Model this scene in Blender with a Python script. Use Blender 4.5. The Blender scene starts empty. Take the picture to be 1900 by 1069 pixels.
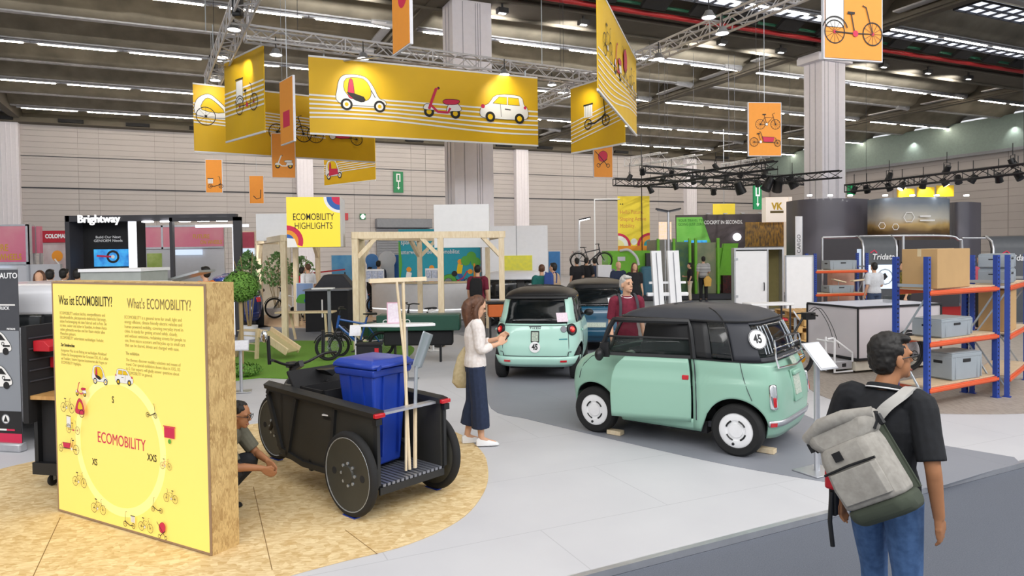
import bpy, bmesh, math, random
from mathutils import Vector, Matrix
random.seed(7)
SC = bpy.context.scene
COL = SC.collection
PI = math.pi

# ---------------------------------------------------------------- camera
F, EYE = 1300.0, 2.15
PX0, PY0 = 950.0, 500.0
PITCH = math.atan(32 / 1300.0)
ROLL = 0.0132
cam_d = bpy.data.cameras.new('camera')
cam = bpy.data.objects.new('camera', cam_d)
COL.objects.link(cam)
cam_d.sensor_width = 36.0
cam_d.lens = 36.0 * F / 1900.0
cam_d.shift_y = (PY0 - 534.5) / 1900.0
cam_d.clip_end = 300
cam.matrix_world = (Matrix.Translation((0, 0, EYE)) @ Matrix.Rotation(PI / 2 - PITCH, 4, 'X')
                    @ Matrix.Rotation(-ROLL, 4, 'Z'))
SC.camera = cam
CAM_R = cam.matrix_world.to_3x3()

def ray(px, py):
    return CAM_R @ Vector(((px - PX0) / F, -(py - PY0) / F, -1.0))
def G(px, py, z=0.0):
    """floor point seen at a pixel of the photograph"""
    d = ray(px, py)
    return Vector((0, 0, EYE)) + d * ((z - EYE) / d.z)
def P(px, py, Y):
    """point at distance Y (metres ahead) seen at a pixel"""
    d = ray(px, py)
    return Vector((0, 0, EYE)) + d * (Y / d.y)
def pix(p):
    q = CAM_R.transposed() @ (Vector(p) - Vector((0, 0, EYE)))
    return (PX0 + F * q.x / -q.z, PY0 - F * q.y / -q.z)
HA = math.radians(24.5)                      # direction of the hall's long axis
HU = Vector((math.cos(HA), math.sin(HA), 0)); HV = Vector((-math.sin(HA), math.cos(HA), 0))
def hall(u, v, z=0.0):
    return HU * u + HV * v + Vector((0, 0, z))
def uv(p):
    return p.x * HU.x + p.y * HU.y, p.x * HV.x + p.y * HV.y

# ---------------------------------------------------------------- world and exposure
SC.view_settings.view_transform = 'Standard'
SC.view_settings.look = 'None'
SC.view_settings.gamma = 1
SC.view_settings.use_curve_mapping = False
SC.view_settings.exposure = 0.0
w = bpy.data.worlds.new('world'); SC.world = w; w.use_nodes = True
w.node_tree.nodes['Background'].inputs[0].default_value = (0.95, 0.97, 1.0, 1)
w.node_tree.nodes['Background'].inputs[1].default_value = 0.85

def area_light(name, loc, sx, sy, power, col=(1, 1, 1), rot=(0, 0, 0)):
    l = bpy.data.lights.new(name, 'AREA'); l.shape = 'RECTANGLE'; l.size = sx; l.size_y = sy
    l.energy = power; l.color = col
    o = bpy.data.objects.new(name, l); COL.objects.link(o); o.location = loc; o.rotation_euler = rot
    return o
def spot_light(name, loc, target, power, ang=60, blend=.6, col=(1, .97, .9), size=.05):
    l = bpy.data.lights.new(name, 'SPOT'); l.energy = power; l.color = col
    l.spot_size = math.radians(ang); l.spot_blend = blend; l.shadow_soft_size = size
    o = bpy.data.objects.new(name, l); COL.objects.link(o); o.location = loc
    o.rotation_euler = (Vector(target) - Vector(loc)).to_track_quat('-Z', 'Y').to_euler()
    return o
# daylight through the glazed roof strips above the near aisle
for _u, _v in ((-9, 4), (0, 4), (9, 4), (0, 10.5), (10, 10.5), (-9, 10.5), (20, 10.5), (20, 4)):
    area_light('roof_glazing_light', hall(_u, _v, 9.0), 9, 2.0, 130, (1, .985, .96), (0, 0, HA))
# unseen fill lamps added behind the viewer, tilted to brighten upright surfaces
for _u in (-26, -12, 2, 16, 30):
    area_light('hall_fill_light', hall(_u, -4, 10.5), 12, 3.0, 900, (1, .985, .965), (math.radians(62), 0, HA))

# ---------------------------------------------------------------- materials
_mats = {}
def lin(h):
    h = h.lstrip('#'); o = []
    for i in (0, 2, 4):
        c = int(h[i:i + 2], 16) / 255
        o.append(c / 12.92 if c <= .04045 else ((c + .055) / 1.055) ** 2.4)
    return (*o, 1)
def mat(name, col='808080', rough=.5, metal=0., var=.06, scale=8., bump=0., emit=0., coat=0., alpha=1., trans=0., kind=None, col2=None, stretch=(1, 1, 1)):
    key = name
    if key in _mats: return _mats[key]
    m = bpy.data.materials.new(name); m.use_nodes = True; _mats[key] = m
    nt = m.node_tree; N = nt.nodes; L = nt.links; b = N['Principled BSDF']
    c = lin(col)
    b.inputs['Base Color'].default_value = c
    b.inputs['Roughness'].default_value = rough; b.inputs['Metallic'].default_value = metal
    if coat: b.inputs['Coat Weight'].default_value = coat; b.inputs['Coat Roughness'].default_value = .06
    if trans: b.inputs['Transmission Weight'].default_value = trans; b.inputs['IOR'].default_value = 1.2
    if alpha < 1: b.inputs['Alpha'].default_value = alpha
    tc = N.new('ShaderNodeTexCoord'); mp = N.new('ShaderNodeMapping'); L.new(tc.outputs['Object'], mp.inputs[0])
    mp.inputs['Scale'].default_value = stretch
    if kind == 'flakes':                                # oriented strand board
        v1 = N.new('ShaderNodeTexVoronoi'); v1.inputs['Scale'].default_value = scale
        nz = N.new('ShaderNodeTexNoise'); nz.inputs['Scale'].default_value = scale * .6
        mx = N.new('ShaderNodeMix'); mx.data_type = 'VECTOR'; mx.inputs[0].default_value = .12
        L.new(mp.outputs[0], mx.inputs[4]); L.new(nz.outputs['Color'], mx.inputs[5])
        L.new(mx.outputs[1], v1.inputs['Vector'])
        v2 = N.new('ShaderNodeTexVoronoi'); v2.inputs['Scale'].default_value = scale * 2.3
        mp2 = N.new('ShaderNodeMapping'); mp2.inputs['Scale'].default_value = (.45, 1.5, 1); mp2.inputs['Rotation'].default_value = (0, 0, .7)
        L.new(mx.outputs[1], mp2.inputs[0]); L.new(mp2.outputs[0], v2.inputs['Vector'])
        ad = N.new('ShaderNodeMix'); ad.data_type = 'RGBA'; ad.inputs[0].default_value = .5
        L.new(v1.outputs['Color'], ad.inputs[6]); L.new(v2.outputs['Color'], ad.inputs[7])
        bw = N.new('ShaderNodeRGBToBW'); L.new(ad.outputs[2], bw.inputs[0])
        rp = N.new('ShaderNodeValToRGB'); rp.color_ramp.elements[0].position = .22; rp.color_ramp.elements[1].position = .78
        rp.color_ramp.elements[0].color = lin(col2 or col); rp.color_ramp.elements[1].color = c
        L.new(bw.outputs[0], rp.inputs[0]); L.new(rp.outputs[0], b.inputs['Base Color'])
        bp = N.new('ShaderNodeBump'); bp.inputs['Strength'].default_value = .15; bp.inputs['Distance'].default_value = .002
        L.new(bw.outputs[0], bp.inputs['Height']); L.new(bp.outputs[0], b.inputs['Normal'])
        return m
    if kind == 'sky':                                    # hazy two tone sheet
        pass
    if var or col2:
        nz = N.new('ShaderNodeTexNoise'); nz.inputs['Scale'].default_value = scale; nz.inputs['Detail'].default_value = 5
        L.new(mp.outputs[0], nz.inputs['Vector'])
        rp = N.new('ShaderNodeValToRGB'); rp.color_ramp.elements[0].position = .3; rp.color_ramp.elements[1].position = .7
        c2 = lin(col2) if col2 else tuple(min(1, x * (1 + var)) for x in c[:3]) + (1,)
        c1 = c if col2 else tuple(x * (1 - var) for x in c[:3]) + (1,)
        rp.color_ramp.elements[0].color = c1; rp.color_ramp.elements[1].color = c2
        L.new(nz.outputs[0], rp.inputs[0]); L.new(rp.outputs[0], b.inputs['Base Color'])
        if emit: L.new(rp.outputs[0], b.inputs['Emission Color'])
        if bump:
            bp = N.new('ShaderNodeBump'); bp.inputs['Strength'].default_value = min(1, bump); bp.inputs['Distance'].default_value = .01
            L.new(nz.outputs[0], bp.inputs['Height']); L.new(bp.outputs[0], b.inputs['Normal'])
    if emit:
        b.inputs['Emission Color'].default_value = c; b.inputs['Emission Strength'].default_value = emit
    return m
def zgrad(name, stops, rough=.5):
    """a print whose colours change from bottom to top of the sheet"""
    m = mat(name, 'ffffff', rough, var=0); nt = m.node_tree; N = nt.nodes; L = nt.links
    tc = N.new('ShaderNodeTexCoord'); sp = N.new('ShaderNodeSeparateXYZ'); rp = N.new('ShaderNodeValToRGB'); nz = N.new('ShaderNodeTexNoise'); nz.inputs['Scale'].default_value = 3
    ad = N.new('ShaderNodeMath'); ad.operation = 'MULTIPLY_ADD'; ad.inputs[1].default_value = .25
    L.new(tc.outputs['Generated'], sp.inputs[0]); L.new(tc.outputs['Generated'], nz.inputs['Vector']); L.new(nz.outputs[0], ad.inputs[0]); L.new(sp.outputs[2], ad.inputs[2]); L.new(ad.outputs[0], rp.inputs[0])
    while len(rp.color_ramp.elements) < len(stops): rp.color_ramp.elements.new(.5)
    for e, (p, c) in zip(rp.color_ramp.elements, stops): e.position = p; e.color = lin(c)
    L.new(rp.outputs[0], N['Principled BSDF'].inputs['Base Color']); return m
def wood(name, c1, c2, rough=.6):
    return mat(name, c1, rough, col2=c2, scale=5, stretch=(6, 1.2, 1.2), bump=.05)

# ---------------------------------------------------------------- mesh collector
def rotz(a): return Matrix.Rotation(a, 3, 'Z')
def frame_to(d, up=Vector((0, 0, 1))):
    d = Vector(d).normalized(); up = Vector(up)
    if abs(d.dot(up)) > .98: up = Vector((0, 1, 0)) if abs(d.y) < .9 else Vector((1, 0, 0))
    x = up.cross(d).normalized(); y = d.cross(x)
    return Matrix((x, y, d)).transposed()
def catmull(pts, n=6, closed=False):
    pts = [Vector(p) for p in pts]; o = []; m = len(pts)
    rng = range(m if closed else m - 1)
    for i in rng:
        if closed: a, b, c, d = pts[i - 1], pts[i], pts[(i + 1) % m], pts[(i + 2) % m]
        else: a, b, c, d = pts[max(i - 1, 0)], pts[i], pts[i + 1], pts[min(i + 2, m - 1)]
        for k in range(n):
            t = k / n
            o.append(.5 * ((2 * b) + (c - a) * t + (2 * a - 5 * b + 4 * c - d) * t * t + (3 * b - a - 3 * c + d) * t ** 3))
    if not closed: o.append(pts[-1])
    return o
class MB:
    def __init__(s): s.v = []; s.f = []; s.mi = []; s.slot = 0
    def add(s, vs, fs):
        n = len(s.v); s.v += [tuple(v) for v in vs]
        for f in fs: s.f.append(tuple(i + n for i in f)); s.mi.append(s.slot)
        return s
    def box(s, c, d, r=0.):
        c = Vector(c); R = r if isinstance(r, Matrix) else rotz(r)
        x, y, z = d[0] / 2, d[1] / 2, d[2] / 2
        vs = [c + R @ Vector(q) for q in ((-x, -y, -z), (x, -y, -z), (x, y, -z), (-x, y, -z), (-x, -y, z), (x, -y, z), (x, y, z), (-x, y, z))]
        return s.add(vs, [(0, 3, 2, 1), (4, 5, 6, 7), (0, 1, 5, 4), (1, 2, 6, 5), (2, 3, 7, 6), (3, 0, 4, 7)])
    def zbox(s, x0, x1, y0, y1, z0, z1):
        return s.box(((x0 + x1) / 2, (y0 + y1) / 2, (z0 + z1) / 2), (x1 - x0, y1 - y0, z1 - z0))
    def bar(s, p, q, w, h=None, up=(0, 0, 1)):
        p, q = Vector(p), Vector(q); h = h or w; R = frame_to(q - p, up)
        return s.box((p + q) / 2, (w, h, (q - p).length), R)
    def cyl(s, p, q, r, r2=None, n=12, cap=True):
        p, q = Vector(p), Vector(q); r2 = r if r2 is None else r2; R = frame_to(q - p)
        vs = []
        for (c, rr) in ((p, r), (q, r2)):
            for i in range(n):
                a = 2 * PI * i / n; vs.append(c + R @ Vector((math.cos(a) * rr, math.sin(a) * rr, 0)))
        fs = [(i, (i + 1) % n, n + (i + 1) % n, n + i) for i in range(n)]
        if cap: fs += [tuple(range(n - 1, -1, -1)), tuple(range(n, 2 * n))]
        return s.add(vs, fs)
    def tube(s, pts, r, n=8, closed=False, flat=None):
        """tube through points; r a number or list; flat = second radius factor"""
        pts = [Vector(p) for p in pts]; m = len(pts); rs = r if isinstance(r, (list, tuple)) else [r] * m
        vs = []; prev = None
        for i, p in enumerate(pts):
            a = pts[i - 1] if (i or closed) else p; b = pts[(i + 1) % m] if (i < m - 1 or closed) else p
            d = (b - a).normalized()
            if prev is None: R = frame_to(d); x = R.col[0]
            else:
                x = prev - d * prev.dot(d)
                x = x.normalized() if x.length > 1e-6 else frame_to(d).col[0]
            y = d.cross(x); prev = x
            for k in range(n):
                t = 2 * PI * k / n; vs.append(p + x * math.cos(t) * rs[i] + y * math.sin(t) * rs[i] * (flat or 1))
        fs = []
        for i in range(m if closed else m - 1):
            j = (i + 1) % m
            for k in range(n): fs.append((i * n + k, i * n + (k + 1) % n, j * n + (k + 1) % n, j * n + k))
        if not closed: fs += [tuple(range(n - 1, -1, -1)), tuple(range((m - 1) * n, m * n))]
        return s.add(vs, fs)
    def ring(s, c, nrm, R, r, n=32, m=8, squash=1.):
        Rm = frame_to(nrm); c = Vector(c); vs = []
        for i in range(n):
            a = 2 * PI * i / n
            for k in range(m):
                t = 2 * PI * k / m; rr = R + r * math.cos(t)
                vs.append(c + Rm @ Vector((math.cos(a) * rr, math.sin(a) * rr, r * squash * math.sin(t))))
        fs = [(i * m + k, ((i + 1) % n) * m + k, ((i + 1) % n) * m + (k + 1) % m, i * m + (k + 1) % m) for i in range(n) for k in range(m)]
        return s.add(vs, fs)
    def lathe(s, c, nrm, prof, n=24):
        """prof: (radius, height along nrm)"""
        Rm = frame_to(nrm); c = Vector(c); vs = []; m = len(prof)
        for i in range(n):
            a = 2 * PI * i / n
            for (r, h) in prof: vs.append(c + Rm @ Vector((math.cos(a) * r, math.sin(a) * r, h)))
        fs = [(i * m + k, ((i + 1) % n) * m + k, ((i + 1) % n) * m + k + 1, i * m + k + 1) for i in range(n) for k in range(m - 1)]
        return s.add(vs, fs)
    def ball(s, c, r, n=12, m=8, R=None):
        c = Vector(c); r = (r, r, r) if not hasattr(r, '__len__') else r; vs = []
        R = R or Matrix.Identity(3)
        for j in range(m + 1):
            ph = PI * j / m
            for i in range(n):
                a = 2 * PI * i / n
                vs.append(c + R @ Vector((r[0] * math.sin(ph) * math.cos(a), r[1] * math.sin(ph) * math.sin(a), -r[2] * math.cos(ph))))
        fs = [(j * n + i, j * n + (i + 1) % n, (j + 1) * n + (i + 1) % n, (j + 1) * n + i) for j in range(m) for i in range(n)]
        return s.add(vs, fs)
    def prism(s, poly, fn, depth=None, d=None):
        """poly: 2D points, fn maps (x,y)->3D, d: extrusion vector"""
        a = [Vector(fn(*p)) for p in poly]; d = Vector(d); n = len(a)
        b = [q + d for q in a]
        return s.add(a + b, [tuple(range(n - 1, -1, -1)), tuple(range(n, 2 * n))] + [(i, (i + 1) % n, n + (i + 1) % n, n + i) for i in range(n)])
    def loft(s, secs, closed=True, cap=True):
        m = len(secs[0]); vs = [p for q in secs for p in q]; fs = []
        for j in range(len(secs) - 1):
            for i in range(m if closed else m - 1):
                k = (i + 1) % m; fs.append((j * m + i, j * m + k, (j + 1) * m + k, (j + 1) * m + i))
        if cap: fs += [tuple(range(m - 1, -1, -1)), tuple(range((len(secs) - 1) * m, len(secs) * m))]
        return s.add(vs, fs)
    def build(s, name, m, parent=None, smooth=True, bevel=0, label=None, solid=0, loc=None, ang=38, kind=None):
        me = bpy.data.meshes.new(name); me.from_pydata(s.v, [], s.f)
        for mm in (m if isinstance(m, (list, tuple)) else [m]): me.materials.append(mm)
        if s.slot or any(s.mi): me.polygons.foreach_set('material_index', s.mi)
        bm = bmesh.new(); bm.from_mesh(me); bmesh.ops.recalc_face_normals(bm, faces=bm.faces); bm.to_mesh(me); bm.free()
        if smooth:
            me.polygons.foreach_set('use_smooth', [True] * len(me.polygons)); me.set_sharp_from_angle(angle=math.radians(ang))
        o = bpy.data.objects.new(name, me); COL.objects.link(o)
        if parent: o.parent = parent
        if loc is not None: o.location = loc
        if solid:
            md = o.modifiers.new('solid', 'SOLIDIFY'); md.thickness = solid; md.offset = -1
        if bevel:
            md = o.modifiers.new('bevel', 'BEVEL'); md.width = bevel; md.segments = 2; md.limit_method = 'ANGLE'; md.angle_limit = math.radians(40)
        if label: o['label'] = label
        if kind: o['kind'] = kind
        return o
def tag(o, label, cat, group=None, kind=None):
    o['label'] = label; o['category'] = cat
    if group: o['group'] = group
    if kind: o['kind'] = kind
    return o
def thing(name, label, cat, loc=(0, 0, 0), rz=0., group=None):
    o = bpy.data.objects.new(name, None); COL.objects.link(o); o.empty_display_size = .1
    o.location = loc; o.rotation_euler = (0, 0, rz)
    return tag(o, label, cat, group)
def struct(o):
    o['kind'] = 'structure'; return o
def kids(o): return list(o.children)
def dup(root, loc=None, rz=None, label=None, parent=None):
    c = root.copy(); COL.objects.link(c)
    if parent is not None: c.parent = parent
    if loc is not None: c.location = loc
    if rz is not None: c.rotation_euler = (0, 0, rz)
    if label: c['label'] = label
    for ch in kids(root): dup(ch, parent=c)
    return c
def tx(name, s, size, m, parent, loc, rot, sx=1., bold=0., align='LEFT', ext=.0008, label=None, space=1., shear=0., line=1.):
    cu = bpy.data.curves.new(name, 'FONT'); cu.body = s; cu.size = size; cu.extrude = ext; cu.offset = bold
    cu.align_x = align; cu.align_y = 'CENTER'; cu.space_character = space; cu.shear = shear; cu.resolution_u = 3; cu.space_line = line
    cu.materials.append(m)
    o = bpy.data.objects.new(name, cu); COL.objects.link(o); o.parent = parent
    o.location = loc; o.scale = (sx, 1, 1)
    o.rotation_mode = 'QUATERNION' if isinstance(rot, Matrix) else 'XYZ'
    if isinstance(rot, Matrix): o.rotation_quaternion = rot.to_quaternion()
    else: o.rotation_euler = rot
    if label: o['label'] = label
    return o
UPR = (PI / 2, 0, 0)                                     # text standing in the local xz plane, read from -y
# ================================================================ materials used everywhere
M_CONC = mat('roof_concrete', '8a8374', .9, var=.25, scale=1.3, bump=.1)
M_BEAM = mat('roof_beam', '625c51', .9, var=.12, scale=1.0)
M_TRAY = mat('cable_tray', 'a3a3a6', .5, .3, var=.2, scale=6)
M_ALU = mat('aluminium', 'c9cbd0', .35, .75)
M_STEEL = mat('galvanised_steel', 'b4bbc2', .4, .6)
M_WHITE = mat('white_paint', 'eeeef0', .5, var=.02)
M_WHITEM = mat('white_matt', 'f3f3f6', .8, var=.02)
M_BLACK = mat('black_satin', '17181b', .45, var=.1)
M_BLACKM = mat('black_matt', '1d1d20', .85, var=.1)
M_GREY = mat('grey_paint', '85888f', .6)
M_DKGREY = mat('dark_grey', '3a3b42', .7, var=.05)
M_RUB = mat('rubber', '1b1b1c', .8, var=.1)
M_CHROME = mat('chrome', 'e0e3e6', .12, 1.)
M_RED = mat('red_plastic', 'c21f2c', .4)
M_GLASS = mat('dark_glass', '0e1518', .08, var=0, alpha=.62, coat=.3)
M_GLASSC = mat('clear_glass', '2a3533', .05, var=0, alpha=.28)
M_WALL = mat('wall_cladding', 'c0bab8', .75, var=.03, scale=.6)
M_WALLJ = mat('wall_joint', '9d9592', .9)
M_COLUMN = mat('column_casing', 'f1edf3', .7, var=.02)
M_OSB = mat('osb_board', 'd6b77c', .75, col2='a98753', scale=22, kind='flakes')
M_OSBF = mat('osb_floor', 'eed7a8', .7, col2='cdab73', scale=22, kind='flakes')
M_PINE = wood('planed_pine', 'eeddbf', 'dfc9a4')
M_PLY = wood('birch_ply', 'e6d2ae', 'd9c197')
M_TUBE = mat('tube_light', 'fff1dc', .5, var=0, emit=70.)
M_LED = mat('led_white', 'ffffff', .5, var=0, emit=14.)

# ================================================================ floor
def slab(name, pts, z, m, th=.01, kind='structure'):
    b = MB(); b.prism([(p.x, p.y) for p in pts], lambda x, y: (x, y, z), d=(0, 0, -th))
    o = b.build(name, m, smooth=False); o['kind'] = kind; return o
def vinyl(name, c, joint, sx=2.0, rot=0., c2=None):
    m = mat(name, c, .55, col2=c2 or c, scale=1.2)
    nt = m.node_tree; N = nt.nodes; L = nt.links; b = N['Principled BSDF']
    tc = N.new('ShaderNodeTexCoord'); mp = N.new('ShaderNodeMapping'); mp.inputs['Rotation'].default_value = (0, 0, rot)
    br = N.new('ShaderNodeTexBrick'); br.offset = .5; br.inputs['Scale'].default_value = 1; br.inputs['Brick Width'].default_value = sx
    br.inputs['Row Height'].default_value = sx / 2; br.inputs['Mortar Size'].default_value = .004; br.inputs['Mortar'].default_value = lin(joint)
    L.new(tc.outputs['Object'], mp.inputs[0]); L.new(mp.outputs[0], br.inputs['Vector'])
    src = b.inputs['Base Color'].links[0].from_socket
    L.new(src, br.inputs['Color1']); L.new(src, br.inputs['Color2']); L.new(br.outputs['Color'], b.inputs['Base Color'])
    return m
M_CARPET = mat('aisle_carpet', '6c717c', .95, col2='5c616c', scale=120, bump=.4)
M_VINYL = vinyl('light_vinyl', 'cdcdd1', 'b6b6bb', 2.4, -HA, 'c6c6cb')
M_ROAD = vinyl('grey_vinyl', '8f929b', '84878f', 2.4, -HA, '8a8d96')
M_ROADD = mat('dark_vinyl', '6d717b', .6, var=.03)
M_OAK = wood('worn_oak_floor', 'b0a79e', '958b82')
M_LAWN = mat('artificial_lawn', '7fae3e', .95, col2='5b8c2a', scale=90, bump=.6)

struct(MB().box((8, 30, -.10), (150, 130, .1)).build('floor', M_CARPET, smooth=False))
e0, e1 = G(1070, 1069), G(1900, 856)
ed = (e1 - e0).normalized(); en = Vector((-ed.y, ed.x, 0))
q0, q1 = e0 - ed * 9, e0 + ed * 17
slab('floor', [q0, q1, q1 + en * 16, q0 + en * 16 - ed * 2], 0, M_VINYL, .05)
b = MB(); b.bar(q0 + Vector((0, 0, -.022)), q1 + Vector((0, 0, -.022)), .05, .05)
tag(b.build('floor_edge_profile', M_ALU, smooth=False), 'aluminium edge profile along the front of the raised white floor', 'floor edge')
FARF = mat('far_aisle_floor', 'b9b9bf', .6, var=.05, scale=.4)
slab('floor', [hall(-52, 25.6), hall(55, 25.6), hall(55, 55), hall(-52, 55)], -.035, FARF, .012)
slab('floor', [hall(4, 16), hall(30, 14), hall(36, 26), hall(4, 25.5)], -.03, M_ROAD, .015)
slab('floor', [hall(-40, 12), hall(-3.5, 12), hall(-3.5, 25.5), hall(-40, 25.5)], -.03, mat('pale_stand_carpet', 'b9bac2', .9), .015)
road = [(430, 640), (600, 636), (760, 630), (850, 621), (884, 648), (897, 700), (911, 758), (975, 777), (1040, 793), (1150, 819), (1300, 853), (1447, 881), (1600, 903), (1735, 906)]
road2 = [(1882, 849), (1719, 822), (1560, 797), (1420, 740), (1250, 690), (1140, 640), (1060, 612), (960, 601), (850, 597), (640, 602), (430, 610)]
slab('floor', catmull([G(*p) for p in road], 4) + [G(1898, 857) - ed * .06] + catmull([G(*p) for p in road2], 4), .004, M_ROAD, .003)
slab('floor', [G(*p) for p in ((836, 618), (862, 617), (905, 640), (905, 606), (850, 604), (838, 606))], .006, M_ROADD, .002)
oak = [(1478, 706), (1520, 733), (1580, 752), (1650, 763), (1730, 768), (1900, 768), (2050, 755)]
oak_p = catmull([G(*p) for p in oak], 4)
slab('floor', oak_p + [G(2050, 640), G(1850, 585), G(1560, 575), G(1440, 600), G(1440, 660)], .005, M_OAK, .003)
lawn = [(405, 704), (482, 702), (560, 704), (640, 702), (700, 692), (742, 674), (768, 652), (757, 642), (700, 636), (620, 634), (536, 634), (440, 640), (400, 655)]
o = slab('artificial_lawn', catmull([G(*p) for p in lawn], 4, True), .02, M_LAWN, .018)
tag(o, 'oval of green artificial lawn under the wooden pergola', 'lawn', kind='stuff')
osb = [(905, 868), (902, 905), (872, 950), (820, 985), (740, 1017), (640, 1042), (540, 1069), (400, 1110)]
osb2 = [(-260, 1110), (-200, 930), (0, 872), (110, 848), (300, 812), (450, 790), (600, 778), (760, 782), (850, 805), (893, 838)]
slab('floor', catmull([G(*p) for p in osb2 + osb], 4, True), .008, M_OSBF, .006)
for (xa, ya), (xb, yb) in (((112, 962), (60, 1075)), ((470, 905), (505, 1060)), ((640, 985), (700, 1030))):
    p, q = G(xa, ya), G(xb, yb); b = MB(); b.bar(p + Vector((0, 0, .0082)), q + Vector((0, 0, .0082)), .006, .001); struct(b.build('floor_joint', mat('joint_brown', '8a6a3c', .9), smooth=False))
wd = [(484, 604), (560, 609), (640, 606), (700, 596), (690, 582), (600, 574), (520, 577), (486, 590)]
slab('floor', catmull([G(*p) for p in wd], 4, True), .03, wood('pink_ply', 'dcc0a2', 'cfae8c'), .03)

# ================================================================ roof
_before = set(COL.objects)
U0, U1 = -36.0, 42.3
BEAMS = [-36, -21.9, -7.8, 6.3, 20.3, 34.3]
cell = [(0, 9.42), (.10, 9.42), (.42, 9.55), (.62, 9.8), (1.0, 9.98), (1.5, 10.06), (2.0, 9.98), (2.38, 9.8), (2.58, 9.55), (2.9, 9.42)]
V_ROWS = [18.8 + 3 * k for k in range(-5, 8)]
b = MB(); prof = []
for v in V_ROWS:
    prof += [(v + a, z) for a, z in cell]
prof.append((42.7, 9.42))
b.loft([[hall(U0, v, z) for v, z in prof], [hall(U1, v, z) for v, z in prof]], closed=False, cap=False)
ceil = struct(b.build('ceiling', M_CONC, ang=50))
struct(MB().box(hall(3, 23, 10.8), (90, 46, .2), HA).build('ceiling', M_CONC, smooth=False))
for u in BEAMS[1:]:
    b = MB(); b.bar(hall(u, 3.8, 9.75), hall(u, 42.5, 9.75), .34, 1.25)
    b.bar(hall(u - .22, 3.8, 9.25), hall(u - .22, 42.5, 9.25), .12, .12)
    struct(b.build('ceiling_beam', M_BEAM, smooth=False))
    m = MB()
    for v in V_ROWS[2:]:
        m.bar(hall(u - .5, v - .2, 9.36), hall(u - .5, v + 2.0, 9.36), .3, .05)
        m.cyl(hall(u - 1.1, v - .05, 9.38), hall(u - .3, v - .05, 9.36), .1, .14, 8)
    struct(m.build('ceiling_gutter', M_ALU, ceil, smooth=False))
# longitudinal girder over the columns with its pipes
gd = MB(); gd.bar(hall(U0, 18.7, 9.6), hall(U1, 18.7, 9.6), 1.1, .9); gd.bar(hall(U0, 17.9, 9.75), hall(U1, 17.9, 9.75), .5, .7)
gd.bar(hall(U0, 19.55, 9.65), hall(U1, 19.55, 9.65), .35, .6); gd.bar(hall(U0, 18.1, 9.2), hall(U1, 18.1, 9.2), .1, .1)
gd = struct(gd.build('ceiling_girder', M_BEAM, smooth=False))
MB().cyl(hall(U0, 17.55, 9.25), hall(U1, 17.55, 9.25), .075, n=10).build('pipe', mat('red_pipe', 'a8262a', .5), gd, label='red sprinkler main')
MB().cyl(hall(U0, 17.3, 9.4), hall(U1, 17.3, 9.4), .05, n=8).build('pipe', mat('green_pipe', '1e5a44', .5), gd, label='green pipe')
MB().cyl(hall(U0, 19.2, 9.12), hall(U1, 19.2, 9.12), .06, n=8).build('pipe', M_BEAM, gd)
vt = MB().box((0, 0, 0), (.85, .55, .12)); 
vm = vt.build('vent', M_BLACKM, gd, smooth=False, loc=hall(-12, 16.95, 9.42)); vm.rotation_euler = (-.5, 0, HA)
for k in range(1, 30):
    c = vm.copy(); COL.objects.link(c); c.location = hall(-12 + 1.75 * k, 16.95, 9.42)
# cable trays under every rib
for i, v in enumerate(V_ROWS[2:]):
    t = MB(); t.bar(hall(U0, v + .05, 9.39), hall(U1, v + .05, 9.39), .22, .05)
    for k in range(150):
        u = -20 + k * .42
        t.bar(hall(u, v + .05, 9.43), hall(u + .16 + .08 * math.sin(k * 7), v + .07, 9.45), .1, .05)
    struct(t.build('ceiling_cable_tray', M_TRAY, ceil, smooth=False))
# tube lights in rows
base = thing('strip_light', '', 'light', hall(0, 0, 9.28), HA)
MB().box((0, 0, .02), (2.66, .14, .05)).build('housing', M_GREY, base, smooth=False)
MB().box((0, 0, -.025), (2.26, .034, .025)).build('tube', M_TUBE, base, smooth=False)
first = True; _cnt = {}
ORD = 'leftmost second third fourth fifth sixth seventh eighth ninth tenth eleventh twelfth thirteenth fourteenth fifteenth sixteenth seventeenth eighteenth nineteenth twentieth'.split() + ['next'] * 20
rowname = {15.8: 'in front of the columns', 21.8: 'just behind the columns', 27.8: 'midway to the back wall', 33.8: 'second before the back wall', 39.8: 'nearest the back wall'}
for v in (15.8, 21.8, 27.8, 33.8, 39.8):
    for bi, u0 in enumerate(BEAMS[1:]):
        for k in range(5):
            u = u0 + 1.75 + 2.68 * k
            if u > 41.5: continue
            p = hall(u, v, 9.28); 
            if v < 20 and (u < 10): continue
            x, y = pix(p)
            if x < -60 or x > 1960 or y < -40: continue
            o = base if first else dup(base, p)
            if first: o.location = p; first = False
            _n = _cnt[v] = _cnt.get(v, -1) + 1
            o['label'] = ORD[_n] + ' visible strip light from the left in the ceiling row ' + rowname[v]; o['group'] = 'strip lights ' + rowname[v]
# glazed roof strips right of centre
M_SKY = mat('skylight_glazing', 'e9f0ff', .3, var=.05, emit=1.15)
for (u0, u1, v, nm) in ((13, 19.8, 16.2, 'above the front of the truss'), (21.5, 33.8, 16.35, 'nearer the girder, at the upper right'), (21.5, 33.8, 13.7, 'farther from the girder, at the top right')):
    o = MB().zbox(u0, u1, v - .42, v + .42, 9.47, 9.49).build('skylight', M_SKY, smooth=False); o.rotation_euler = (0, 0, HA)
    o['kind'] = 'structure'
    g = MB(); n = int((u1 - u0) / .55)
    for k in range(n + 1): x = u0 + (u1 - u0) * k / n; g.zbox(x - .02, x + .02, v - .44, v + .44, 9.41, 9.47)
    for dv in (-.43, 0, .43): g.zbox(u0, u1, v + dv - .02, v + dv + .02, 9.41, 9.47)
    g.build('skylight_grid', M_DKGREY, o, smooth=False)
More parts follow.
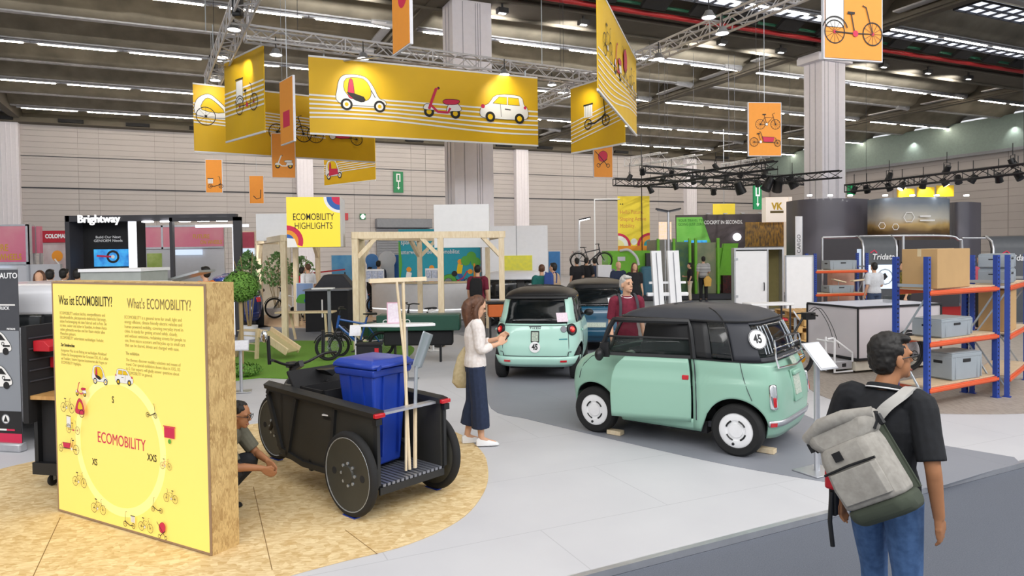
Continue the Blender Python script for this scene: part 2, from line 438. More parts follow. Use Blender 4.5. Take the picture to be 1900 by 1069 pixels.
# small dark spot housings under the girder
for i, (x, y) in enumerate(((932, 38), (1083, 58), (1340, 98), (1449, 114), (1640, 142), (1722, 153), (1797, 165))):
    q = ray(x, y); 
    t = 18.2 / (q.x * HV.x + q.y * HV.y); p = Vector((0, 0, EYE)) + q * t
    o = thing('ceiling_spot', ORD[i] + ' from the left of the small black spots under the ceiling girder', 'light', (p.x, p.y, 8.95), HA, 'spots under the girder')
    MB().bar((0, 0, .25), (0, 0, .05), .05).build('hanger', M_BLACK, o); MB().box((0, 0, 0), (.3, .22, .14)).build('housing', M_BLACK, o)
    MB().box((0, 0, -.075), (.2, .08, .012)).build('lens', M_LED, o)
    spot_light('back_wall_fill_light', Vector((p.x, p.y, 8.8)), hall(uv(p)[0], 38, 2), 900, 120, .8, (1, .97, .93))

# ================================================================ walls
VW = 42.6
wb = struct(MB().zbox(U0, U1, VW, VW + .3, -.05, 9.5).build('wall_back', M_WALLJ, smooth=False)); wb.rotation_euler = (0, 0, HA)
pan = {}
def wpanel(w_, h_):
    k = (round(w_, 3), round(h_, 3))
    if k not in pan:
        me = MB().zbox(.008, w_ - .008, -.03, .0, .008, h_ - .008); o = me.build('wall_panel', M_WALL, wb, smooth=False); pan[k] = o; return o, True
    return pan[k], False
cells = []
u = -22.2
pil = (-8.0, 6.3, 20.3, 34.3)
while u < U1 - 1:
    for w_ in (2.62, .95):
        for r in range(31): cells.append((u, w_, r))
        u += w_
rest = MB(); cnt = 0
for (u, w_, r) in sorted(cells, key=lambda c: (c[0] > 13, c[2] < 12, c[0])):
    z = r * .29 - .02; cx, cy = pix(hall(u + w_ / 2, VW, z + .2))
    if cnt < 290 and r >= 10 and r < 30 and cx > 0:
        o, new = wpanel(w_, .29)
        if not new: o = o.copy(); COL.objects.link(o)
        o.location = (u, VW, z); cnt += 1
    else: rest.zbox(u + .008, u + w_ - .008, VW - .03, VW, z + .008, z + .282)
o = rest.build('wall_panel_field', M_WALL, wb, smooth=False); o['kind'] = 'stuff'
b = MB()
for u in pil:
    b.zbox(u - .68, u + .22, VW - .45, VW, -.05, 9.2)
    for d in (-.5, -.3, -.1, .12): b.zbox(u + d - .012, u + d + .012, VW - .47, VW - .45, 0, 9.2)
b.build('wall_pier', M_COLUMN, wb, smooth=False)
b = MB(); b.zbox(U0, U1, VW - .1, VW, 9.0, 9.5); b.zbox(U0, U1, VW - .8, VW, 8.95, 9.2); b.build('wall_cornice', M_BEAM, wb, smooth=False)
b = MB(); b.zbox(U0, U1, VW - .08, VW - .04, 5.72, 5.78); b.zbox(U0, U1, VW - .08, VW - .04, 7.35, 7.38); b.build('cable_run', M_DKGREY, wb, smooth=False)
b = MB()
for u in [-30 + 3 * k for k in range(24)]: b.zbox(u, u + 1.1, VW - 1.0, VW - .8, 9.0, 9.16)
b.build('cornice_vents', M_BLACKM, wb, smooth=False)
wr = MB(); wr.zbox(U1, U1 + .3, -5, VW + .3, -.05, 9.5); wr = struct(wr.build('wall_right', M_WALL, smooth=False)); wr.rotation_euler = (0, 0, HA)
b = MB()
for k in range(20): b.zbox(U1 - .012, U1, -5, VW, .45 * k, .45 * k + .018)
for k in range(13): b.zbox(U1 - .014, U1, VW - 3.6 * k, VW - 3.6 * k + .03, 0, 9)
b.build('wall_seams', M_WALLJ, wr, smooth=False)
b = MB(); M_CROWN = mat('green_grey_fascia', '8a9c96', .7)
b.zbox(U1 - .5, U1, -5, VW, 7.6, 9.5); cr = b.build('wall_fascia', M_CROWN, wr, smooth=False)
MB().zbox(U1 - .56, U1 - .5, -5, VW, 7.45, 7.62).build('wall_fascia_rail', M_GREY, wr, smooth=False)
for v in (24, 30, 36): spot_light('fascia_light', hall(U1 - .75, v, 8.9), hall(U1 - .5, v, 7.4), 60, 110, 1)

# hall columns in ribbed white casing
def column(u, name):
    c = struct(MB().zbox(u - .58, u + .58, 18.3, 19.12, -.05, 9.15).build(name, M_COLUMN, smooth=False)); c.rotation_euler = (0, 0, HA)
    b = MB()
    for d in (-.28, .1, .17, .24): b.zbox(u + d - .009, u + d + .009, 18.292, 18.3, 0, 9.1)
    for d in (.3, .55): b.zbox(u - .595, u - .58, 18.3 + d - .01, 18.3 + d + .01, 0, 9.1)
    b.build('casing_joint', mat('casing_joint', 'b4b0b8', .7), c, smooth=False)
    if name == 'column_rear': MB().zbox(u - .85, u + .85, 18.2, 19.2, 8.85, 9.15).build('column_head', M_COLUMN, c, smooth=False)
for _u in (-14, -3, 4):
    spot_light('back_wall_fill_light', hall(_u, 18.2, 8.8), hall(_u, 38, 2), 900, 120, .8, (1, .97, .93))  # extra spots without housings, added to brighten the back wall
column(7.22, 'column_front'); column(21.2, 'column_rear')

# ================================================================ things on the back wall
def wallpt(px, py):
    q = ray(px, py); t = (VW - .12) / (q.x * HV.x + q.y * HV.y); return Vector((0, 0, EYE)) + q * t
M_GREEN = mat('exit_green', '0d7a48', .5, var=.02, emit=.1)
def hang_exit(px, py, label, w_=.62, h_=1.3, Y=None):
    p = P(px, py, Y) if Y else wallpt(px, py); o = thing('exit_sign', label, 'sign', p, HA, None)
    MB().box((0, 0, 0), (w_, .06, h_)).build('sign_board', M_GREEN, o, smooth=False)
    b = MB(); b.box((0, -.034, .27), (.26, .006, .5)); b.box((0, -.034, -.2), (.05, .006, .42))
    b.prism([(-.1, -.32), (.1, -.32), (0, -.48)], lambda x, y: (x, -.034, y), d=(0, -.004, 0)); b.build('pictogram', M_WHITE, o, smooth=False)
    MB().box((0, -.04, .27), (.12, .006, .34)).build('pictogram', M_GREEN, o, smooth=False)
    return o
hang_exit(739, 338, 'tall green escape route sign on the back wall left of the front column')
hang_exit(1405, 365, 'tall green escape route sign hanging behind the lighting trusses', .5, 1.2, 33)
o = MB().box((0, 0, 0), (.4, .1, .5)).build('exit_sign', M_GREEN); o.location = P(1579, 352, 33); o.rotation_euler = (0, 0, HA)
tag(o, 'small green escape sign right of the rear column', 'sign')
o = MB().box((0, 0, 0), (.34, .08, .34)).build('exit_sign', M_GREEN); o.location = wallpt(673, 402); o.rotation_euler = (0, 0, HA)
tag(o, 'small square green exit sign left of the roller shutter', 'sign')
b = MB().box((0, -.045, 0), (.12, .01, .24)); b.box((0, -.045, 0), (.24, .01, .1)); b.build('pictogram', M_LED, o)
o = MB().box((0, 0, 0), (.24, .1, .42)).build('fire_alarm_box', M_RED); o.location = wallpt(642, 402); o.rotation_euler = (0, 0, HA)
tag(o, 'red fire alarm box on the back wall', 'alarm box')
p = wallpt(748, 412); o = thing('roller_shutter', 'grey metal roller shutter in the back wall', 'shutter', (p.x, p.y, 0), HA)
MB().zbox(-1.75, 1.75, -.45, .1, 3.75, 4.3).build('shutter_box', M_GREY, o, bevel=.02)
for k in range(24):
    if k == 0: sl = MB().zbox(-1.7, 1.7, -.06, 0, .006, .146).build('slat', M_GREY, o, smooth=False); sl0 = sl
    else: c = sl0.copy(); COL.objects.link(c); c.location = (0, 0, .155 * k)

# the hall is 1.3 times as large as drafted above: scale it about the eye point
HS = 1.3; _E = Vector((0, 0, EYE))
for o in list(COL.objects):
    if o not in _before and o.parent is None:
        o.location = _E + (o.location - _E) * HS
        if o.type == 'LIGHT': o.data.energy *= HS * HS
        else: o.scale = (HS, HS, HS)
# ================================================================ flat printed drawings
K_INK = mat('print_black', '1c1a1a', .6, var=0); K_WHT = mat('print_white', 'f3f1ee', .6, var=0)
K_PINK = mat('print_crimson', 'd2274f', .6, var=0); K_YEL = mat('print_yellow', 'f0c400', .6, var=0)
K_TEAL = mat('print_teal', '1f9fb0', .6, var=0); K_ORG = mat('print_orange', 'f09a2c', .6, var=0)
K_GRN = mat('print_green', '5aa83a', .6, var=0); K_BLU = mat('print_blue', '2f62b0', .6, var=0)
K_PALE = mat('print_pale', 'f3e7a6', .6, var=0); K_GREY = mat('print_grey', '8b8f96', .6, var=0)
INKS = [K_INK, K_WHT, K_PINK, K_YEL, K_TEAL, K_ORG, K_GRN, K_BLU, K_PALE, K_GREY]
INK, WHT, PINK, YEL, TEAL, ORG, GRN, BLU, PALE, GRY = range(10)
class Sk(MB):
    """line art lying in the xz plane, read from -y"""
    def __init__(s, ox=0, oz=0, sc=1, y=-.004, flip=1):
        super().__init__(); s.o = (ox, oz); s.sc = sc; s.y = y; s.fl = flip; s.st = .0005; s.segs = []
    def at(s, ox, oz, sc=1, flip=1):
        s.o = (ox, oz); s.sc = sc; s.fl = flip; s.segs.append((len(s.v), len(s.f))); return s
    def q(s, p): return (s.o[0] + s.fl * p[0] * s.sc, s.y, s.o[1] + p[1] * s.sc)
    def poly(s, pts, c):
        s.slot = c; n = len(pts)
        s.add([s.q(p) for p in pts], [tuple(range(n))]); s.y -= s.st; return s
    def line(s, pts, w, c=INK):
        s.slot = c; w = w / 2; L = []; R = []
        for i, p in enumerate(pts):
            a = pts[max(i - 1, 0)]; b = pts[min(i + 1, len(pts) - 1)]
            dx, dy = b[0] - a[0], b[1] - a[1]; l = math.hypot(dx, dy) or 1
            L.append((p[0] - dy / l * w, p[1] + dx / l * w)); R.append((p[0] + dy / l * w, p[1] - dx / l * w))
        n = len(pts); s.add([s.q(p) for p in L + R], [(i, i + 1, n + i + 1, n + i) for i in range(n - 1)]); s.y -= s.st; return s
    def disc(s, x, y, r, c, n=20, ry=None):
        return s.poly([(x + r * math.cos(2 * PI * i / n), y + (ry or r) * math.sin(2 * PI * i / n)) for i in range(n)], c)
    def circ(s, x, y, r, w, c=INK, n=24, a0=0, a1=2 * PI):
        return s.line([(x + r * math.cos(a0 + (a1 - a0) * i / n), y + r * math.sin(a0 + (a1 - a0) * i / n)) for i in range(n + 1)], w, c)
    def shape(s, pts, c, w=.02, ink=INK, k=4):
        q = [(p.x, p.y) for p in catmull([(x, y, 0) for x, y in pts], k, True)]
        s.poly(q, c); s.line(q + q[:1], w, ink); return s
    def rect(s, x0, y0, x1, y1, c): return s.poly([(x0, y0), (x1, y0), (x1, y1), (x0, y1)], c)
    def wheel(s, x, y, r, w=.02, spk=6, hub=INK):
        s.circ(x, y, r, w)
        for i in range(spk):
            a = PI * i / spk; s.line([(x - r * math.cos(a), y - r * math.sin(a)), (x + r * math.cos(a), y + r * math.sin(a))], w * .3)
        return s.disc(x, y, r * .16, hub, 8)
    def done(s, name, parent): 
        cuts = [(0, 0)] + s.segs + [(len(s.v), len(s.f))]; V, Fc, Mi = s.v, s.f, s.mi; o = None
        for (v0, f0), (v1, f1) in zip(cuts, cuts[1:]):
            if f1 > f0:
                p = MB(); p.v = V[v0:v1]; p.f = [tuple(i - v0 for i in f) for f in Fc[f0:f1]]; p.mi = Mi[f0:f1]; p.slot = 1
                o = p.build(name, INKS, parent, smooth=False)
        return o
def d_bike(s, c=INK, w=.035, spk=6):                       # 1.7 wide, wheels .34
    s.wheel(-.55, .34, .34, w, spk); s.wheel(.55, .34, .34, w, spk)
    s.line([(-.55, .34), (-.1, .34), (.36, .82), (-.22, .82), (-.55, .34)], w, c); s.line([(-.1, .34), (-.27, 1.0)], w, c)
    s.line([(.55, .34), (.33, 1.05), (.48, 1.12)], w); s.line([(-.4, 1.02), (-.14, 1.02)], w * 2)
    return s.disc(-.1, .34, .1, WHT).circ(-.1, .34, .1, w * .6)
def d_cargo(s, c=PINK):                                     # long john, box in front
    w = .035; s.wheel(-.75, .3, .3, w, 5); s.wheel(.95, .22, .22, w, 5)
    s.poly([(-.05, .3), (.62, .3), (.72, .62), (-.2, .66)], c); s.line([(-.05, .3), (.62, .3), (.72, .62), (-.2, .66), (-.05, .3)], w * .7)
    s.line([(-.75, .3), (-.25, .3), (.7, .26), (.95, .22), (.78, .6)], w); s.line([(-.25, .3), (-.45, .86)], w); s.line([(-.1, .5), (-.3, 1.0), (-.42, .98)], w)
    return s.line([(-.55, .87), (-.34, .87)], w * 2).disc(-.28, .3, .09, WHT)
def d_boxtrike(s, box=WHT):
    w = .035; s.rect(-.85, .45, -.25, 1.35, box).line([(-.85, .45), (-.25, .45), (-.25, 1.35), (-.85, 1.35), (-.85, .45)], w * .6)
    s.line([(-.9, 1.42), (-.2, 1.4)], w * 1.4).wheel(-.55, .32, .32, w, 6, PINK).wheel(.7, .32, .32, w, 6, PINK)
    s.line([(-.55, .32), (.1, .3), (.7, .32), (.48, 1.05), (.36, 1.1)], w).line([(.1, .3), (-.02, .85)], w).line([(-.14, .87), (.1, .87)], w * 2)
    s.circ(-.55, .32, .42, w, INK, 12, .3, PI - .3)
    return s.disc(.12, .3, .09, PINK)
def d_scooter(s, c=PINK):
    w = .03; s.disc(-.5, .2, .2, INK).disc(-.5, .2, .1, K_INK and YEL).disc(.55, .2, .2, INK).disc(.55, .2, .1, YEL)
    s.shape([(-.72, .3), (-.6, .5), (-.35, .42), (-.3, .28)], WHT); s.shape([(.2, .25), (.3, .55), (.6, .6), (.8, .4), (.72, .3), (.45, .28)], WHT)
    s.line([(-.5, .3), (-.3, .85), (-.2, 1.1)], w * 3.4, c).line([(-.42, .45), (-.15, .22), (.25, .22), (.35, .4)], w * 3, c)
    s.shape([(.05, .62), (.2, .72), (.7, .72), (.62, .56), (.2, .52)], c); s.disc(-.12, 1.12, .05, INK); return s.line([(-.28, 1.05), (-.12, 1.12)], w * 1.6, c)
def d_quad(s, c=WHT):                                       # small cabin vehicle
    w = .03
    s.shape([(-.95, .3), (-1.0, .9), (-.85, 1.35), (-.5, 1.5), (.15, 1.46), (.5, 1.1), (.75, .62), (1.0, .5), (1.02, .3), (.3, .22)], c)
    s.shape([(-.7, .8), (-.62, 1.32), (.1, 1.36), (.42, .9), (.3, .5), (-.2, .42)], YEL, k=3); s.shape([(-.55, .6), (-.5, 1.25), (-.35, 1.25), (-.3, .55)], PINK)
    s.shape([(-.6, .75), (.1, .6), (.12, .4), (-.2, .42)], INK, k=2); s.line([(.42, .9), (.6, .6)], w)
    for x in (-.62, .78): s.disc(x, .24, .25, INK).disc(x, .24, .16, WHT).disc(x, .24, .08, YEL)
    return s
def d_car(s, c=WHT):
    s.shape([(-1.1, .2), (-1.1, .6), (-.75, .8), (-.35, 1.2), (.75, 1.22), (.95, .85), (1.12, .7), (1.1, .25), (.4, .15), (-.4, .15)], c, k=3)
    s.shape([(-.55, .82), (-.25, 1.12), (.12, 1.12), (.12, .8)], YEL, k=1).shape([(.18, .8), (.18, 1.12), (.68, 1.12), (.74, .8)], YEL, k=1)
    s.line([(-.2, .8), (-.15, .25)], .02).line([(.02, .6), (.3, .58)], .045).disc(1.0, .72, .07, PINK).disc(-1.02, .66, .09, PINK)
    for x in (-.68, .72): s.disc(x, .22, .23, INK).disc(x, .22, .12, YEL)
    return s
def d_kick(s, box=WHT):
    w = .045; s.wheel(-.5, .22, .2, w, 4).wheel(.55, .22, .2, w, 4)
    s.line([(-.5, .24), (-.1, .2), (.3, .34), (.55, .5)], w * 1.6).line([(.55, .22), (.42, 1.2), (.26, 1.2)], w)
    if box is not None: s.rect(-.72, .5, -.22, 1.0, box).line([(-.76, 1.0), (-.18, 1.0)], w * 1.5)
    for k in range(4 if box is not None else 0): s.line([(-.62 + .1 * k, .52), (-.62 + .1 * k, .98)], .012)
    return s
def d_stroller(s):
    s.shape([(-.3, .5), (-.35, .9), (0, 1.15), (.3, .95), (.25, .55), (0, .4)], PINK).line([(-.6, 1.1), (-.2, .7), (.3, .15)], .05).line([(.3, .6), (-.3, .15)], .05)
    return s.circ(-.35, .14, .12, .04).circ(.35, .14, .12, .04)
def d_trailer(s):
    s.shape([(-.6, .3), (-.65, .9), (-.2, 1.2), (.2, .95), (.7, .45), (.7, .3)], WHT).shape([(-.45, .55), (-.3, 1.0), (0, .95), (.4, .5)], YEL, k=3)
    return s.wheel(-.3, .3, .36, .03, 4)
def d_tandem(s):
    s.wheel(-.9, .35, .35, .03, 8).wheel(.95, .28, .26, .03, 8).line([(-.9, .35), (-.4, .8), (.0, .32), (.95, .28), (.7, .7)], .035)
    s.shape([(-.1, .3), (-.25, .62), (.7, .7), (.6, .3)], PINK, k=2); return s.disc(-.15, .34, .14, WHT).circ(-.15, .34, .14, .02)
def waves(s, w_, z, n=6, gap=.12, th=.045, amp=0., x0=0., tilt=0., c=WHT):
    for k in range(n):
        pts = []
        for i in range(17):
            t = i / 16; pts.append((x0 + t * w_, z - k * gap + amp * math.sin(t * PI * 1.6 + .4) * (k / n) + tilt * t))
        s.line(pts, th, c)

# ================================================================ lattice trusses
M_TRUSS = mat('truss_aluminium', 'd2d0d2', .4, .15); M_TRUSSD = mat('truss_black', '26272b', .5)
def truss(p, q, w_, label, m=None, step=.42, r=.032, group=None, name='lattice_truss', flat=False):
    p, q = Vector(p), Vector(q); L = (q - p).length; d = (q - p).normalized(); m = m or M_TRUSS
    o = thing(name, label, 'truss', p, 0, group); up = Vector((0, 0, 1)); sd = d.cross(up).normalized()
    h = w_ / 2; cs = [(-h, -h), (h, -h), (h, h), (-h, h)] if not flat else [(0, -h), (0, h)]
    pt = lambda c, t: sd * c[0] + up * c[1] + d * t
    for c in cs: MB().cyl(pt(c, 0), pt(c, L), r, n=6).build('chord', m, o)
    n = max(2, int(L / step)); b = MB()
    for k in range(len(cs) if not flat else 1):
        a, c2 = cs[k], cs[(k + 1) % len(cs)]
        for i in range(n):
            t0, t1 = L * i / n, L * (i + 1) / n
            if i % 2: a_, b_ = a, c2
            else: a_, b_ = c2, a
            b.cyl(pt(a_, t0), pt(b_, t1), r * .5, n=4, cap=False)
            if i % 6 == 0: b.cyl(pt(a, t0), pt(c2, t0), r * .7, n=4, cap=False)
    b.build('lacing', m, o, smooth=False)
    for t in (.12, .88):
        c = d * (L * t); MB().cyl((c.x, c.y, c.z + h), (c.x, c.y, 11.45 - p.z), .007, n=5).build('hoist_wire', M_DKGREY, o)
    return o
TZ = EYE + 5.57 * 1.04
S9 = 1.04
def P9(px, py, Y): return P(px, py, Y * S9)
def n9(x, y, z=TZ): return Vector((x * S9, y * S9, z))
tA0, tA1 = n9(-5.1, 14.2), n9(-9.55, 22.6)
tB0, tB1 = P9(455, 88, 17.7), n9(2.85, 22.9); tB0.z = TZ
tC0, tC1 = n9(2.85 - .46 * 4, 22.9 + .9 * 4), n9(7.6, 12.6)
truss(tA0, tA1, .42, 'silver lattice truss carrying cables at the left of the banners')
truss(tB0, tB1, .36, 'long silver lattice truss above the big front banner')
truss(tC0, tC1, .36, 'silver lattice truss rising to the upper right corner')
truss(n9(6.3, 15.3, TZ + .32), n9(1.2, 13.0, TZ + .32), .36, 'silver lattice truss at the top right joining the corner')
# wires from the roof to the trusses and boards
def wire(p, top=9.4, r=.006):
    return (Vector(p), Vector((p[0], p[1], top)))
ws = MB()
for px, py, Y in ((382, 0, 17.5), (1005, 60, 21)):
    a = P9(px, 60, Y); ws.cyl((a.x, a.y, TZ), (a.x, a.y, 11.4), .012, n=6)
tag(ws.build('suspension_wire', M_STEEL), 'thin steel wires that hold the front trusses', 'wire')
b = MB(); b.tube([P9(600, 118, 19.5), P9(705, 105, 18.4)], .025)
tag(b.build('spreader_tube', M_ALU), 'thin diagonal aluminium tube left of the big banner', 'tube')
# chain hoists
for (px, py, Y, l) in ((450, 12, 15.6, 'black chain hoist on the left truss near the top edge'), (405, 118, 21.0, 'black chain hoist low on the left truss')):
    p = P9(px - 9, py, Y); o = thing('chain_hoist', l, 'hoist', p)
    MB().box((0, 0, 0), (.2, .24, .5)).build('hoist_body', M_BLACK, o, bevel=.03); MB().cyl((0, 0, .24), (0, 0, 1.2), .015).build('chain', M_STEEL, o)
# flood lamps on the trusses
def flood(px, py, Y, label, power=0, target=None):
    p = P9(px, py, Y); o = thing('floodlight', label, 'light', p)
    MB().lathe((0, 0, 0), (0, 0, 1), [(0, .1), (.08, .1), (.12, .02), (.17, -.05), (.16, -.06)], 14).build('reflector', M_ALU, o)
    MB().cyl((0, 0, -.035), (0, 0, -.055), .14, n=14).build('lamp_glass', M_LED, o); MB().tube([(0, 0, .1), (0, .0, .42)], .015).build('bracket', M_BLACK, o)
    if power: spot_light('banner_light', p + Vector((0, 0, -.09)), target, power, 95, .9)
    return o
flood(434, 51, 16.6, 'lit floodlight on the left truss, above the other two')
flood(412, 103, 19.2, 'lit floodlight halfway down the left truss')
flood(399, 146, 21.4, 'lit floodlight at the lower end of the left truss')
flood(512, 98, 18.0, 'lit floodlight under the long truss near its left end')
flood(674, 105, 18.9, 'lit floodlight above the cabin car drawing')
flood(936, 135, 20.9, 'lit floodlight above the white car drawing')
flood(1024, 155, 24.0, 'lit floodlight left of the truss corner'); flood(1053, 170, 24.6, 'lit floodlight just right of the truss corner')
flood(1222, 106, 18.9, 'lit floodlight hanging under the right truss'); flood(1340, 58, 16.4, 'bright floodlight under the upper right truss'); flood(1315, 28, 15.9, 'floodlight beside the top right truss corner')

# ================================================================ banners
M_BAN = mat('banner_yellow', 'e9b90a', .55, var=.03, scale=1.5)
M_BAN2 = mat('banner_yellow_bright', 'efc218', .55, var=.02)
def banner(a, bq, z0, z1, label, draw=None, m=None, name='hanging_banner', wav=True):
    """a, b: left and right ends as seen"""
    z0, z1 = EYE + (z0 - EYE) * S9, EYE + (z1 - EYE) * S9
    a, bq = Vector(a), Vector(bq); a.z = bq.z = 0; L = (bq - a).length; ang = math.atan2(bq.y - a.y, bq.x - a.x)
    o = thing(name, label, 'banner', (a.x, a.y, z0), ang); h = z1 - z0
    n = max(8, int(L * 6)); sec = []
    b = MB(); b.loft([[(L * i / n, .004 * math.sin(i * 1.3), -.0), (L * i / n, .004 * math.sin(i * 1.3), h), (L * i / n, .02, h), (L * i / n, .02, 0)] for i in range(n + 1)])
    b.build('cloth', m or M_BAN, o, ang=60)
    MB().zbox(0, L, -.012, .03, h, h + .05).build('rail', M_WHITE, o, smooth=False); MB().zbox(0, L, -.012, .03, -.05, 0).build('rail', M_WHITE, o, smooth=False)
    for t in (.06, .94): MB().zbox(L * t - .02, L * t + .02, 0, .02, h + .05, h + .22).build('hanger_strap', M_STEEL, o)
    if draw:
        s = Sk(y=-.008); draw(s, L, h); s.done('printed_drawing', o)
    return o
def pq(px, py, Y): return P(px, py, Y)
def end(px, Y): return P9(px, 300, Y)
def dr_big(s, L, h):
    waves(s, L, h * .5, 6, .13, .05, .1)
    d_quad(s.at(L * .205, h * .33, .67)); d_scooter(s.at(L * .545, h * .31, .78)); d_car(s.at(L * .835, h * .3, .7, 1))
bb = banner(end(576, 18.7), end(999, 21.4), 5.4, 7.4, 'big front banner with a cabin car, a red scooter and a white car', dr_big)
def dr_0(s, L, h): waves(s, L, h * .6, 6, .13, .05); d_boxtrike(s.at(L * .56, h * .28, .72))
banner(end(420, 20.1), end(493, 18.4), 5.42, 7.62, 'narrow angled banner with a white box tricycle at the left', dr_0)
def dr_2(s, L, h):
    waves(s, L * .7, h * .72, 7, .1, .045, .0, 0, -.2); d_trailer(s.at(L * .1, h * .42, .8)); d_bike(s.at(L * .5, h * .25, .8)); d_tandem(s.at(L * .76, h * .25, .8))
    waves(s, L * .1, h * .18, 6, .08, .035, 0, L * .9)
banner(end(361, 21.5), end(696, 24.6), 5.38, 7.4, 'long rear banner with trailer, bicycle and cargo bicycle drawings', dr_2)
def dr_3(s, L, h):
    waves(s, L, h * .45, 5, .1, .04, 0, 0, .05); d_quad(s.at(L * .2, h * .12, .6), ); s.at(0, 0).poly([(L*.1, h*.2), (L*.3, h*.22), (L*.28, h*.34), (L*.12, h*.36)], PINK)
banner(end(601, 32.0), end(696, 29.7), 5.3, 7.3, 'short banner with a red quadricycle seen below the rear banner', dr_3)
def dr_4(s, L, h): waves(s, L, h * .45, 6, .13, .035, 0, 0, .45); d_kick(s.at(L * .5, h * .3, .8))
banner(end(1060, 22.6), end(1160, 20.6), 5.32, 7.35, 'yellow banner with a kick scooter carrying a white crate', dr_4)
def dr_5(s, L, h):
    waves(s, L, h * .4, 7, .12, .03, -.15, 0, .3); d_bike(s.at(L * .2, h * .42, .7)); d_scooter(s.at(L * .42, h * .38, .7)); d_stroller(s.at(L * .62, h * .42, .8)); d_bike(s.at(L * .82, h * .4, .7)); d_kick(s.at(L * .94, h * .4, .5), None)
banner(end(1111, 13.9), end(1182, 19.5), 5.36, 7.4, 'long banner seen almost edge on at the right of the truss', dr_5, M_BAN2)
for (x, y, Y, tx_, ty, tY, pw) in ((674, 104, 18.2, 674, 165, 18.95, 95), (936, 132, 20.1, 936, 195, 20.95, 95), (448, 100, 18.7, 452, 180, 19.4, 85), (1080, 154, 21.2, 1085, 210, 22.0, 70), (400, 142, 20.9, 392, 195, 21.75, 60), (1160, 85, 17.9, 1172, 190, 18.7, 35)):
    spot_light('banner_light', P9(x, y, Y), P9(tx_, ty, tY), pw * .8, 100, 1.0, (1, .95, .8))

# ================================================================ orange hanging boards
M_BOARD = mat('board_orange', 'f09a33', .6, var=.02); M_EDGE = mat('board_edge', 'dcdce2', .6)
def board(px, py, Y, w_, h_, ang, label, draw, top=11.4, emit=None, m=None):
    p = P(px, py, Y); o = thing('hanging_board', label, 'sign', p, ang)
    MB().box((0, .02, 0), (w_, .05, h_)).build('board', M_EDGE, o, smooth=False)
    MB().box((0, -.008, 0), (w_ - .04, .008, h_ - .04)).build('printed_face', m or M_BOARD, o, smooth=False)
    MB().box((0, .049, 0), (w_ - .04, .008, h_ - .04)).build('printed_face', m or M_BOARD, o, smooth=False)
    b = MB()
    b.cyl((0, .02, h_ / 2), (0, .02, top - p.z), .008, n=5)
    b.build('wire', M_STEEL, o)
    s = Sk(y=-.013); draw(s, w_, h_); s.done('printed_drawing', o); return o
board(1583, 30, 10.0, .98, 1.25, math.radians(14), 'large orange hanging board with a box tricycle at the top right', lambda s, w_, h_: d_boxtrike(s.at(-.04, -.40, .5)))
board(1419, 240, 18.6, .92, 1.42, math.radians(6), 'orange hanging board with two bicycles beside the rear column', lambda s, w_, h_: (d_bike(s.at(.08, .0, .38)), d_cargo(s.at(-.02, -.45, .38))))
board(1119, 292, 24.2, .72, 1.4, math.radians(16), 'orange hanging board with a crimson stroller', lambda s, w_, h_: d_stroller(s.at(0, -.35, .5)))
board(526, 289, 22.0, .72, 1.4, math.radians(18), 'orange hanging board with a small white scooter', lambda s, w_, h_: d_scooter(s.at(0, -.4, .36), WHT))
board(532, 206, 15.5, .8, 1.42, math.radians(-52), 'orange hanging board seen nearly edge on between the banners', lambda s, w_, h_: (s.at(0, 0).rect(-.2, -.35, .2, .0, PINK)))
board(397, 327, 29.0, .66, 1.38, math.radians(10), 'orange hanging board with a cargo kick scooter at the left', lambda s, w_, h_: d_kick(s.at(.05, -.5, .4)))
board(476, 352, 34.0, .68, 1.36, math.radians(8), 'lowest orange hanging board near the back wall', lambda s, w_, h_: s.at(0, 0).line([(-.15, -.3), (0, -.45), (.18, -.4), (.2, 0)], .04))
board(744, 18, 11.5, .78, 1.3, math.radians(-60), 'orange hanging board seen edge on at the top centre', lambda s, w_, h_: s.at(0, 0).disc(.1, .2, .2, PINK))

# ================================================================ black lighting trusses far right, with stage lamps
def far_truss(x0, y0, Y0, x1, y1, Y1, label, m=None, w_=.3):
    return truss(P(x0, y0, Y0), P(x1, y1, Y1), w_, label, m or M_TRUSSD, .5, .03)
far_truss(1195, 314, 33, 1500, 338, 36, 'upper black lighting truss above the green machine stand')
far_truss(1140, 338, 32, 1380, 346, 34, 'lower black lighting truss above the tall yellow banner')
far_truss(1180, 341, 32, 1440, 306, 27, 'black lighting truss crossing the other two diagonally')
far_truss(1340, 342, 34, 1560, 323, 30, 'black lighting truss ending behind the rear column')
far_truss(1572, 350, 30, 1960, 306, 22, 'long black lighting truss at the right above the grey stand')
far_truss(1165, 301, 36, 1232, 291, 33, 'short silver truss at the left of the far trusses', M_TRUSS, .4)
far_truss(1232, 305, 36, 1296, 295, 33, 'short silver truss in the middle of the far trusses', M_TRUSS, .4)
far_truss(1345, 312, 36, 1420, 300, 32, 'short silver truss at the right of the far trusses', M_TRUSS, .4)
def stage_lamp(px, py, Y, i, lit=False, big=False):
    p = P(px, py, Y); o = thing('stage_lamp', '', 'light', p, (i * 1.3) % 6, 'stage lamps on the far trusses')
    r = .13 if not big else .24; tl = .6 if i % 2 else -.5
    d = Vector((math.sin(tl), 0, -math.cos(tl)))
    MB().cyl(-d * r * 1.2, d * r * 1.2, r * .75, r, 10).build('lamp_body', M_BLACK, o); MB().tube([(0, -r, 0), (0, -r, r * 2), (0, r, r * 2), (0, r, 0)], .015, 5).cyl((0, 0, r * 2), (0, 0, r * 2 + .4), .015, n=5).build('yoke', M_BLACK, o)
    MB().cyl(d * r * 1.19, d * r * 1.24, r * .8, n=10).build('lamp_lens', M_LED if lit else M_DKGREY, o)
    return o
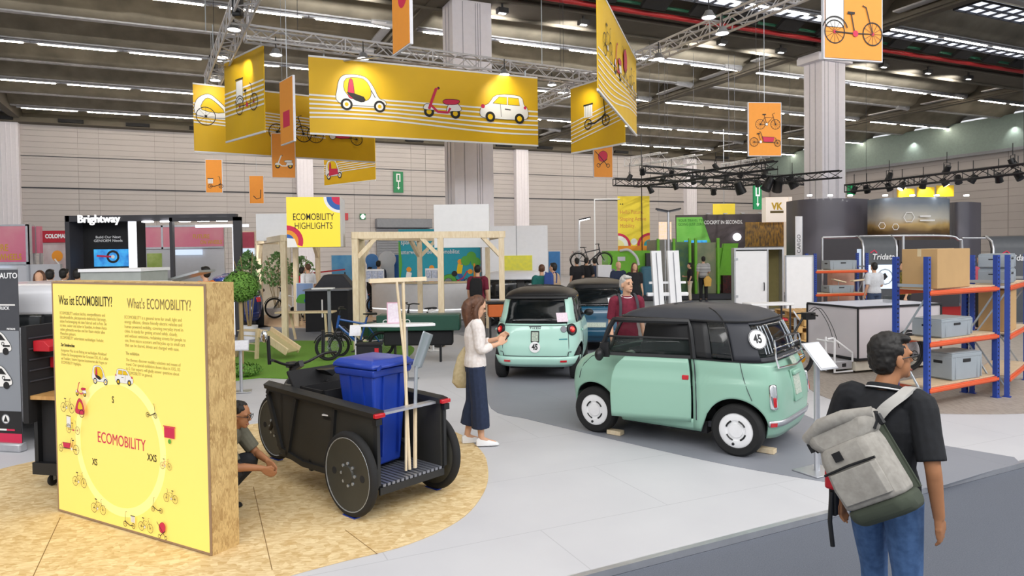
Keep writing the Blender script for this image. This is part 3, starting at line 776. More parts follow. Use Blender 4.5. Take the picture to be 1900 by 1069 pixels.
lamps = [(1168, 330, 'leftmost'), (1192, 318, ''), (1207, 352, ''), (1231, 330, ''), (1246, 322, ''), (1253, 345, ''), (1286, 335, ''), (1307, 336, ''), (1324, 355, ''), (1328, 310, ''), (1347, 332, ''), (1375, 324, ''), (1372, 348, ''), (1405, 340, ''), (1425, 342, ''), (1443, 344, ''), (1470, 338, ''), (1418, 322, ''),
         (1585, 352, ''), (1608, 351, ''), (1649, 347, ''), (1674, 345, ''), (1713, 342, ''), (1752, 338, ''), (1778, 333, ''), (1806, 332, ''), (1853, 330, ''), (1889, 326, ''), (1650, 328, ''), (1757, 315, ''), (1879, 302, '')]
for i, (x, y, _) in enumerate(lamps):
    Y = 32 if x < 1500 else 30 - (x - 1572) * .0205
    lit = i in (21, 22, 23)
    o = stage_lamp(x, y, Y, i, lit, i in (14, 15, 16, 12))
    side = 'far trusses' if x < 1500 else 'long right truss'
    same = [q[:2] for q in sorted(lamps, key=lambda q: q[0]) if (q[0] < 1500) == (x < 1500)]
    ordn = 'first second third fourth fifth sixth seventh eighth ninth tenth eleventh twelfth thirteenth fourteenth fifteenth sixteenth seventeenth eighteenth nineteenth'.split()
    o['label'] = f"{'lit' if lit else 'dark'} black stage lamp, {ordn[same.index((x, y))]} from the left on the {side}"
# ================================================================ cars
def tab(T, z):
    if z <= T[0][0]: return T[0][1:]
    if z >= T[-1][0]: return T[-1][1:]
    for i in range(len(T) - 1):
        if T[i][0] <= z <= T[i + 1][0]:
            a, b_, c, d = T[max(i - 1, 0)], T[i], T[i + 1], T[min(i + 2, len(T) - 1)]
            h = c[0] - b_[0]; t = (z - b_[0]) / h; o = []
            for k in range(1, len(b_)):
                m0 = (c[k] - a[k]) / max(1e-6, c[0] - a[0]) * h; m1 = (d[k] - b_[k]) / max(1e-6, d[0] - b_[0]) * h
                o.append((2 * t ** 3 - 3 * t * t + 1) * b_[k] + (t ** 3 - 2 * t * t + t) * m0 + (3 * t * t - 2 * t ** 3) * c[k] + (t ** 3 - t * t) * m1)
            return o
class Body:
    def __init__(s, T, n=4., ax=(), R=.33, zc=.275):
        s.T = T; s.n = n; s.ax = ax; s.R = R; s.zc = zc
    def pt(s, t, z, off=0.):
        af, ar, b = tab(s.T, z); c, q = math.cos(t), math.sin(t); e = 2 / s.n
        return Vector(((af + off if c >= 0 else -(ar + off)) * abs(c) ** e, math.copysign(abs(q) ** e, q) * (b + off), z))
    def t_of(s, x, z, side=1):
        af, ar, b = tab(s.T, z); A = af if x >= 0 else ar
        t = math.acos(max(-1, min(1, math.copysign(min(1, abs(x) / A) ** (s.n / 2), x)))); return t * side
    def arch(s, x, z0):
        for a in s.ax:
            if abs(x - a) < s.R: return max(z0, s.zc + math.sqrt(s.R ** 2 - (x - a) ** 2))
        return z0
    def strip(s, t0, t1, z0, z1, nt=24, nz=6, off=0., arches=False, zf0=None, zf1=None):
        b = MB(); vs = []
        for i in range(nt + 1):
            t = t0 + (t1 - t0) * i / nt; lo = zf0(t) if zf0 else z0; hi = zf1(t) if zf1 else z1
            if arches and abs(math.sin(t)) > .35: lo = s.arch(s.pt(t, .5).x, lo)
            for k in range(nz + 1): vs.append(s.pt(t, lo + (hi - lo) * k / nz, off))
        m = nz + 1
        return b.add(vs, [(i * m + k, (i + 1) * m + k, (i + 1) * m + k + 1, i * m + k + 1) for i in range(nt) for k in range(nz)])
    def fr(s, t, z, off=.004):
        """point, outward normal, tangent"""
        p = s.pt(t, z, off); a = s.pt(t + .01, z, off) - s.pt(t - .01, z, off); u = s.pt(t, z + .01, off) - s.pt(t, z - .01, off)
        n = a.cross(u).normalized()
        if n.dot(Vector((p.x, p.y, 0))) < 0: n = -n
        x = Vector((-n.y, n.x, 0)).normalized(); up = n.cross(x).normalized()
        if up.z < 0: up = -up
        x = up.cross(n).normalized()
        return p, n, x, up
def rot_of(n, x, up): return Matrix((x, up, n)).transposed()
def wheel(root, x, y, r, w_, side, cap, name='wheel', style='disc'):
    e = bpy.data.objects.new(name, None); COL.objects.link(e); e.parent = root; e.location = (x, y, r)
    d = Vector((0, side, 0))
    rim = r * .68
    t = MB().lathe((0, 0, 0), d, [(rim * .98, -w_ / 2), (r * .9, -w_ / 2), (r * .985, -w_ * .36), (r, -w_ * .2), (r, w_ * .2), (r * .985, w_ * .36), (r * .9, w_ / 2), (rim, w_ / 2), (rim * .96, w_ * .36), (rim * .96, -w_ * .4)], 40)
    t.build('tyre', M_RUB, e)
    if style == 'disc':
        MB().lathe((0, 0, 0), d, [(0, w_ * .42), (r * .26, w_ * .42), (r * .28, w_ * .34), (r * .36, w_ * .34), (r * .39, w_ * .42), (rim * .9, w_ * .46), (rim * .985, w_ * .4), (rim * .96, w_ * .1)], 40).build('hubcap', cap, e)
        for k in range(4):
            a0 = k * PI / 2 + .3
            pts = [(math.cos(a) * r * .385, w_ * .44 * side, math.sin(a) * r * .385) for a in [a0 + j * .16 for j in range(6)]]
            MB().tube(pts, .009, 4).build('hubcap_slot', M_BLACK, e)
        s_ = MB(); s_.ball((r * .1, w_ * .44 * side, -r * .52), .016, 8, 6)
        s_.build('valve_hole', M_BLACK, e)
    else:
        MB().lathe((0, 0, 0), d, [(0, w_ * .3), (r * .15, w_ * .3), (r * .2, w_ * .15), (rim * .9, 0), (rim * .97, w_ * .3)], 32).build('rim_dish', M_BLACK, e)
        s_ = MB()
        for k in range(10):
            a = k * PI / 5; s_.bar((math.cos(a) * r * .12, w_ * .32 * side, math.sin(a) * r * .12), (math.cos(a) * rim * .95, w_ * .3 * side, math.sin(a) * rim * .95), .02, .02)
        s_.build('rim_spokes', cap, e)
    return e
D = math.radians
def interior(root, B, seatm, zf=.3, x0=-.35, wd=.55):
    b = MB(); b.zbox(-.95, .85, -wd, wd, zf - .06, zf); b.zbox(.52, .7, -wd, wd, .3, .86); b.build('cabin_floor', M_DKGREY, root)
    b = MB(); b.box((.55, 0, .87), (.34, 1.02, .1)); b.box((.5, .27, .95), (.12, .24, .1)); b.build('dashboard', M_BLACKM, root, bevel=.03)
    for y in (.28, -.28):
        e = bpy.data.objects.new('seat', None); COL.objects.link(e); e.parent = root; e.location = (x0, y, zf)
        MB().box((.05, 0, .2), (.46, .42, .14)).build('cushion', seatm, e, bevel=.04)
        q = MB().box((-.22, 0, .5), (.1, .42, .6), Matrix.Rotation(-.18, 3, 'Y')); q.build('backrest', seatm, e, bevel=.04)
        MB().box((-.3, 0, .86), (.08, .24, .14)).build('headrest', seatm, e, bevel=.03)
        MB().box((0, 0, .06), (.4, .36, .12)).build('seat_base', M_BLACKM, e)
    n = Vector((-.85, 0, .5))
    MB().ring((.3, .28, .93), n, .17, .016, 24, 6).bar((.3, .12, .93), (.3, .44, .93), .05, .02).cyl((.3, .28, .93), (.5, .28, .85), .03).build('steering_wheel', M_BLACK, root)
MINT = mat('mint_paint_satin', '94bfab', .38, var=.0, coat=.25)
MINTG = mat('mint_paint_gloss', 'b4e0d2', .3, var=0, coat=.6)
M_SEAT = mat('seat_fabric', '2d3032', .9, var=.15)
M_ROOFG = mat('roof_fabric', '34363d', .55, var=.05)
M_LAMP = mat('tail_lamp', 'b0111d', .2, var=0, coat=.5, emit=.25); M_LAMPH = mat('tail_lamp_hot', 'ff5a4a', .3, var=0, emit=1.2)

# ---------------------------------------------------------------- small mint car, driver's door ajar
def mint_car():
    T = [(.20, 1.20, 1.20, .64), (.30, 1.245, 1.25, .685), (.42, 1.26, 1.27, .70), (.58, 1.27, 1.275, .707), (.70, 1.25, 1.26, .705), (.765, 1.225, 1.245, .701), (.80, 1.2, 1.235, .686), (.84, 1.17, 1.225, .684),
         (.90, 1.07, 1.20, .685), (.95, .92, 1.18, .68), (1.0, .80, 1.15, .672), (1.12, .74, 1.11, .655), (1.25, .69, 1.06, .635), (1.36, .62, 1.0, .61), (1.42, .55, .94, .58), (1.47, .42, .83, .51), (1.51, .2, .64, .39), (1.53, .0, .34, .18), (1.538, -.1, .125, .01)]
    B = Body(T, 5.6, (.85, -.85), .325, .28)
    a, b_ = G(1372, 845), G(1108, 800); mid = (a + b_) / 2; h = b_ - a; rz = math.atan2(h.y, h.x)
    side = rotz(rz) @ Vector((0, 1, 0)); mid = mid - side * .60
    root = thing('microcar', 'small mint green microcar with dark roof, driver door ajar and white hubcaps', 'car', mid, rz)
    ZB = .985
    dr0, dr1 = B.t_of(.52, .6), B.t_of(-.40, .6)          # door range on the left side
    # painted shell: everything below the belt except the door opening
    b = B.strip(dr1, dr0 + 2 * PI, .2, ZB, 210, 16, arches=True); b.build('body_shell', MINT, root, solid=.02, ang=60)
    B.strip(dr0, dr1, .2, .33, 24, 3, arches=True).build('sill', MINT, root, solid=.03)
    # dark greenhouse
    ZR = 1.385
    def pane(t0, t1, z0=ZB, z1=ZR, nt=14, m=M_GLASS, nm='window_glass', off=-.006): return B.strip(D(t0), D(t1), z0, z1, nt, 5, off=off).build(nm, m, root, solid=.004)
    pane(-47, 47, nt=20, nm='windscreen', m=M_GLASSC)
    pane(-95, -56, nm='side_window', m=M_GLASSC); pane(-112, -99, nm='side_window', m=M_GLASSC); pane(99, 113, nm='side_window')
    B.strip(D(145), D(215), 1.03, 1.36, 20, 6, off=.001).build('rear_window', M_GLASS, root, solid=.004)
    for t0, t1, l in ((47, 55, 'windscreen_pillar'), (-55, -47, 'windscreen_pillar'), (88, 99, 'door_pillar'), (-99, -95, 'door_pillar')):
        B.strip(D(t0), D(t1), ZB, ZR, 4, 5).build(l, M_BLACK, root, solid=.02)
    B.strip(D(113), D(247), ZB, ZR + .01, 60, 8, zf0=None).build('rear_hood', M_ROOFG, root, solid=.0) if False else None
    q = MB()
    for t0, t1, z0, z1 in ((113, 145, ZB, ZR + .01), (215, 248, ZB, ZR + .01), (145, 215, ZB, 1.03), (145, 215, 1.36, ZR + .01)):
        s_ = B.strip(D(t0), D(t1), z0, z1, 16, 6); q.add(s_.v, s_.f)
    q.build('rear_hood', M_ROOFG, root, solid=.015, ang=60)
    B.strip(0, 2 * PI, ZR, 1.538, 96, 12).build('roof', M_ROOFG, root, solid=.02, ang=70)
    rs = MB(); rs.tube([B.pt(D(t), ZR + .003, .006) for t in range(0, 361, 8)], .012, 5)
    rs.tube([B.pt(D(112), z, .004) for z in (ZB, 1.1, 1.2, 1.3, ZR, 1.43, 1.48, 1.51)] + [B.pt(D(-112), z, .004) for z in (1.51, 1.48, 1.43, ZR, 1.3, 1.1, ZB)], .008, 5)
    rs.build('roof_seal', M_BLACK, root)
    MB().tube([B.pt(t, ZB, .004) for t in [dr1 + (dr0 + 2 * PI - dr1) * i / 60 for i in range(61)]], .009, 5).build('belt_trim', M_BLACK, root)
    # under body and wheel wells
    b = MB(); b.zbox(-1.1, 1.1, -.42, .42, .17, .3); b.zbox(-.5, .5, -.58, .58, .17, .3)
    for ax in (.85, -.85):
        for sd in (1, -1):
            arc = [(ax + .325 * math.cos(PI * i / 12), .285 + .325 * math.sin(PI * i / 12)) for i in range(2, 11)]
            b.loft([[(x, sd * .40, z), (x, sd * .60, z)] for x, z in arc], closed=False, cap=False)
            b.add([(x, sd * .40, z) for x, z in arc], [tuple(range(9))])
    b.build('underbody', M_BLACKM, root, smooth=False)
    for ax in (.85, -.85):
        for sd in (1, -1): wheel(root, ax, sd * .61, .272, .155, sd, M_WHITE)
    interior(root, B, M_SEAT)
    MB().tube([(.5, -.55, .94), (.52, 0, .97), (.5, .5, .94)], .05, 8, flat=.6).build('striped_cloth_roll', mat('striped_cloth', 'dfe8dc', .8, col2='8fc6a8', scale=14, stretch=(1, 6, 1)), root)
    # door, hinged at its rear edge
    hp = B.pt(dr1, .6); e = bpy.data.objects.new('door', None); COL.objects.link(e); e.parent = root; e.location = (hp.x, hp.y, 0); e.rotation_euler = (0, 0, D(15))
    def sh(m): m.v = [(v[0] - hp.x, v[1] - hp.y, v[2]) for v in m.v]; return m
    g = .006
    sh(B.strip(dr0 + g, dr1 - g, .30, ZB, 20, 12, off=.006)).build('door_panel', MINT, e, solid=.045, ang=60)
    zs = [ZB, 1.1, 1.2, 1.3, ZR - .01]; f0, f1 = D(57), D(93)
    loop = [B.pt(f0, z) for z in zs] + [B.pt(f0 + (f1 - f0) * i / 8, ZR - .01) for i in range(1, 9)] + [B.pt(f1, z) for z in zs[::-1][1:]]
    sh(MB().tube(loop, .032, 6)).build('window_frame', M_BLACK, e); sh(MB().tube([B.pt(f0 + (f1 - f0) * i / 8, 1.19) for i in range(9)], .013, 6)).build('window_divider', M_BLACK, e)
    sh(B.strip(f0, f1, 1.0, 1.19, 10, 3, off=-.005)).build('window_glass', M_GLASSC, e, solid=.004)
    sh(B.strip(f0, f1, ZB - .005, ZB + .03, 12, 1, off=.008)).build('belt_trim', M_BLACK, e)
    p = B.pt(D(60), 1.0)
    mr = MB(); mr.box((p.x - hp.x - .05, p.y - hp.y + .04, 1.04), (.1, .05, .16)); mr.ball((p.x - hp.x - .02, p.y - hp.y + .16, 1.0), (.05, .075, .07)); mr.tube([(p.x - hp.x - .04, p.y - hp.y + .03, .99), (p.x - hp.x - .02, p.y - hp.y + .12, .99)], .02)
    mr.build('door_mirror', M_BLACK, e)
    q = B.pt(dr1 - .01, .8); MB().box((q.x - hp.x + .03, q.y - hp.y + .014, .78), (.07, .03, .05)).build('door_strap', M_RED, e, bevel=.008)
    pf = B.pt(D(45), .97); MB().ball((pf.x - .04, pf.y - .02, 1.0 - .02), .04).tube([(pf.x - .05, pf.y - .05, .95), (pf.x - .04, pf.y - .02, .99)], .015).build('indicator', M_BLACK, root)
    # seams
    MB().tube([B.pt(t, z, .004) for t, z in [(D(118), ZB), (D(117), .9), (D(117), .8), (D(119), .7), (D(122), .6)]], .004, 4).build('panel_seam', M_DKGREY, root)
    MB().tube([B.pt(D(52), z, .004) for z in (.97, .9, .8, .7, .63)], .004, 4).build('panel_seam', M_DKGREY, root)
    MB().tube([B.pt(dr1 + .01, z, .001) for z in (.33, .5, .7, .9, ZB)], .006, 4).build('panel_seam', M_DKGREY, root)
    # rear lamps, bumper, plate
    for sg in (1, -1):
        p, n, x, up = B.fr(sg * D(148), .64)
        R = rot_of(n, x, up); b = MB(); b.box(p, (.085, .26, .05), R); b.build('lamp_bezel', M_CHROME, root, bevel=.03)
        b = MB(); b.box(p + n * .022 - up * .05, (.035, .10, .03), R); b.build('tail_lamp', M_LAMP, root, bevel=.01)
        p, n, x, up = B.fr(sg * D(148), .36); MB().box(p + n * .012, (.07, .04, .02), rot_of(n, x, up)).build('reflector', M_LAMP, root)
    B.strip(D(141), D(219), .335, .395, 40, 2, off=.016).build('bumper_strip', M_ALU, root, solid=.02)
    p, n, x, up = B.fr(PI, .70); R = rot_of(n, x, up)
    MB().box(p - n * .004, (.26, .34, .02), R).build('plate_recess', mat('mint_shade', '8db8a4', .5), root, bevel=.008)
    MB().box(p + n * .01, (.20, .2, .008), R).build('number_plate', mat('plate', 'd9dccf', .5, col2='9fb5a6', scale=60), root)
    MB().box(p + n * .02 + up * .13, (.22, .05, .04), R).build('plate_lamp', MINT, root, bevel=.015)
    # luggage frame over the rear window
    def rp(t, z, o=.05): return B.pt(D(t), z, o)
    f = MB(); f.tube([rp(164, .93, .05), rp(166, 1.02, .06), rp(167, 1.12, .08), rp(168, 1.2, .09), rp(180, 1.22, .09), rp(192, 1.2, .09), rp(193, 1.12, .08), rp(194, 1.02, .06), rp(196, .93, .05), rp(180, .91, .06)], .011, 6, closed=True)
    for z in (1.02, 1.12): f.tube([rp(166, z, .07), rp(180, z, .075), rp(194, z, .07)], .008, 5)
    for t in (166, 194): f.tube([rp(t, .95, .05), rp(t, .93, 0)], .009, 5)
    f.build('luggage_frame', M_CHROME, root)
    p, n, x, up = B.fr(PI, .955, .055); MB().box(p, (.15, .1, .006), rot_of(n, x, up)).build('number_plate', mat('plate2', 'cfd6c9', .4, col2='8aa291', scale=50), root)
    l = MB()
    for t in range(158, 204, 6): l.tube([rp(t, 1.06, .004), rp(t + 1, 1.2, .004), rp(t + 1, 1.34, .004)], .006, 4)
    l.build('window_slats', M_STEEL, root)
    p, n, x, up = B.fr(D(149), 1.215, .006); R = rot_of(n, x, up)
    MB().cyl(p, p + n * .004, .105, n=28).build('speed_roundel', M_WHITE, root, label='white round 45 sticker')
    MB().ring(p + n * .004, n, .1, .003, 28, 5).build('roundel_edge', M_BLACK, root)
    tx('lettering', '45', .125, M_BLACK, root, p + n * .006, R, .78, .004, 'CENTER')
    for ax in ((.60, .62), (-1.06, .35)):
        o = MB().zbox(-.09, .09, -.05, .05, 0, .05).build('wooden_chock', M_PINE, None, bevel=.004); R_ = rotz(rz)
        o.location = mid + R_ @ Vector((ax[0], ax[1], .007)); o.rotation_euler = (0, 0, rz)
        tag(o, 'small wooden wheel chock ' + ('behind the front wheel' if ax[0] > 0 else 'under the tail') + ' of the microcar', 'chock', 'wooden chocks')
    return root
mint_car()

# ---------------------------------------------------------------- pale mint car seen from behind
def side_of(o): return rotz(o.rotation_euler.z) @ Vector((0, 1, 0))
def mint_hatch():
    T = [(.22, 1.12, 1.16, .66), (.30, 1.2, 1.235, .715), (.42, 1.25, 1.26, .745), (.55, 1.26, 1.265, .755), (.72, 1.22, 1.235, .752), (.82, 1.10, 1.22, .74), (.9, .95, 1.2, .725), (.98, .82, 1.17, .70), (1.1, .72, 1.10, .665), (1.25, .6, 1.03, .645), (1.38, .47, .95, .61), (1.44, .34, .88, .57), (1.49, .14, .74, .48), (1.53, -.1, .5, .3), (1.545, -.2, .225, .01)]
    B = Body(T, 4.6, (.84, -.80), .34, .285); a = G(932, 699); hd = Vector((.17, .985, 0)).normalized(); rz = math.atan2(hd.y, hd.x)
    lf = Vector((-hd.y, hd.x, 0)); mid = a + hd * .80 - lf * .64
    root = thing('hatchback_microcar', 'pale mint hatchback microcar seen from behind with round tail lamps', 'car', mid, rz)
    ZB = .96; ZR = 1.385
    B.strip(0, 2 * PI, .24, ZB, 220, 16, arches=True).build('body_shell', MINTG, root, solid=.02, ang=60)
    def st(t0, t1, z0, z1, m, nm, off=0., sol=.01, nt=12, nz=5): return B.strip(D(t0), D(t1), z0, z1, nt, nz, off=off).build(nm, m, root, solid=sol)
    for sg in (1, -1):
        st(sg * 122, sg * 150, ZB, ZR, MINTG, 'rear_pillar', nt=10); st(sg * 48, sg * 120, ZB, ZR, M_GLASS, 'side_window', -.002)
        st(sg * 92, sg * 97, ZB, ZR, M_BLACK, 'door_pillar', .003); st(sg * 42, sg * 49, ZB, ZR, MINTG, 'windscreen_pillar', .003)
        s_ = MB(); s_.tube([B.pt(sg * D(151), z, .002) for z in (.42, .6, .8, ZB)], .005, 4); s_.tube([B.pt(sg * D(100), z, .002) for z in (.35, .6, .8, ZB)], .005, 4); s_.build('panel_seam', M_DKGREY, root)
        p, n, x, up = B.fr(sg * D(142), .86); MB().lathe(p, n, [(.10, -.02), (.098, .015), (.085, .022), (.08, .01), (0, .01)], 24).build('lamp_bezel', M_BLACK, root)
        MB().lathe(p, n, [(.058, .0), (.054, .022), (.03, .028), (0, .03)], 20).build('tail_lamp', M_LAMP, root); MB().ball(p + n * .03, .026).build('lamp_bulb', M_LAMPH, root)
        p, n, x, up = B.fr(sg * D(161), .35, .03); MB().box(p, (.11, .03, .02), rot_of(n, x, up)).build('reflector', M_LAMP, root)
        p = B.pt(sg * D(57), 1.0); MB().ball((p.x, p.y + sg * .13, 1.0), (.05, .09, .065)).tube([(p.x, p.y, .97), (p.x, p.y + sg * .1, .98)], .02).build('door_mirror', M_BLACK, root)
        p = B.pt(sg * D(104), .82, .02); MB().box(p, (.16, .02, .03)).build('door_handle', MINTG, root, bevel=.008)
    st(-42, 42, ZB, ZR, M_GLASS, 'windscreen', -.002); st(150, 210, ZB, ZR, M_GLASS, 'rear_window', .004, nt=20)
    B.strip(0, 2 * PI, ZR - .01, 1.545, 90, 11, off=.004).build('roof', M_BLACK, root, solid=.02, ang=70)
    B.strip(D(148), D(212), 1.37, 1.42, 20, 2, off=.09).build('roof_spoiler', M_BLACK, root, solid=.03)
    B.strip(D(118), D(242), .25, .42, 60, 3, off=.03).build('rear_bumper', MINTG, root, solid=.03, ang=50)
    s_ = MB(); s_.tube([B.pt(D(t), .43 if 153 < t < 207 else .5, .012) for t in range(146, 215, 2)], .006, 4); s_.tube([B.pt(D(t), .93, .003) for t in range(151, 211, 3)], .004, 4); s_.build('panel_seam', M_DKGREY, root)
    p, n, x, up = B.fr(PI, .58); R = rot_of(n, x, up); MB().cyl(p, p + n * .006, .09, n=28).build('speed_roundel', M_WHITE, root, label='white round 45 sticker')
    tx('lettering', '45', .13, M_BLACK, root, p + n * .009, R, .75, .005, 'CENTER')
    p, n, x, up = B.fr(PI, .75); R = rot_of(n, x, up); MB().box(p, (.14, .19, .014), R).build('plate_holder', M_BLACK, root, bevel=.006); MB().box(p + n * .008, (.11, .15, .006), R).build('number_plate', mat('plate2'), root)
    p, n, x, up = B.fr(PI, .885); R = rot_of(n, x, up); tx('lettering', 'TIKEN', .04, M_DKGREY, root, p + n * .005, R, 1.2, .001, 'CENTER', space=1.5); MB().box(p + up * .03, (.2, .014, .01), R).build('badge_bar', M_DKGREY, root)
    p, n, x, up = B.fr(D(201), .87); MB().lathe(p, n, [(.055, 0), (.05, .008), (0, .01)], 20).build('badge', M_GREY, root)
    p, n, x, up = B.fr(D(199), .71); MB().box(p, (.14, .018, .006), rot_of(n, x, up)).build('model_badge', mat('badge_teal', '3f8f96', .4), root)
    p, n, x, up = B.fr(D(201), 1.06, .012); MB().box(p, (.19, .17, .004), rot_of(n, x, up)).build('paper_notice', mat('paper_pinkish', 'efe0ea', .7, col2='d8c4d2', scale=60), root)
    b = MB(); b.zbox(-1.1, 1.1, -.45, .45, .2, .34)
    for ax in (.84, -.8):
        for sd in (1, -1):
            arc = [(ax + .33 * math.cos(PI * i / 12), .285 + .33 * math.sin(PI * i / 12)) for i in range(2, 11)]
            b.loft([[(x, sd * .42, z), (x, sd * .66, z)] for x, z in arc], closed=False, cap=False); b.add([(x, sd * .42, z) for x, z in arc], [tuple(range(9))])
            wheel(root, ax, sd * .63, .28, .17, sd, M_STEEL, style='spoke')
    b.build('underbody', M_BLACKM, root, smooth=False); interior(root, B, M_SEAT)
mint_hatch()

# ---------------------------------------------------------------- simple generic cars and vans
def gen_car(name, label, mid, rz, T, n, ax, paint, ZB, ZR, ztop, track, r=.32, rear=(148, 212), roofm=None, lamps=True, wid=.2):
    B = Body(T, n, ax, r + .06, r); root = thing(name, label, 'car' if 'van' not in name else 'van', mid, rz)
    B.strip(0, 2 * PI, T[0][0] + .02, ZB, 180, 14, arches=True).build('body_shell', paint, root, solid=.02, ang=60)
    B.strip(0, 2 * PI, ZR, T[-1][0], 80, 10).build('roof', roofm or paint, root, solid=.02, ang=70)
    def st(t0, t1, m, nm, off=0.): B.strip(D(t0), D(t1), ZB, ZR, 14, 5, off=off).build(nm, m, root, solid=.01)
    st(-44, 44, M_GLASS, 'windscreen'); st(rear[0], rear[1], M_GLASS, 'rear_window', .002)
    for sg in (1, -1):
        st(sg * 50, sg * 92, M_GLASS, 'side_window'); st(sg * 96, sg * 128, M_GLASS, 'side_window'); st(sg * 44, sg * 50, paint, 'pillar', .004); st(sg * 91, sg * 97, M_BLACK, 'pillar', .004); st(sg * 127, sg * rear[0] if sg > 0 else -rear[0], paint, 'rear_pillar', .004)
        if lamps:
            p, nn, x, up = B.fr(sg * D(140), ZB - .12); MB().box(p, (.2, .14, .03), rot_of(nn, x, up)).build('tail_lamp', M_LAMP, root, bevel=.02)
        p = B.pt(sg * D(58), ZB + .03); MB().ball((p.x, p.y + sg * .12, ZB + .05), (.06, .1, .07)).build('door_mirror', M_BLACK, root)
        for a in ax: wheel(root, a, sg * track, r, wid, sg, M_STEEL, style='spoke')
    b = MB(); b.zbox(-T[3][2] * .9, T[3][1] * .9, -track * .7, track * .7, .2, .4); b.build('underbody', M_BLACKM, root)
    B.strip(D(140), D(220), .34, .5, 30, 3, off=.03).build('rear_bumper', M_BLACKM if 'van' in name else paint, root, solid=.02)
    p, nn, x, up = B.fr(PI, .6); MB().box(p, (.44, .1, .01), rot_of(nn, x, up)).build('number_plate', mat('plate'), root)
    return root, B
TC = lambda L, w_, h: [(.2, L * .46, L * .46, w_ * .44), (.32, L * .49, L * .49, w_ * .485), (.5, L * .5, L * .5, w_ * .5), (.7, L * .49, L * .49, w_ * .5), (.85, L * .46, L * .485, w_ * .495), (.95, L * .36, L * .475, w_ * .48), (1.02, L * .28, L * .46, w_ * .465), (1.2, L * .2, L * .42, w_ * .43), (h - .14, L * .1, L * .37, w_ * .38), (h - .06, L * .04, L * .33, w_ * .32), (h, -L * .04, L * .15, w_ * .12), (h + .008, -L * .05, L * .055, .01)]
M_BLUE = mat('deep_blue_paint', '12506e', .25, coat=.7, var=0); M_NAVY = mat('navy_paint', '1a2b66', .25, coat=.7, var=0)
p = G(1098, 640); o, B = gen_car('blue_hatchback', 'glossy deep blue hatchback with black roof behind the pale mint car', P(1108, 600, 16.6).xy.to_3d(), D(82), TC(3.9, 1.72, 1.52), 4.5, (1.2, -1.15), M_BLUE, .98, 1.36, 1.518, .76, roofm=M_BLACK)
pp, nn, x, up = B.fr(D(190), 1.1, .02); MB().box(pp, (.2, .14, .004), rot_of(nn, x, up)).build('paper_notice', M_WHITE, o)
gen_car('navy_hatchback', 'dark navy car seen from behind at the left behind the round tree', P(436, 600, 21.6).xy.to_3d(), D(112), TC(3.3, 1.62, 1.6), 4.2, (1.0, -.95), M_NAVY, .98, 1.42, 1.598, .7)
M_VANW = mat('van_white', 'e7e8ee', .3, coat=.5, var=.01)
TV = lambda L, w_, h: [(.22, L * .47, L * .48, w_ * .45), (.36, L * .5, L * .5, w_ * .49), (.6, L * .5, L * .5, w_ * .5), (1.0, L * .49, L * .5, w_ * .5), (1.2, L * .47, L * .498, w_ * .495), (h - .3, L * .43, L * .49, w_ * .47), (h - .12, L * .40, L * .475, w_ * .44), (h - .03, L * .34, L * .44, w_ * .36), (h, L * .2, L * .3, w_ * .2), (h + .012, .01, .01, .01)]
gen_car('white_van', 'plain white van body behind the lit yellow board', P(104, 560, 8.9).xy.to_3d(), D(176), TV(3.1, 1.6, 1.86), 6, (1.0, -1.0), M_VANW, 1.35, 1.5, 1.858, .68, rear=(160, 200), lamps=False)
gen_car('white_minibus_van', 'white minibus with black framed windows beside the wooden pergola', P(950, 560, 21).xy.to_3d(), D(172), TV(1.9, 1.5, 1.6), 6, (.6, -.6), M_VANW, .8, 1.35, 1.598, .62, rear=(150, 210), lamps=False)
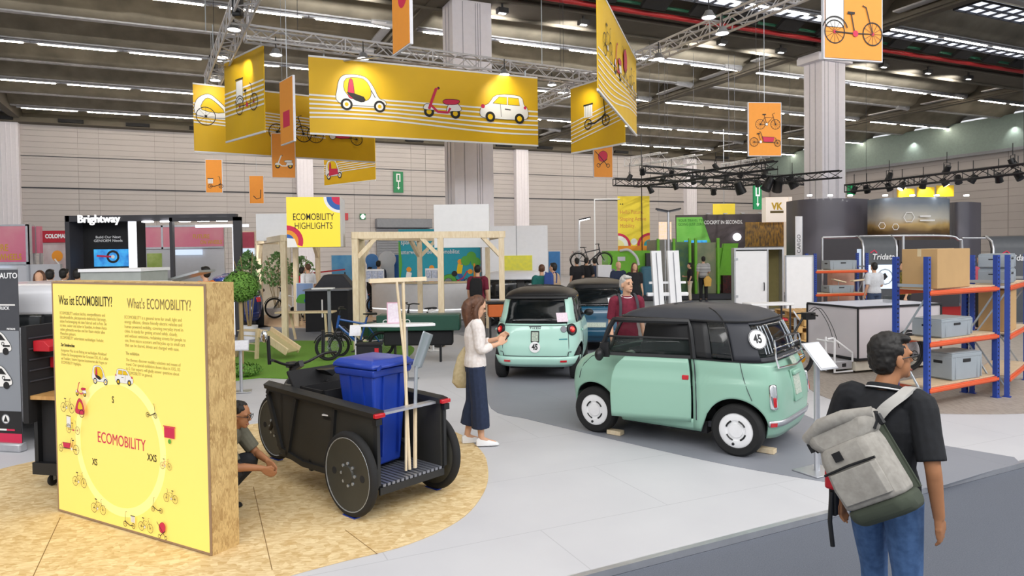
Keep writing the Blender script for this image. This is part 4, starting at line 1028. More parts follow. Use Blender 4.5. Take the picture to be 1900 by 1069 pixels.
# ================================================================ lit yellow information board
M_LIT = mat('lit_board_face', 'ecd56e', .5, var=0, emit=.38)
M_LITW = mat('lit_ring', 'f3e48e', .5, var=0, emit=.42)
def light_board():
    a, c = G(107, 950), G(393, 1035); d = c - a; L = d.length; rz = math.atan2(d.y, d.x)
    o = thing('information_board', 'large lit yellow board in a strand board frame showing a ring of vehicles', 'board', a + Vector((0, 0, .008)), rz); h = 1.95
    t = .24
    MB().zbox(0, L, .012, t, 0, .02).zbox(0, L, .012, t, h - .02, h).zbox(0, .02, .012, t, .02, h - .02).zbox(L - .02, L, .012, t, .02, h - .02).zbox(.02, L - .02, t - .02, t, .02, h - .02).build('strand_board_frame', M_OSB, o, smooth=False)
    MB().zbox(.006, L - .006, 0, .012, .006, .02).zbox(.006, L - .006, 0, .012, h - .02, h - .006).zbox(.006, .02, 0, .012, .02, h - .02).zbox(L - .02, L - .006, 0, .012, .02, h - .02).build('aluminium_profile', mat('bronze_profile', '9a7f66', .5), o, smooth=False)
    MB().zbox(.02, L - .02, .003, .012, .02, h - .02).build('lit_panel', M_LIT, o, smooth=False)
    M_INKY = mat('olive_print', '3b3a1c', .6, var=0); M_INKL = mat('olive_print_light', 'bdb262', .6, var=0)
    def t_(s, x, z, size, m=M_INKY, **k): tx('lettering', s, size, m, o, (x, .001, z), UPR, ext=.0005, **k)
    X = lambda px: (px - 107) / 290 * L
    t_('Was ist ECOMOBILITY?', .105, 1.79, .112, sx=.66, bold=.0004); t_("What's ECOMOBILITY?", 1.04, 1.785, .112, mat('mauve_print', '8d7f4a', .6, var=0), sx=.68, bold=0)
    L1 = ['ECOMOBILITY umfasst leichte, energieeffiziente und', 'klimafreundliche, platzsparende elektrische Fahrzeuge,', 'aktive Fortbewegung mit dem Fahrrad und zu Fuss. Sie', 'ist leise, sauber und sicher in Staedten, in denen Autos', 'selten gebraucht werden und der Raum wieder allen', 'Menschen gehoert.', 'ECOMOBILITY uebernimmt nachhaltigen Verkehr.']
    L2 = ['ECOMOBILITY is a general term for small, light and', 'energy efficient, climate friendly electric vehicles and', 'human powered mobility, covering everyday travel in', 'cities. It stands for getting around safely, cleanly,', 'and without emissions, reclaiming streets for people to', 'use, from micro scooters and bicycles up to small cars', 'that can be shared, driven and charged with ease.']
    for i, s in enumerate(L1): t_(s, .115, 1.685 - i * .034, .036, M_INKL, sx=.82)
    for i, s in enumerate(L2): t_(s, 1.0, 1.68 - i * .036, .036, M_INKL, sx=.9)
    t_('Zur Sonderschau', .118, 1.42, .036, M_INKY, sx=.8, bold=.0008); t_('The exhibition', 1.005, 1.40, .034, M_INKL, sx=.85, bold=.0006)
    for i, s in enumerate(['Kategorien: Was ist ein Beitrag zur nachhaltigen Mobilitaet?', 'Erleben Sie Bewegungsmittel der Groessen XXS, XS, S selbst', 'auf Testfahrt. Unsere Experten beantworten alle Fragen zur', 'ECOMOBILITY Highlights.']): t_(s, .118, 1.375 - i * .034, .034, M_INKL, sx=.78)
    for i, s in enumerate(['The themes: discover mobility solutions and means of', 'travel. Our special exhibition shows ideas in XXS, XS', 'to S. Our experts will gladly answer questions about', 'ECOMOBILITY in general.']): t_(s, 1.005, 1.35 - i * .034, .034, M_INKL, sx=.88)
    cx, cz, R = .88, .66, .52
    rg = Sk(y=.0015); rg.slot = 0; n = 72
    pts = [(cx + R * 1.06 * math.cos(2 * PI * i / n), cz + R * math.sin(2 * PI * i / n)) for i in range(n + 1)]; rg.line(pts, .07, 0); rg.build('printed_ring', M_LITW, o, smooth=False)
    s = Sk(y=-.0015); s.st = .0001
    def put(f, x, z, sc, fl=1, *a_): f(s.at(x, z, sc, fl), *a_)
    put(d_quad, .66, 1.13, .1, 1, WHT); put(d_car, .98, 1.15, .1, -1, WHT); put(d_kick, 1.31, .93, .09, 1, None)
    s.at(1.46, .80, 1).poly([(0, 0), (.12, 0), (.12, .08), (0, .08)], PINK).line([(-.01, .085), (.13, .085)], .008, PINK); s.disc(.06, -.025, .018, GRN)
    put(d_bike, 1.47, .56, .075, 1, PINK); put(d_bike, 1.52, .32, .09, -1, INK); put(d_kick, 1.36, .22, .09, -1, None); put(d_stroller, 1.42, .03, .11); put(d_bike, 1.22, .02 + .03, .1, 1, INK); put(d_kick, 1.02, .045, .1, -1)
    put(d_bike, .62, .09, .11, 1, INK); put(d_bike, .37, .27, .11, 1, INK); put(d_cargo, .24, .53, .13, -1, PINK); put(d_boxtrike, .30, .70, .1, 1, WHT); put(d_bike, .24, .87, .11, 1, INK)
    s.at(.42, .88, .12).shape([(-.5, 0), (-.45, .5), (-.1, 1.0), (.3, .8), (.5, 0)], PINK).shape([(-.25, .3), (-.05, .8), (.25, .6), (.3, .3)], YEL, k=3).circ(.2, 0, .25, .05)
    put(d_scooter, .44, 1.02, .1, 1, PINK)
    s.done('printed_vehicles', o)
    t_('ECOMOBILITY', .6, .70, .125, mat('print_crimson_t', 'd2325a', .6, var=0), sx=.78)
    t_('S', .81, 1.02, .075, sx=.8, bold=.001); t_('XS', .52, .49, .075, sx=.8, bold=.001); t_('XXS', 1.24, .62, .075, sx=.8, bold=.001)
light_board()

# ================================================================ black workshop trolley and roll-up banner at the left
def trolley():
    a = G(70, 916); a.z = .008
    o = thing('tool_trolley', 'black workshop trolley with red bins behind the lit board', 'trolley', (a.x + .12, a.y + .16, .008), -.2)
    wv = MB(); wv.zbox(-.24, .9, -.03, .42, .13, .2); wv.zbox(-.24, -.2, -.05, .42, .13, .84); wv.zbox(-.24, .9, -.08, -.03, .13, .24)
    wv.build('lower_tray', M_BLACK, o); MB().zbox(-.2, .9, 0, .4, .2, .84).build('cabinet', M_BLACKM, o)
    d = MB(); d.zbox(0, .88, -.012, 0, .56, .82); d.build('drawer', M_BLACK, o, bevel=.004)
    MB().zbox(.2, .7, -.03, -.012, .76, .78).build('drawer_handle', M_STEEL, o)
    MB().zbox(-.2, .95, -.12, .42, .84, .875).build('wooden_worktop', wood('butcher_block', 'c99c5f', 'b58448'), o)
    MB().zbox(-.26, -.2, -.14, .44, .62, 1.52).zbox(-.2, .95, .40, .44, .875, 1.52).zbox(-.26, .95, .38, .44, 1.48, 1.54).build('back_panel', M_BLACKM, o)
    s = MB(); 
    for z in (1.0, 1.1, 1.2, 1.3, 1.4): s.zbox(-.2, .95, .385, .4, z, z + .012).zbox(-.2, -.188, -.12, .4, z, z + .012)
    s.build('panel_rails', M_DKGREY, o)
    for y, z in ((-.08, 1.28), (.10, 1.10), (.16, 1.28)):
        b = MB(); b.loft([[(-.02, y, z), (-.02, y + .16, z), (-.02, y + .16, z + .05), (-.02, y, z + .05)], [(-.08, y, z), (-.08, y + .16, z), (-.08, y + .16, z + .1), (-.08, y, z + .1)], [(-.195, y, z), (-.195, y + .16, z), (-.195, y + .16, z + .1), (-.195, y, z + .1)]])
        b.build('red_bin', M_RED, o, label='red plastic storage bin', bevel=.006)
    for x, y in ((-.12, .02), (.8, .02), (-.12, .36), (.8, .36)):
        e = bpy.data.objects.new('caster', None); COL.objects.link(e); e.parent = o; e.location = (x, y, 0)
        MB().ring((0, 0, .055), (1, 0, 0), .04, .016, 16, 8).cyl((-.012, 0, .055), (.012, 0, .055), .03, n=12).build('caster_wheel', M_RUB, e)
        MB().zbox(-.03, .03, -.03, .03, .11, .13).bar((-.024, 0, .055), (-.024, 0, .12), .004, .03).bar((.024, 0, .055), (.024, 0, .12), .004, .03).build('fork', M_STEEL, e)
trolley()
def rollup():
    a = P(-60, 700, 7.9); b_ = P(38, 700, 7.75); d = (b_ - a); L = d.xy.length; rz = math.atan2(d.y, d.x)
    o = thing('roll_up_banner', 'dark roll up banner with two grey vans and the letters AUTO', 'banner', (a.x, a.y, 0), rz)
    top = 2.03
    MB().zbox(0, L, 0, .008, .10, top).build('banner_sheet', mat('anthracite_print', '46474d', .5), o, smooth=False); MB().zbox(-.01, L + .01, -.05, .06, 0, .1).build('base', M_ALU, o, bevel=.02); MB().zbox(0, L, -.004, .012, top, top + .02).build('rail', M_ALU, o)
    s = Sk(y=-.003); s.rect(0, .28, L, 1.35, GRY); s.rect(.12, 1.63, L - .04, 1.645, WHT); s.rect(0, .1, L, .2, PINK); s.rect(0, .2, L, .45, INK)
    s.at(L - .33, 0); s.disc(.12, .36, .055, GRY).disc(.12, .36, .045, WHT).poly([(.09, .33), (.15, .33), (.12, .4)], INK).line([(.02, .24), (.13, .24)], .02, WHT).line([(.13, .24), (.24, .24)], .02, PINK)
    for z in (1.12, .74):
        s.at(L - .34, z, .17)
        s.shape([(-.9, .1), (-.9, .9), (-.3, 1.3), (.6, 1.25), (1.1, .75), (1.35, .4), (1.35, .05), (.6, -.1), (-.4, -.1)], WHT, k=3).shape([(0, .75), (.1, 1.1), (.6, 1.1), (.95, .72)], INK, k=1)
        s.disc(-.2, 0, .2, INK).disc(.95, .0, .24, INK).rect(.75, .3, 1.3, .42, INK).circ(.75, .5, .1, .04)
    s.done('printed_vans', o)
    tx('lettering', 'AUTO', .085, M_WHITE, o, (L - .235, -.004, 1.96), UPR, 1.0, .002); tx('lettering', 'RUCK', .05, M_WHITE, o, (L - .25, -.004, 1.6), UPR, 1, .001); tx('lettering', 'PRITSCHE', .026, M_WHITE, o, (L - .16, -.004, 1.37), UPR, 1, .001)
rollup()

# ================================================================ black cargo tricycle
M_TRK = mat('trike_black', '232425', .5, var=.08); M_TRKP = mat('trike_panel', '34332f', .55, var=.08, scale=3)
M_BINB = mat('bin_blue', '1c3fa6', .38, var=.05, coat=.2)
def disc_wheel(root, x, y, r, w_, sd, name='wheel'):
    e = bpy.data.objects.new(name, None); COL.objects.link(e); e.parent = root; e.location = (x, y, r); d = Vector((0, sd, 0))
    MB().ring((0, 0, 0), d, r - w_ * .5, w_ * .5, 44, 10).build('tyre', M_RUB, e)
    MB().lathe((0, 0, 0), d, [(0, w_ * .5), (r * .2, w_ * .5), (r * .22, w_ * .3), (r * .80, w_ * .36), (r * .86, w_ * .45), (r * .9, w_ * .2), (r * .9, -w_ * .2), (r * .84, -w_ * .4), (0, -w_ * .4)], 40).build('wheel_disc', mat('trike_wheel', '3a3a35', .45, var=.06), e)
    s_ = MB()
    s_.ring((0, w_ * .42 * sd, 0), d, r * .86, .006, 40, 5)
    for k in range(8): a = k * PI / 4; s_.cyl((math.cos(a) * r * .26, w_ * .3 * sd, math.sin(a) * r * .26), (math.cos(a) * r * .26, w_ * .42 * sd, math.sin(a) * r * .26), .014, n=6)
    s_.build('hub_bolts', M_STEEL, e)
    [MB().cyl((math.cos(a) * r * .55, w_ * .33 * sd, math.sin(a) * r * .55), (math.cos(a) * r * .55, w_ * .37 * sd, math.sin(a) * r * .55), .03, n=12).build('disc_vent', M_BLACKM, e) for a in (0, PI)]
    return e
def cargo_trike():
    # heading: front wheel far left; rear opening faces right/towards viewer
    rl = G(652, 960); rr = G(822, 914); rl.z = rr.z = 0
    fw = G(494, 858); hd = Vector((-.745, .667, 0)); lat = Vector((.667, .745, 0)); tw = .447; mid = rl + lat * tw; rr = rl + lat * tw * 2; L = 1.96; fw = mid + hd * L
    rz = math.atan2(hd.y, hd.x); o = thing('cargo_tricycle', 'black three wheeled cargo bike with a flat box carrying a blue bin', 'cargo bike', mid + Vector((0, 0, .008)), rz)
    bw = tw - .10; x0, x1, zb, zt = -.24, 1.3, .28, .83
    for sd in (1, -1):
        y = sd * bw
        prof = [(x0, zb), (x0, zt), (1.42, zt + .04), (1.45, zt - .02), (1.22, zb + .03), (.85, zb - .03)]
        b = MB(); b.prism(prof, lambda x, z: (x, y, z), d=(0, -sd * .02, 0)); b.build('side_wall', M_TRKP, o, smooth=False)
        f = MB(); pr = [Vector((x, y + sd * .012, z)) for x, z in prof]
        for i in range(len(pr)): f.bar(pr[i], pr[(i + 1) % len(pr)], .05, .03, up=(0, 1, 0))
        f.bar((1.12, y + sd * .012, zb), (.95, y + sd * .012, zt), .04, .03, up=(0, 1, 0)); f.bar((.42, y + sd * .012, zb), (.34, y + sd * .012, zt), .04, .03, up=(0, 1, 0))
        f.build('side_frame', M_TRK, o, smooth=False)
        b = MB(); b.loft([[(x0 - .02, y - sd * .05, zt), (x0 - .02, y + sd * .05, zt), (x0 - .02, y + sd * .06, zt + .04), (x0 - .02, y + sd * .0, zt + .07), (x0 - .02, y - sd * .05, zt + .05)], [(1.45, y - sd * .05, zt + .04), (1.45, y + sd * .05, zt + .04), (1.45, y + sd * .06, zt + .08), (1.45, y, zt + .11), (1.45, y - sd * .05, zt + .09)]]); b.build('top_rail', M_TRK, o, ang=50)
        MB().box((x0 - .035, y + sd * .01, zt + .02), (.04, .10, .035)).build('tail_lamp', M_LAMP, o, bevel=.008); MB().box((x0 - .02, y + sd * .02, zt - .03), (.05, .06, .05)).build('lamp_holder', M_BLACK, o)
        disc_wheel(o, 0, sd * tw, .35, .075, sd)
        MB().tube([(.14, y + sd * .05, .34), (.2, y + sd * .06, .42), (.1, y + sd * .05, .52)], .02, 6).cyl((0, y, .35), (0, y + sd * .1, .35), .04).build('axle_arm', M_BLACK, o)
    MB().zbox(.74, .78, -bw, bw, .2, .3).build('rear_leg', M_BLACK, o); MB().zbox(x0, x1, -bw, bw, zb - .04, zb - .02).build('box_floor', M_TRK, o)
    n = 14
    sl = None
    for k in range(n):
        y = -bw + .02 + (2 * bw - .04) * (k + .5) / n
        if sl is None: sl = MB().zbox(x0 - .02, 1.1, -.014, .014, zb - .018, zb + .004).build('floor_slat', mat('dark_aluminium', '8d9099', .4, .6), o, smooth=False, loc=(0, y, 0))
        else: c = sl.copy(); COL.objects.link(c); c.location = (0, y, 0)
    MB().zbox(1.2, 1.24, -bw, bw, zb, zt).build('front_wall', M_TRKP, o)
    MB().zbox(x0 - .02, x0, -bw, bw, zb - .08, zb - .02).build('rear_sill', M_TRK, o)
    # front frame, fork, wheel, bars
    f = MB(); f.tube(catmull([(1.2, .12, zt + .02), (1.42, .1, zt), (1.52, 0, zt + .04)], 5), .03); f.tube(catmull([(1.2, -.12, zt + .02), (1.42, -.1, zt), (1.52, 0, zt + .04)], 5), .03)
    f.tube([(1.02, 0, .30), (1.3, 0, .38), (1.5, 0, .74)], .04); f.build('front_frame', M_TRK, o, loc=(.14, 0, 0))
    hx = L; f = MB(); f.tube([(1.50, 0, .70), (1.47, 0, 1.0)], .035); f.bar((1.47, 0, .98), (1.30, 0, 1.06), .05, .06)
    for sd in (1, -1): f.tube([(1.52, sd * .03, .78), (1.56, sd * .065, .70), (hx - .14, sd * .065, .33)], .02)
    f.build('fork', M_BLACK, o, loc=(.14, 0, 0))
    h = MB(); h.tube(catmull([(1.22, .36, 1.14), (1.34, .28, 1.12), (1.38, .1, 1.05), (1.38, -.1, 1.05), (1.34, -.28, 1.12), (1.22, -.36, 1.14)], 5), .014); h.tube([(1.38, .30, 1.08), (1.38, .31, 1.36)], .018); h.tube([(1.38, -.30, 1.08), (1.38, -.31, 1.36)], .018)
    h.build('handlebar', M_BLACK, o, loc=(.14, 0, 0)); MB().ball((1.36, .36, 1.36), (.04, .03, .06)).build('mirror', M_CHROME, o, loc=(.14, 0, 0))
    MB().zbox(1.44, 1.52, -.05, .05, 1.0, 1.06).build('display', M_BLACK, o, loc=(.14, 0, 0), bevel=.01)
    disc_wheel(o, hx, 0, .34, .06, 1, 'front_wheel')
    MB().cyl((1.25, -.09, .34), (1.25, .09, .34), .1, n=16).bar((1.25, .09, .34), (1.38, .12, .26), .02, .03).box((1.40, .16, .26), (.1, .08, .03)).bar((1.25, -.09, .34), (1.12, -.12, .42), .02, .03).build('pedal_drive', M_BLACK, o, loc=(.14, 0, 0))
    q = MB(); q.tube([(1.02, 0, .6), (.9, 0, .95)], .02); q.loft([[(1.05, -.03, 1.04), (1.05, .03, 1.04), (1.05, 0, 1.0)], [(.92, -.08, 1.05), (.92, .08, 1.05), (.92, 0, .99)], [(.8, -.09, 1.06), (.8, .09, 1.06), (.8, 0, .99)]]); q.build('saddle', M_BLACK, o, loc=(.1, 0, 0), bevel=.01)
    # hinged black lid and tray inside
    MB().box((1.08, .02, .95), (.26, .62, .03), Matrix.Rotation(-.9, 3, 'Y')).build('open_lid', M_BLACKM, o, bevel=.01)
    b = MB(); b.zbox(.6, .98, -.3, .3, .74, .76); b.zbox(.6, .62, -.3, .3, .76, .93); b.zbox(.96, .98, -.3, .3, .76, .93); b.zbox(.6, .98, -.3, -.28, .76, .93); b.zbox(.6, .98, .28, .3, .76, .93); b.build('tool_tray', M_BLACKM, o, smooth=False)
    MB().zbox(x0 + .02, x0 + .10, -bw, bw, zt + .0, zt + .02).build('cross_strap', M_ALU, o)
    MB().zbox(.42, .54, -bw, bw, .70, .735).build('cross_beam', M_TRK, o)
    R = rotz(rz); W = lambda x, y, z: mid + R @ Vector((x, y, z + .008))
    # papers and bin, spade and broom are things of their own
    pp = MB().box((0, 0, 0), (.2, .14, .012)).build('paper_stack', M_WHITE, None); pp.location = W(.45, .27, .742); pp.rotation_euler = (0, 0, rz + .3); tag(pp, 'white papers lying beside the blue bin in the cargo box', 'papers')
    bb = thing('wheelie_bin', 'blue two wheeled waste bin standing in the cargo tricycle box', 'bin', W(.27, .0, zb + .012), rz + .12)
    def ring_(hx_, hy_, z, cx=0.): return [(cx - hx_, -hy_, z), (cx + hx_, -hy_, z), (cx + hx_, hy_, z), (cx - hx_, hy_, z)]
    MB().loft([ring_(.17, .155, .02), ring_(.2, .19, .55), ring_(.225, .215, .86)]).build('bin_body', M_BINB, bb, bevel=.02)
    MB().loft([ring_(.235, .225, .80), ring_(.245, .235, .83), ring_(.245, .235, .865)]).build('bin_rim', M_BINB, bb, bevel=.01)
    MB().loft([ring_(.255, .245, .87), ring_(.255, .245, .905), ring_(.22, .21, .94), ring_(.12, .12, .952)]).build('bin_lid', M_BINB, bb, bevel=.014)
    MB().tube([(-.27, -.2, .87), (-.30, -.2, .9), (-.30, .2, .9), (-.27, .2, .87)], .016).build('lid_handle', M_BINB, bb)
    rb = MB(); 
    for y in (-.1, .1): rb.bar((-.19, y, .1), (-.222, y, .8), .03, .014)
    for x in (-.08, .08): rb.bar((x, .17, .1), (x, .212, .8), .03, .014)
    rb.build('bin_ribs', M_BINB, bb)
    for sd in (1, -1): MB().ring((-.16, sd * -.19, .1), (0, 1, 0), .075, .026, 20, 8).cyl((-.16, sd * -.17, .1), (-.16, sd * -.21, .1), .06).build('bin_wheel', M_RUB, bb)
    for (nm, lab, pts, r) in (('broom', 'long pale wooden broom leaning over the back of the cargo tricycle', [(-.16, -.04, .008), (-.10, -.06, .8), (-.14, -.02, 1.62)], .014),):
        e = thing(nm, lab, 'broom', W(0, 0, zb + .012), rz)
        MB().tube(pts, r).build('handle', M_PINE, e); MB().tube([(-.16, .0, .008), (-.11, -.06, .8), (-.14, .05, 1.62)], r * .8).build('handle', M_PINE, e)
        MB().bar((-.18, -.24, 1.63), (-.10, .30, 1.63), .022, .035).build('rake_head', M_PINE, e)
    e = thing('spade', 'steel spade standing upside down beside the broom', 'spade', W(0, 0, zb + .012), rz)
    MB().tube([(-.16, -.10, .008), (-.15, -.12, .52)], .017).build('wooden_shaft', M_PINE, e); MB().tube([(-.15, -.12, .5), (-.14, -.15, .88)], .015).build('steel_socket', M_STEEL, e)
    b = MB(); R2 = frame_to(Vector((-.1, -.34, .9)), Vector((1, .3, 0))); 
    s = []
    for k, (zz, w_) in enumerate(((0, .03), (.02, .075), (.3, .085), (.32, .08))): s.append([Vector((-.14, -.15, .86)) + R2 @ Vector(((-w_ + 2 * w_ * j / 4), .012 * (1 - ((j - 2) / 2) ** 2), zz)) for j in range(5)])
    b.loft(s, closed=False, cap=False); b.build('blade', M_STEEL, e, solid=.003)
    for i, q in enumerate((rl, rr, fw)):
        m = MB().box((0, 0, .004), (.16, .06, .008)).build('wheel_pad', M_BINB, None); m.location = (q.x, q.y, .009); m.rotation_euler = (0, 0, rz); tag(m, 'blue pad under the ' + ('left rear', 'right rear', 'front')[i] + ' wheel of the cargo tricycle', 'pad')
    MB().bar(Vector((0, 0, .0)), Vector((0, 0, .001)), .01)
cargo_trike()

# ================================================================ sign stands
def sign_stand(px, py, label, h=1.08, w_=.30, rz=0., post=.05, tilt=.9, basew=.30, plate_d=.21, m=None, z=.004):
    a = G(px, py); a.z = z; o = thing('sign_stand', label, 'sign stand', a, rz)
    MB().box((0, 0, .008), (basew, basew * .8, .012)).build('base_plate', m or M_ALU, o, bevel=.004); MB().cyl((0, 0, .01), (0, 0, h), post / 2, n=16).build('post', m or M_ALU, o)
    R = Matrix.Rotation(tilt, 3, 'X')
    MB().box((0, -.03, h + .02), (w_ + .02, plate_d + .02, .012), R).build('panel', m or M_ALU, o, bevel=.004); MB().box(Vector((0, -.03, h + .02)) + R @ Vector((0, 0, .008)), (w_ - .01, plate_d - .01, .004), R).build('printed_sheet', mat('printed_sheet', 'e9e9ee', .6, col2='dcdce4', scale=30), o)
    return o
sign_stand(1516, 876, 'aluminium sign stand in front of the tail of the small mint car', 1.10, .23, .5, .055, .80, .36, .30)
sign_stand(1476, 688, 'slim sign stand by the pallets behind the small mint car', .93, .3, 1.2, .05, 1.0, .25)
sign_stand(804, 651, 'white sign stand at the rear wheel of the long cargo bicycle', .86, .34, -1.2, .045, .4, .32, .12, M_WHITE)
sign_stand(661, 700, 'white sign stand with tilted sheet on the lawn', .78, .17, .1, .03, .9, .2, .2, M_WHITE, .022)
sign_stand(448, 728, 'sign stand half hidden behind the lit board edge', .72, .24, .3, .05, .7, .3, .2)
# ================================================================ storage racks
M_RBLU = mat('rack_blue', '27449a', .4, var=.05); M_RORG = mat('rack_orange', 'dd5a2a', .4, var=.05); M_CARD = mat('cardboard', 'c19c6b', .8, var=.05, scale=3); M_CRATE = mat('crate_grey', '9aa3aa', .5, var=.03)
M_SHELF = wood('chipboard_shelf', 'd7c2a4', 'c3ab89')
def rack(loc, rz, L, Dp, h, shelves, label):
    o = thing('storage_rack', label, 'rack', loc, rz)
    for x in (0, L):
        for y in (0, Dp):
            u = MB(); u.zbox(x - .035, x + .035, y - .03, y + .03, 0, h); u.zbox(x - .05, x + .05, y - .05, y + .05, 0, .012)
            u.build('upright', M_RBLU, o, smooth=False)
            hl = MB()
            for k in range(int(h / .06)): hl.zbox(x - .012, x + .012, y - .0315, y + .0315, .05 + .06 * k, .072 + .06 * k)
            hl.build('upright_holes', M_BLACKM, o, smooth=False)
        b = MB()
        for z0, z1 in ((.12, .82), (.82, .12 + 1.4)):
            b.bar((x, 0, z0 if z0 < .5 else z1), (x, Dp, z1 if z0 < .5 else z0), .02, .02)
        b.bar((x, 0, h - .38), (x, Dp, h - .38), .02, .04); b.build('frame_brace', M_STEEL, o, smooth=False)
    for z in shelves:
        MB().zbox(.0, L, -.03, .0, z - .09, z - .02).zbox(.0, L, -.045, -.03, z - .075, z - .035).build('shelf_beam', M_RORG, o, bevel=.006)
        MB().zbox(.0, L, Dp, Dp + .03, z - .09, z - .02).build('shelf_beam', M_RORG, o, bevel=.006)
        MB().zbox(.04, L - .04, 0, Dp, z - .018, z).build('shelf_board', M_SHELF, o, smooth=False)
    return o
def on_rack(o, x, y, z): return o.location + rotz(o.rotation_euler.z) @ Vector((x, y, z))
def crate(loc, rz, w_, d_, h, label, cat='crate', lid=True):
    o = thing('storage_crate', label, cat, loc, rz)
    MB().loft([[(-w_ / 2 * s, -d_ / 2 * s, z), (w_ / 2 * s, -d_ / 2 * s, z), (w_ / 2 * s, d_ / 2 * s, z), (-w_ / 2 * s, d_ / 2 * s, z)] for s, z in ((.93, .001), (.985, h * .9))]).build('crate_body', M_CRATE, o, smooth=False, bevel=.01)
    r = MB(); r.zbox(-w_ / 2, w_ / 2, -d_ / 2, d_ / 2, h * .86, h); 
    for sx in (-1, 1):
        for x in (w_ * .49, w_ * .36): r.zbox(sx * x - .008, sx * x + .008, -d_ / 2, d_ / 2, .02, h * .9)
    r.build('crate_rim', M_CRATE, o, bevel=.006)
    if lid: MB().zbox(-w_ / 2 + .01, w_ / 2 - .01, -d_ / 2 + .01, d_ / 2 - .01, h, h + .015).build('crate_lid', M_CRATE, o, bevel=.005)
    MB().zbox(-w_ / 2 - .004, -w_ / 2 + .02, -.07, .07, h * .6, h * .74).build('grip_hole', M_BLACK, o, bevel=.01)
    MB().zbox(-.08, .08, -d_ / 2 - .002, -d_ / 2 + .02, h * .66, h * .8).build('grip_hole', M_BLACK, o, bevel=.008)
    return o
def carton(loc, rz, w_, d_, h, label):
    o = thing('cardboard_box', label, 'box', loc, rz)
    MB().zbox(-w_ / 2, w_ / 2, -d_ / 2, d_ / 2, .001, h).build('carton', M_CARD, o, smooth=False, bevel=.006)
    MB().zbox(-w_ / 2 - .001, w_ / 2 + .001, -.025, .025, h - .001, h + .002).zbox(w_ / 2, w_ / 2 + .002, -.025, .025, h - .1, h).zbox(-w_ / 2 - .002, -w_ / 2, -.025, .025, h - .1, h).build('packing_tape', mat('tape', 'd9c49c', .4), o, smooth=False)
    return o
a, c = G(1720, 765), G(1848, 738); d = c - a; r1z = math.atan2(d.y, d.x)
r1 = rack(a, r1z, d.length, .42, 2.02, (1.60, .93, .33), 'blue and orange storage rack nearest the viewer with cardboard box on top')
a2, c2 = G(1862, 738), G(1898, 706); d2 = (c2 - a2); r2z = math.atan2(d2.y, d2.x)
r2 = rack(a2 + Vector((.07, .03, 0)), r2z, 1.7, .42, 2.02, (1.60, .90, .30), 'blue and orange storage rack at the right edge of the picture')
a3 = Vector((8.35, 19.3, .002)); r3 = rack(a3, .14, 1.55, .42, 2.0, (1.54, .90), 'distant blue and orange storage rack behind the white cargo box')
carton(on_rack(r1, .55, .2, 1.601), r1z + .06, .86, .46, .52, 'big brown cardboard box on the top shelf of the nearest rack')
crate(on_rack(r1, .72, .21, .931), r1z, .74, .4, .24, 'low grey lidded crate on the middle shelf of the nearest rack')
crate(on_rack(r1, .98, .21, .331), r1z - .1, .62, .4, .36, 'tall grey lidded crate on the bottom shelf of the nearest rack')
r1b = rack(on_rack(r1, d.length + .1, .75, 0), r1z + 1.7, 0.9, .42, 2.02, (1.60,), 'blue rack frame standing behind the nearest rack') if False else None
crate(on_rack(r2, .5, .2, 1.601), r2z, .56, .38, .2, 'grey crate lying lowest on the top shelf of the right edge rack')
crate(on_rack(r2, .5, .2, 1.818), r2z, .56, .38, .2, 'grey crate stacked on another on the right edge rack')
carton(on_rack(r2, .55, .2, .901), r2z, .6, .38, .6, 'brown cardboard box on the middle shelf of the right edge rack')
crate(on_rack(r3, .85, .2, 1.541), .14, .8, .4, .26, 'grey crate on the top shelf of the distant rack', lid=False)
crate(on_rack(r3, .8, .2, .901), .14, .75, .4, .2, 'grey crate on the lower shelf of the distant rack', lid=False)

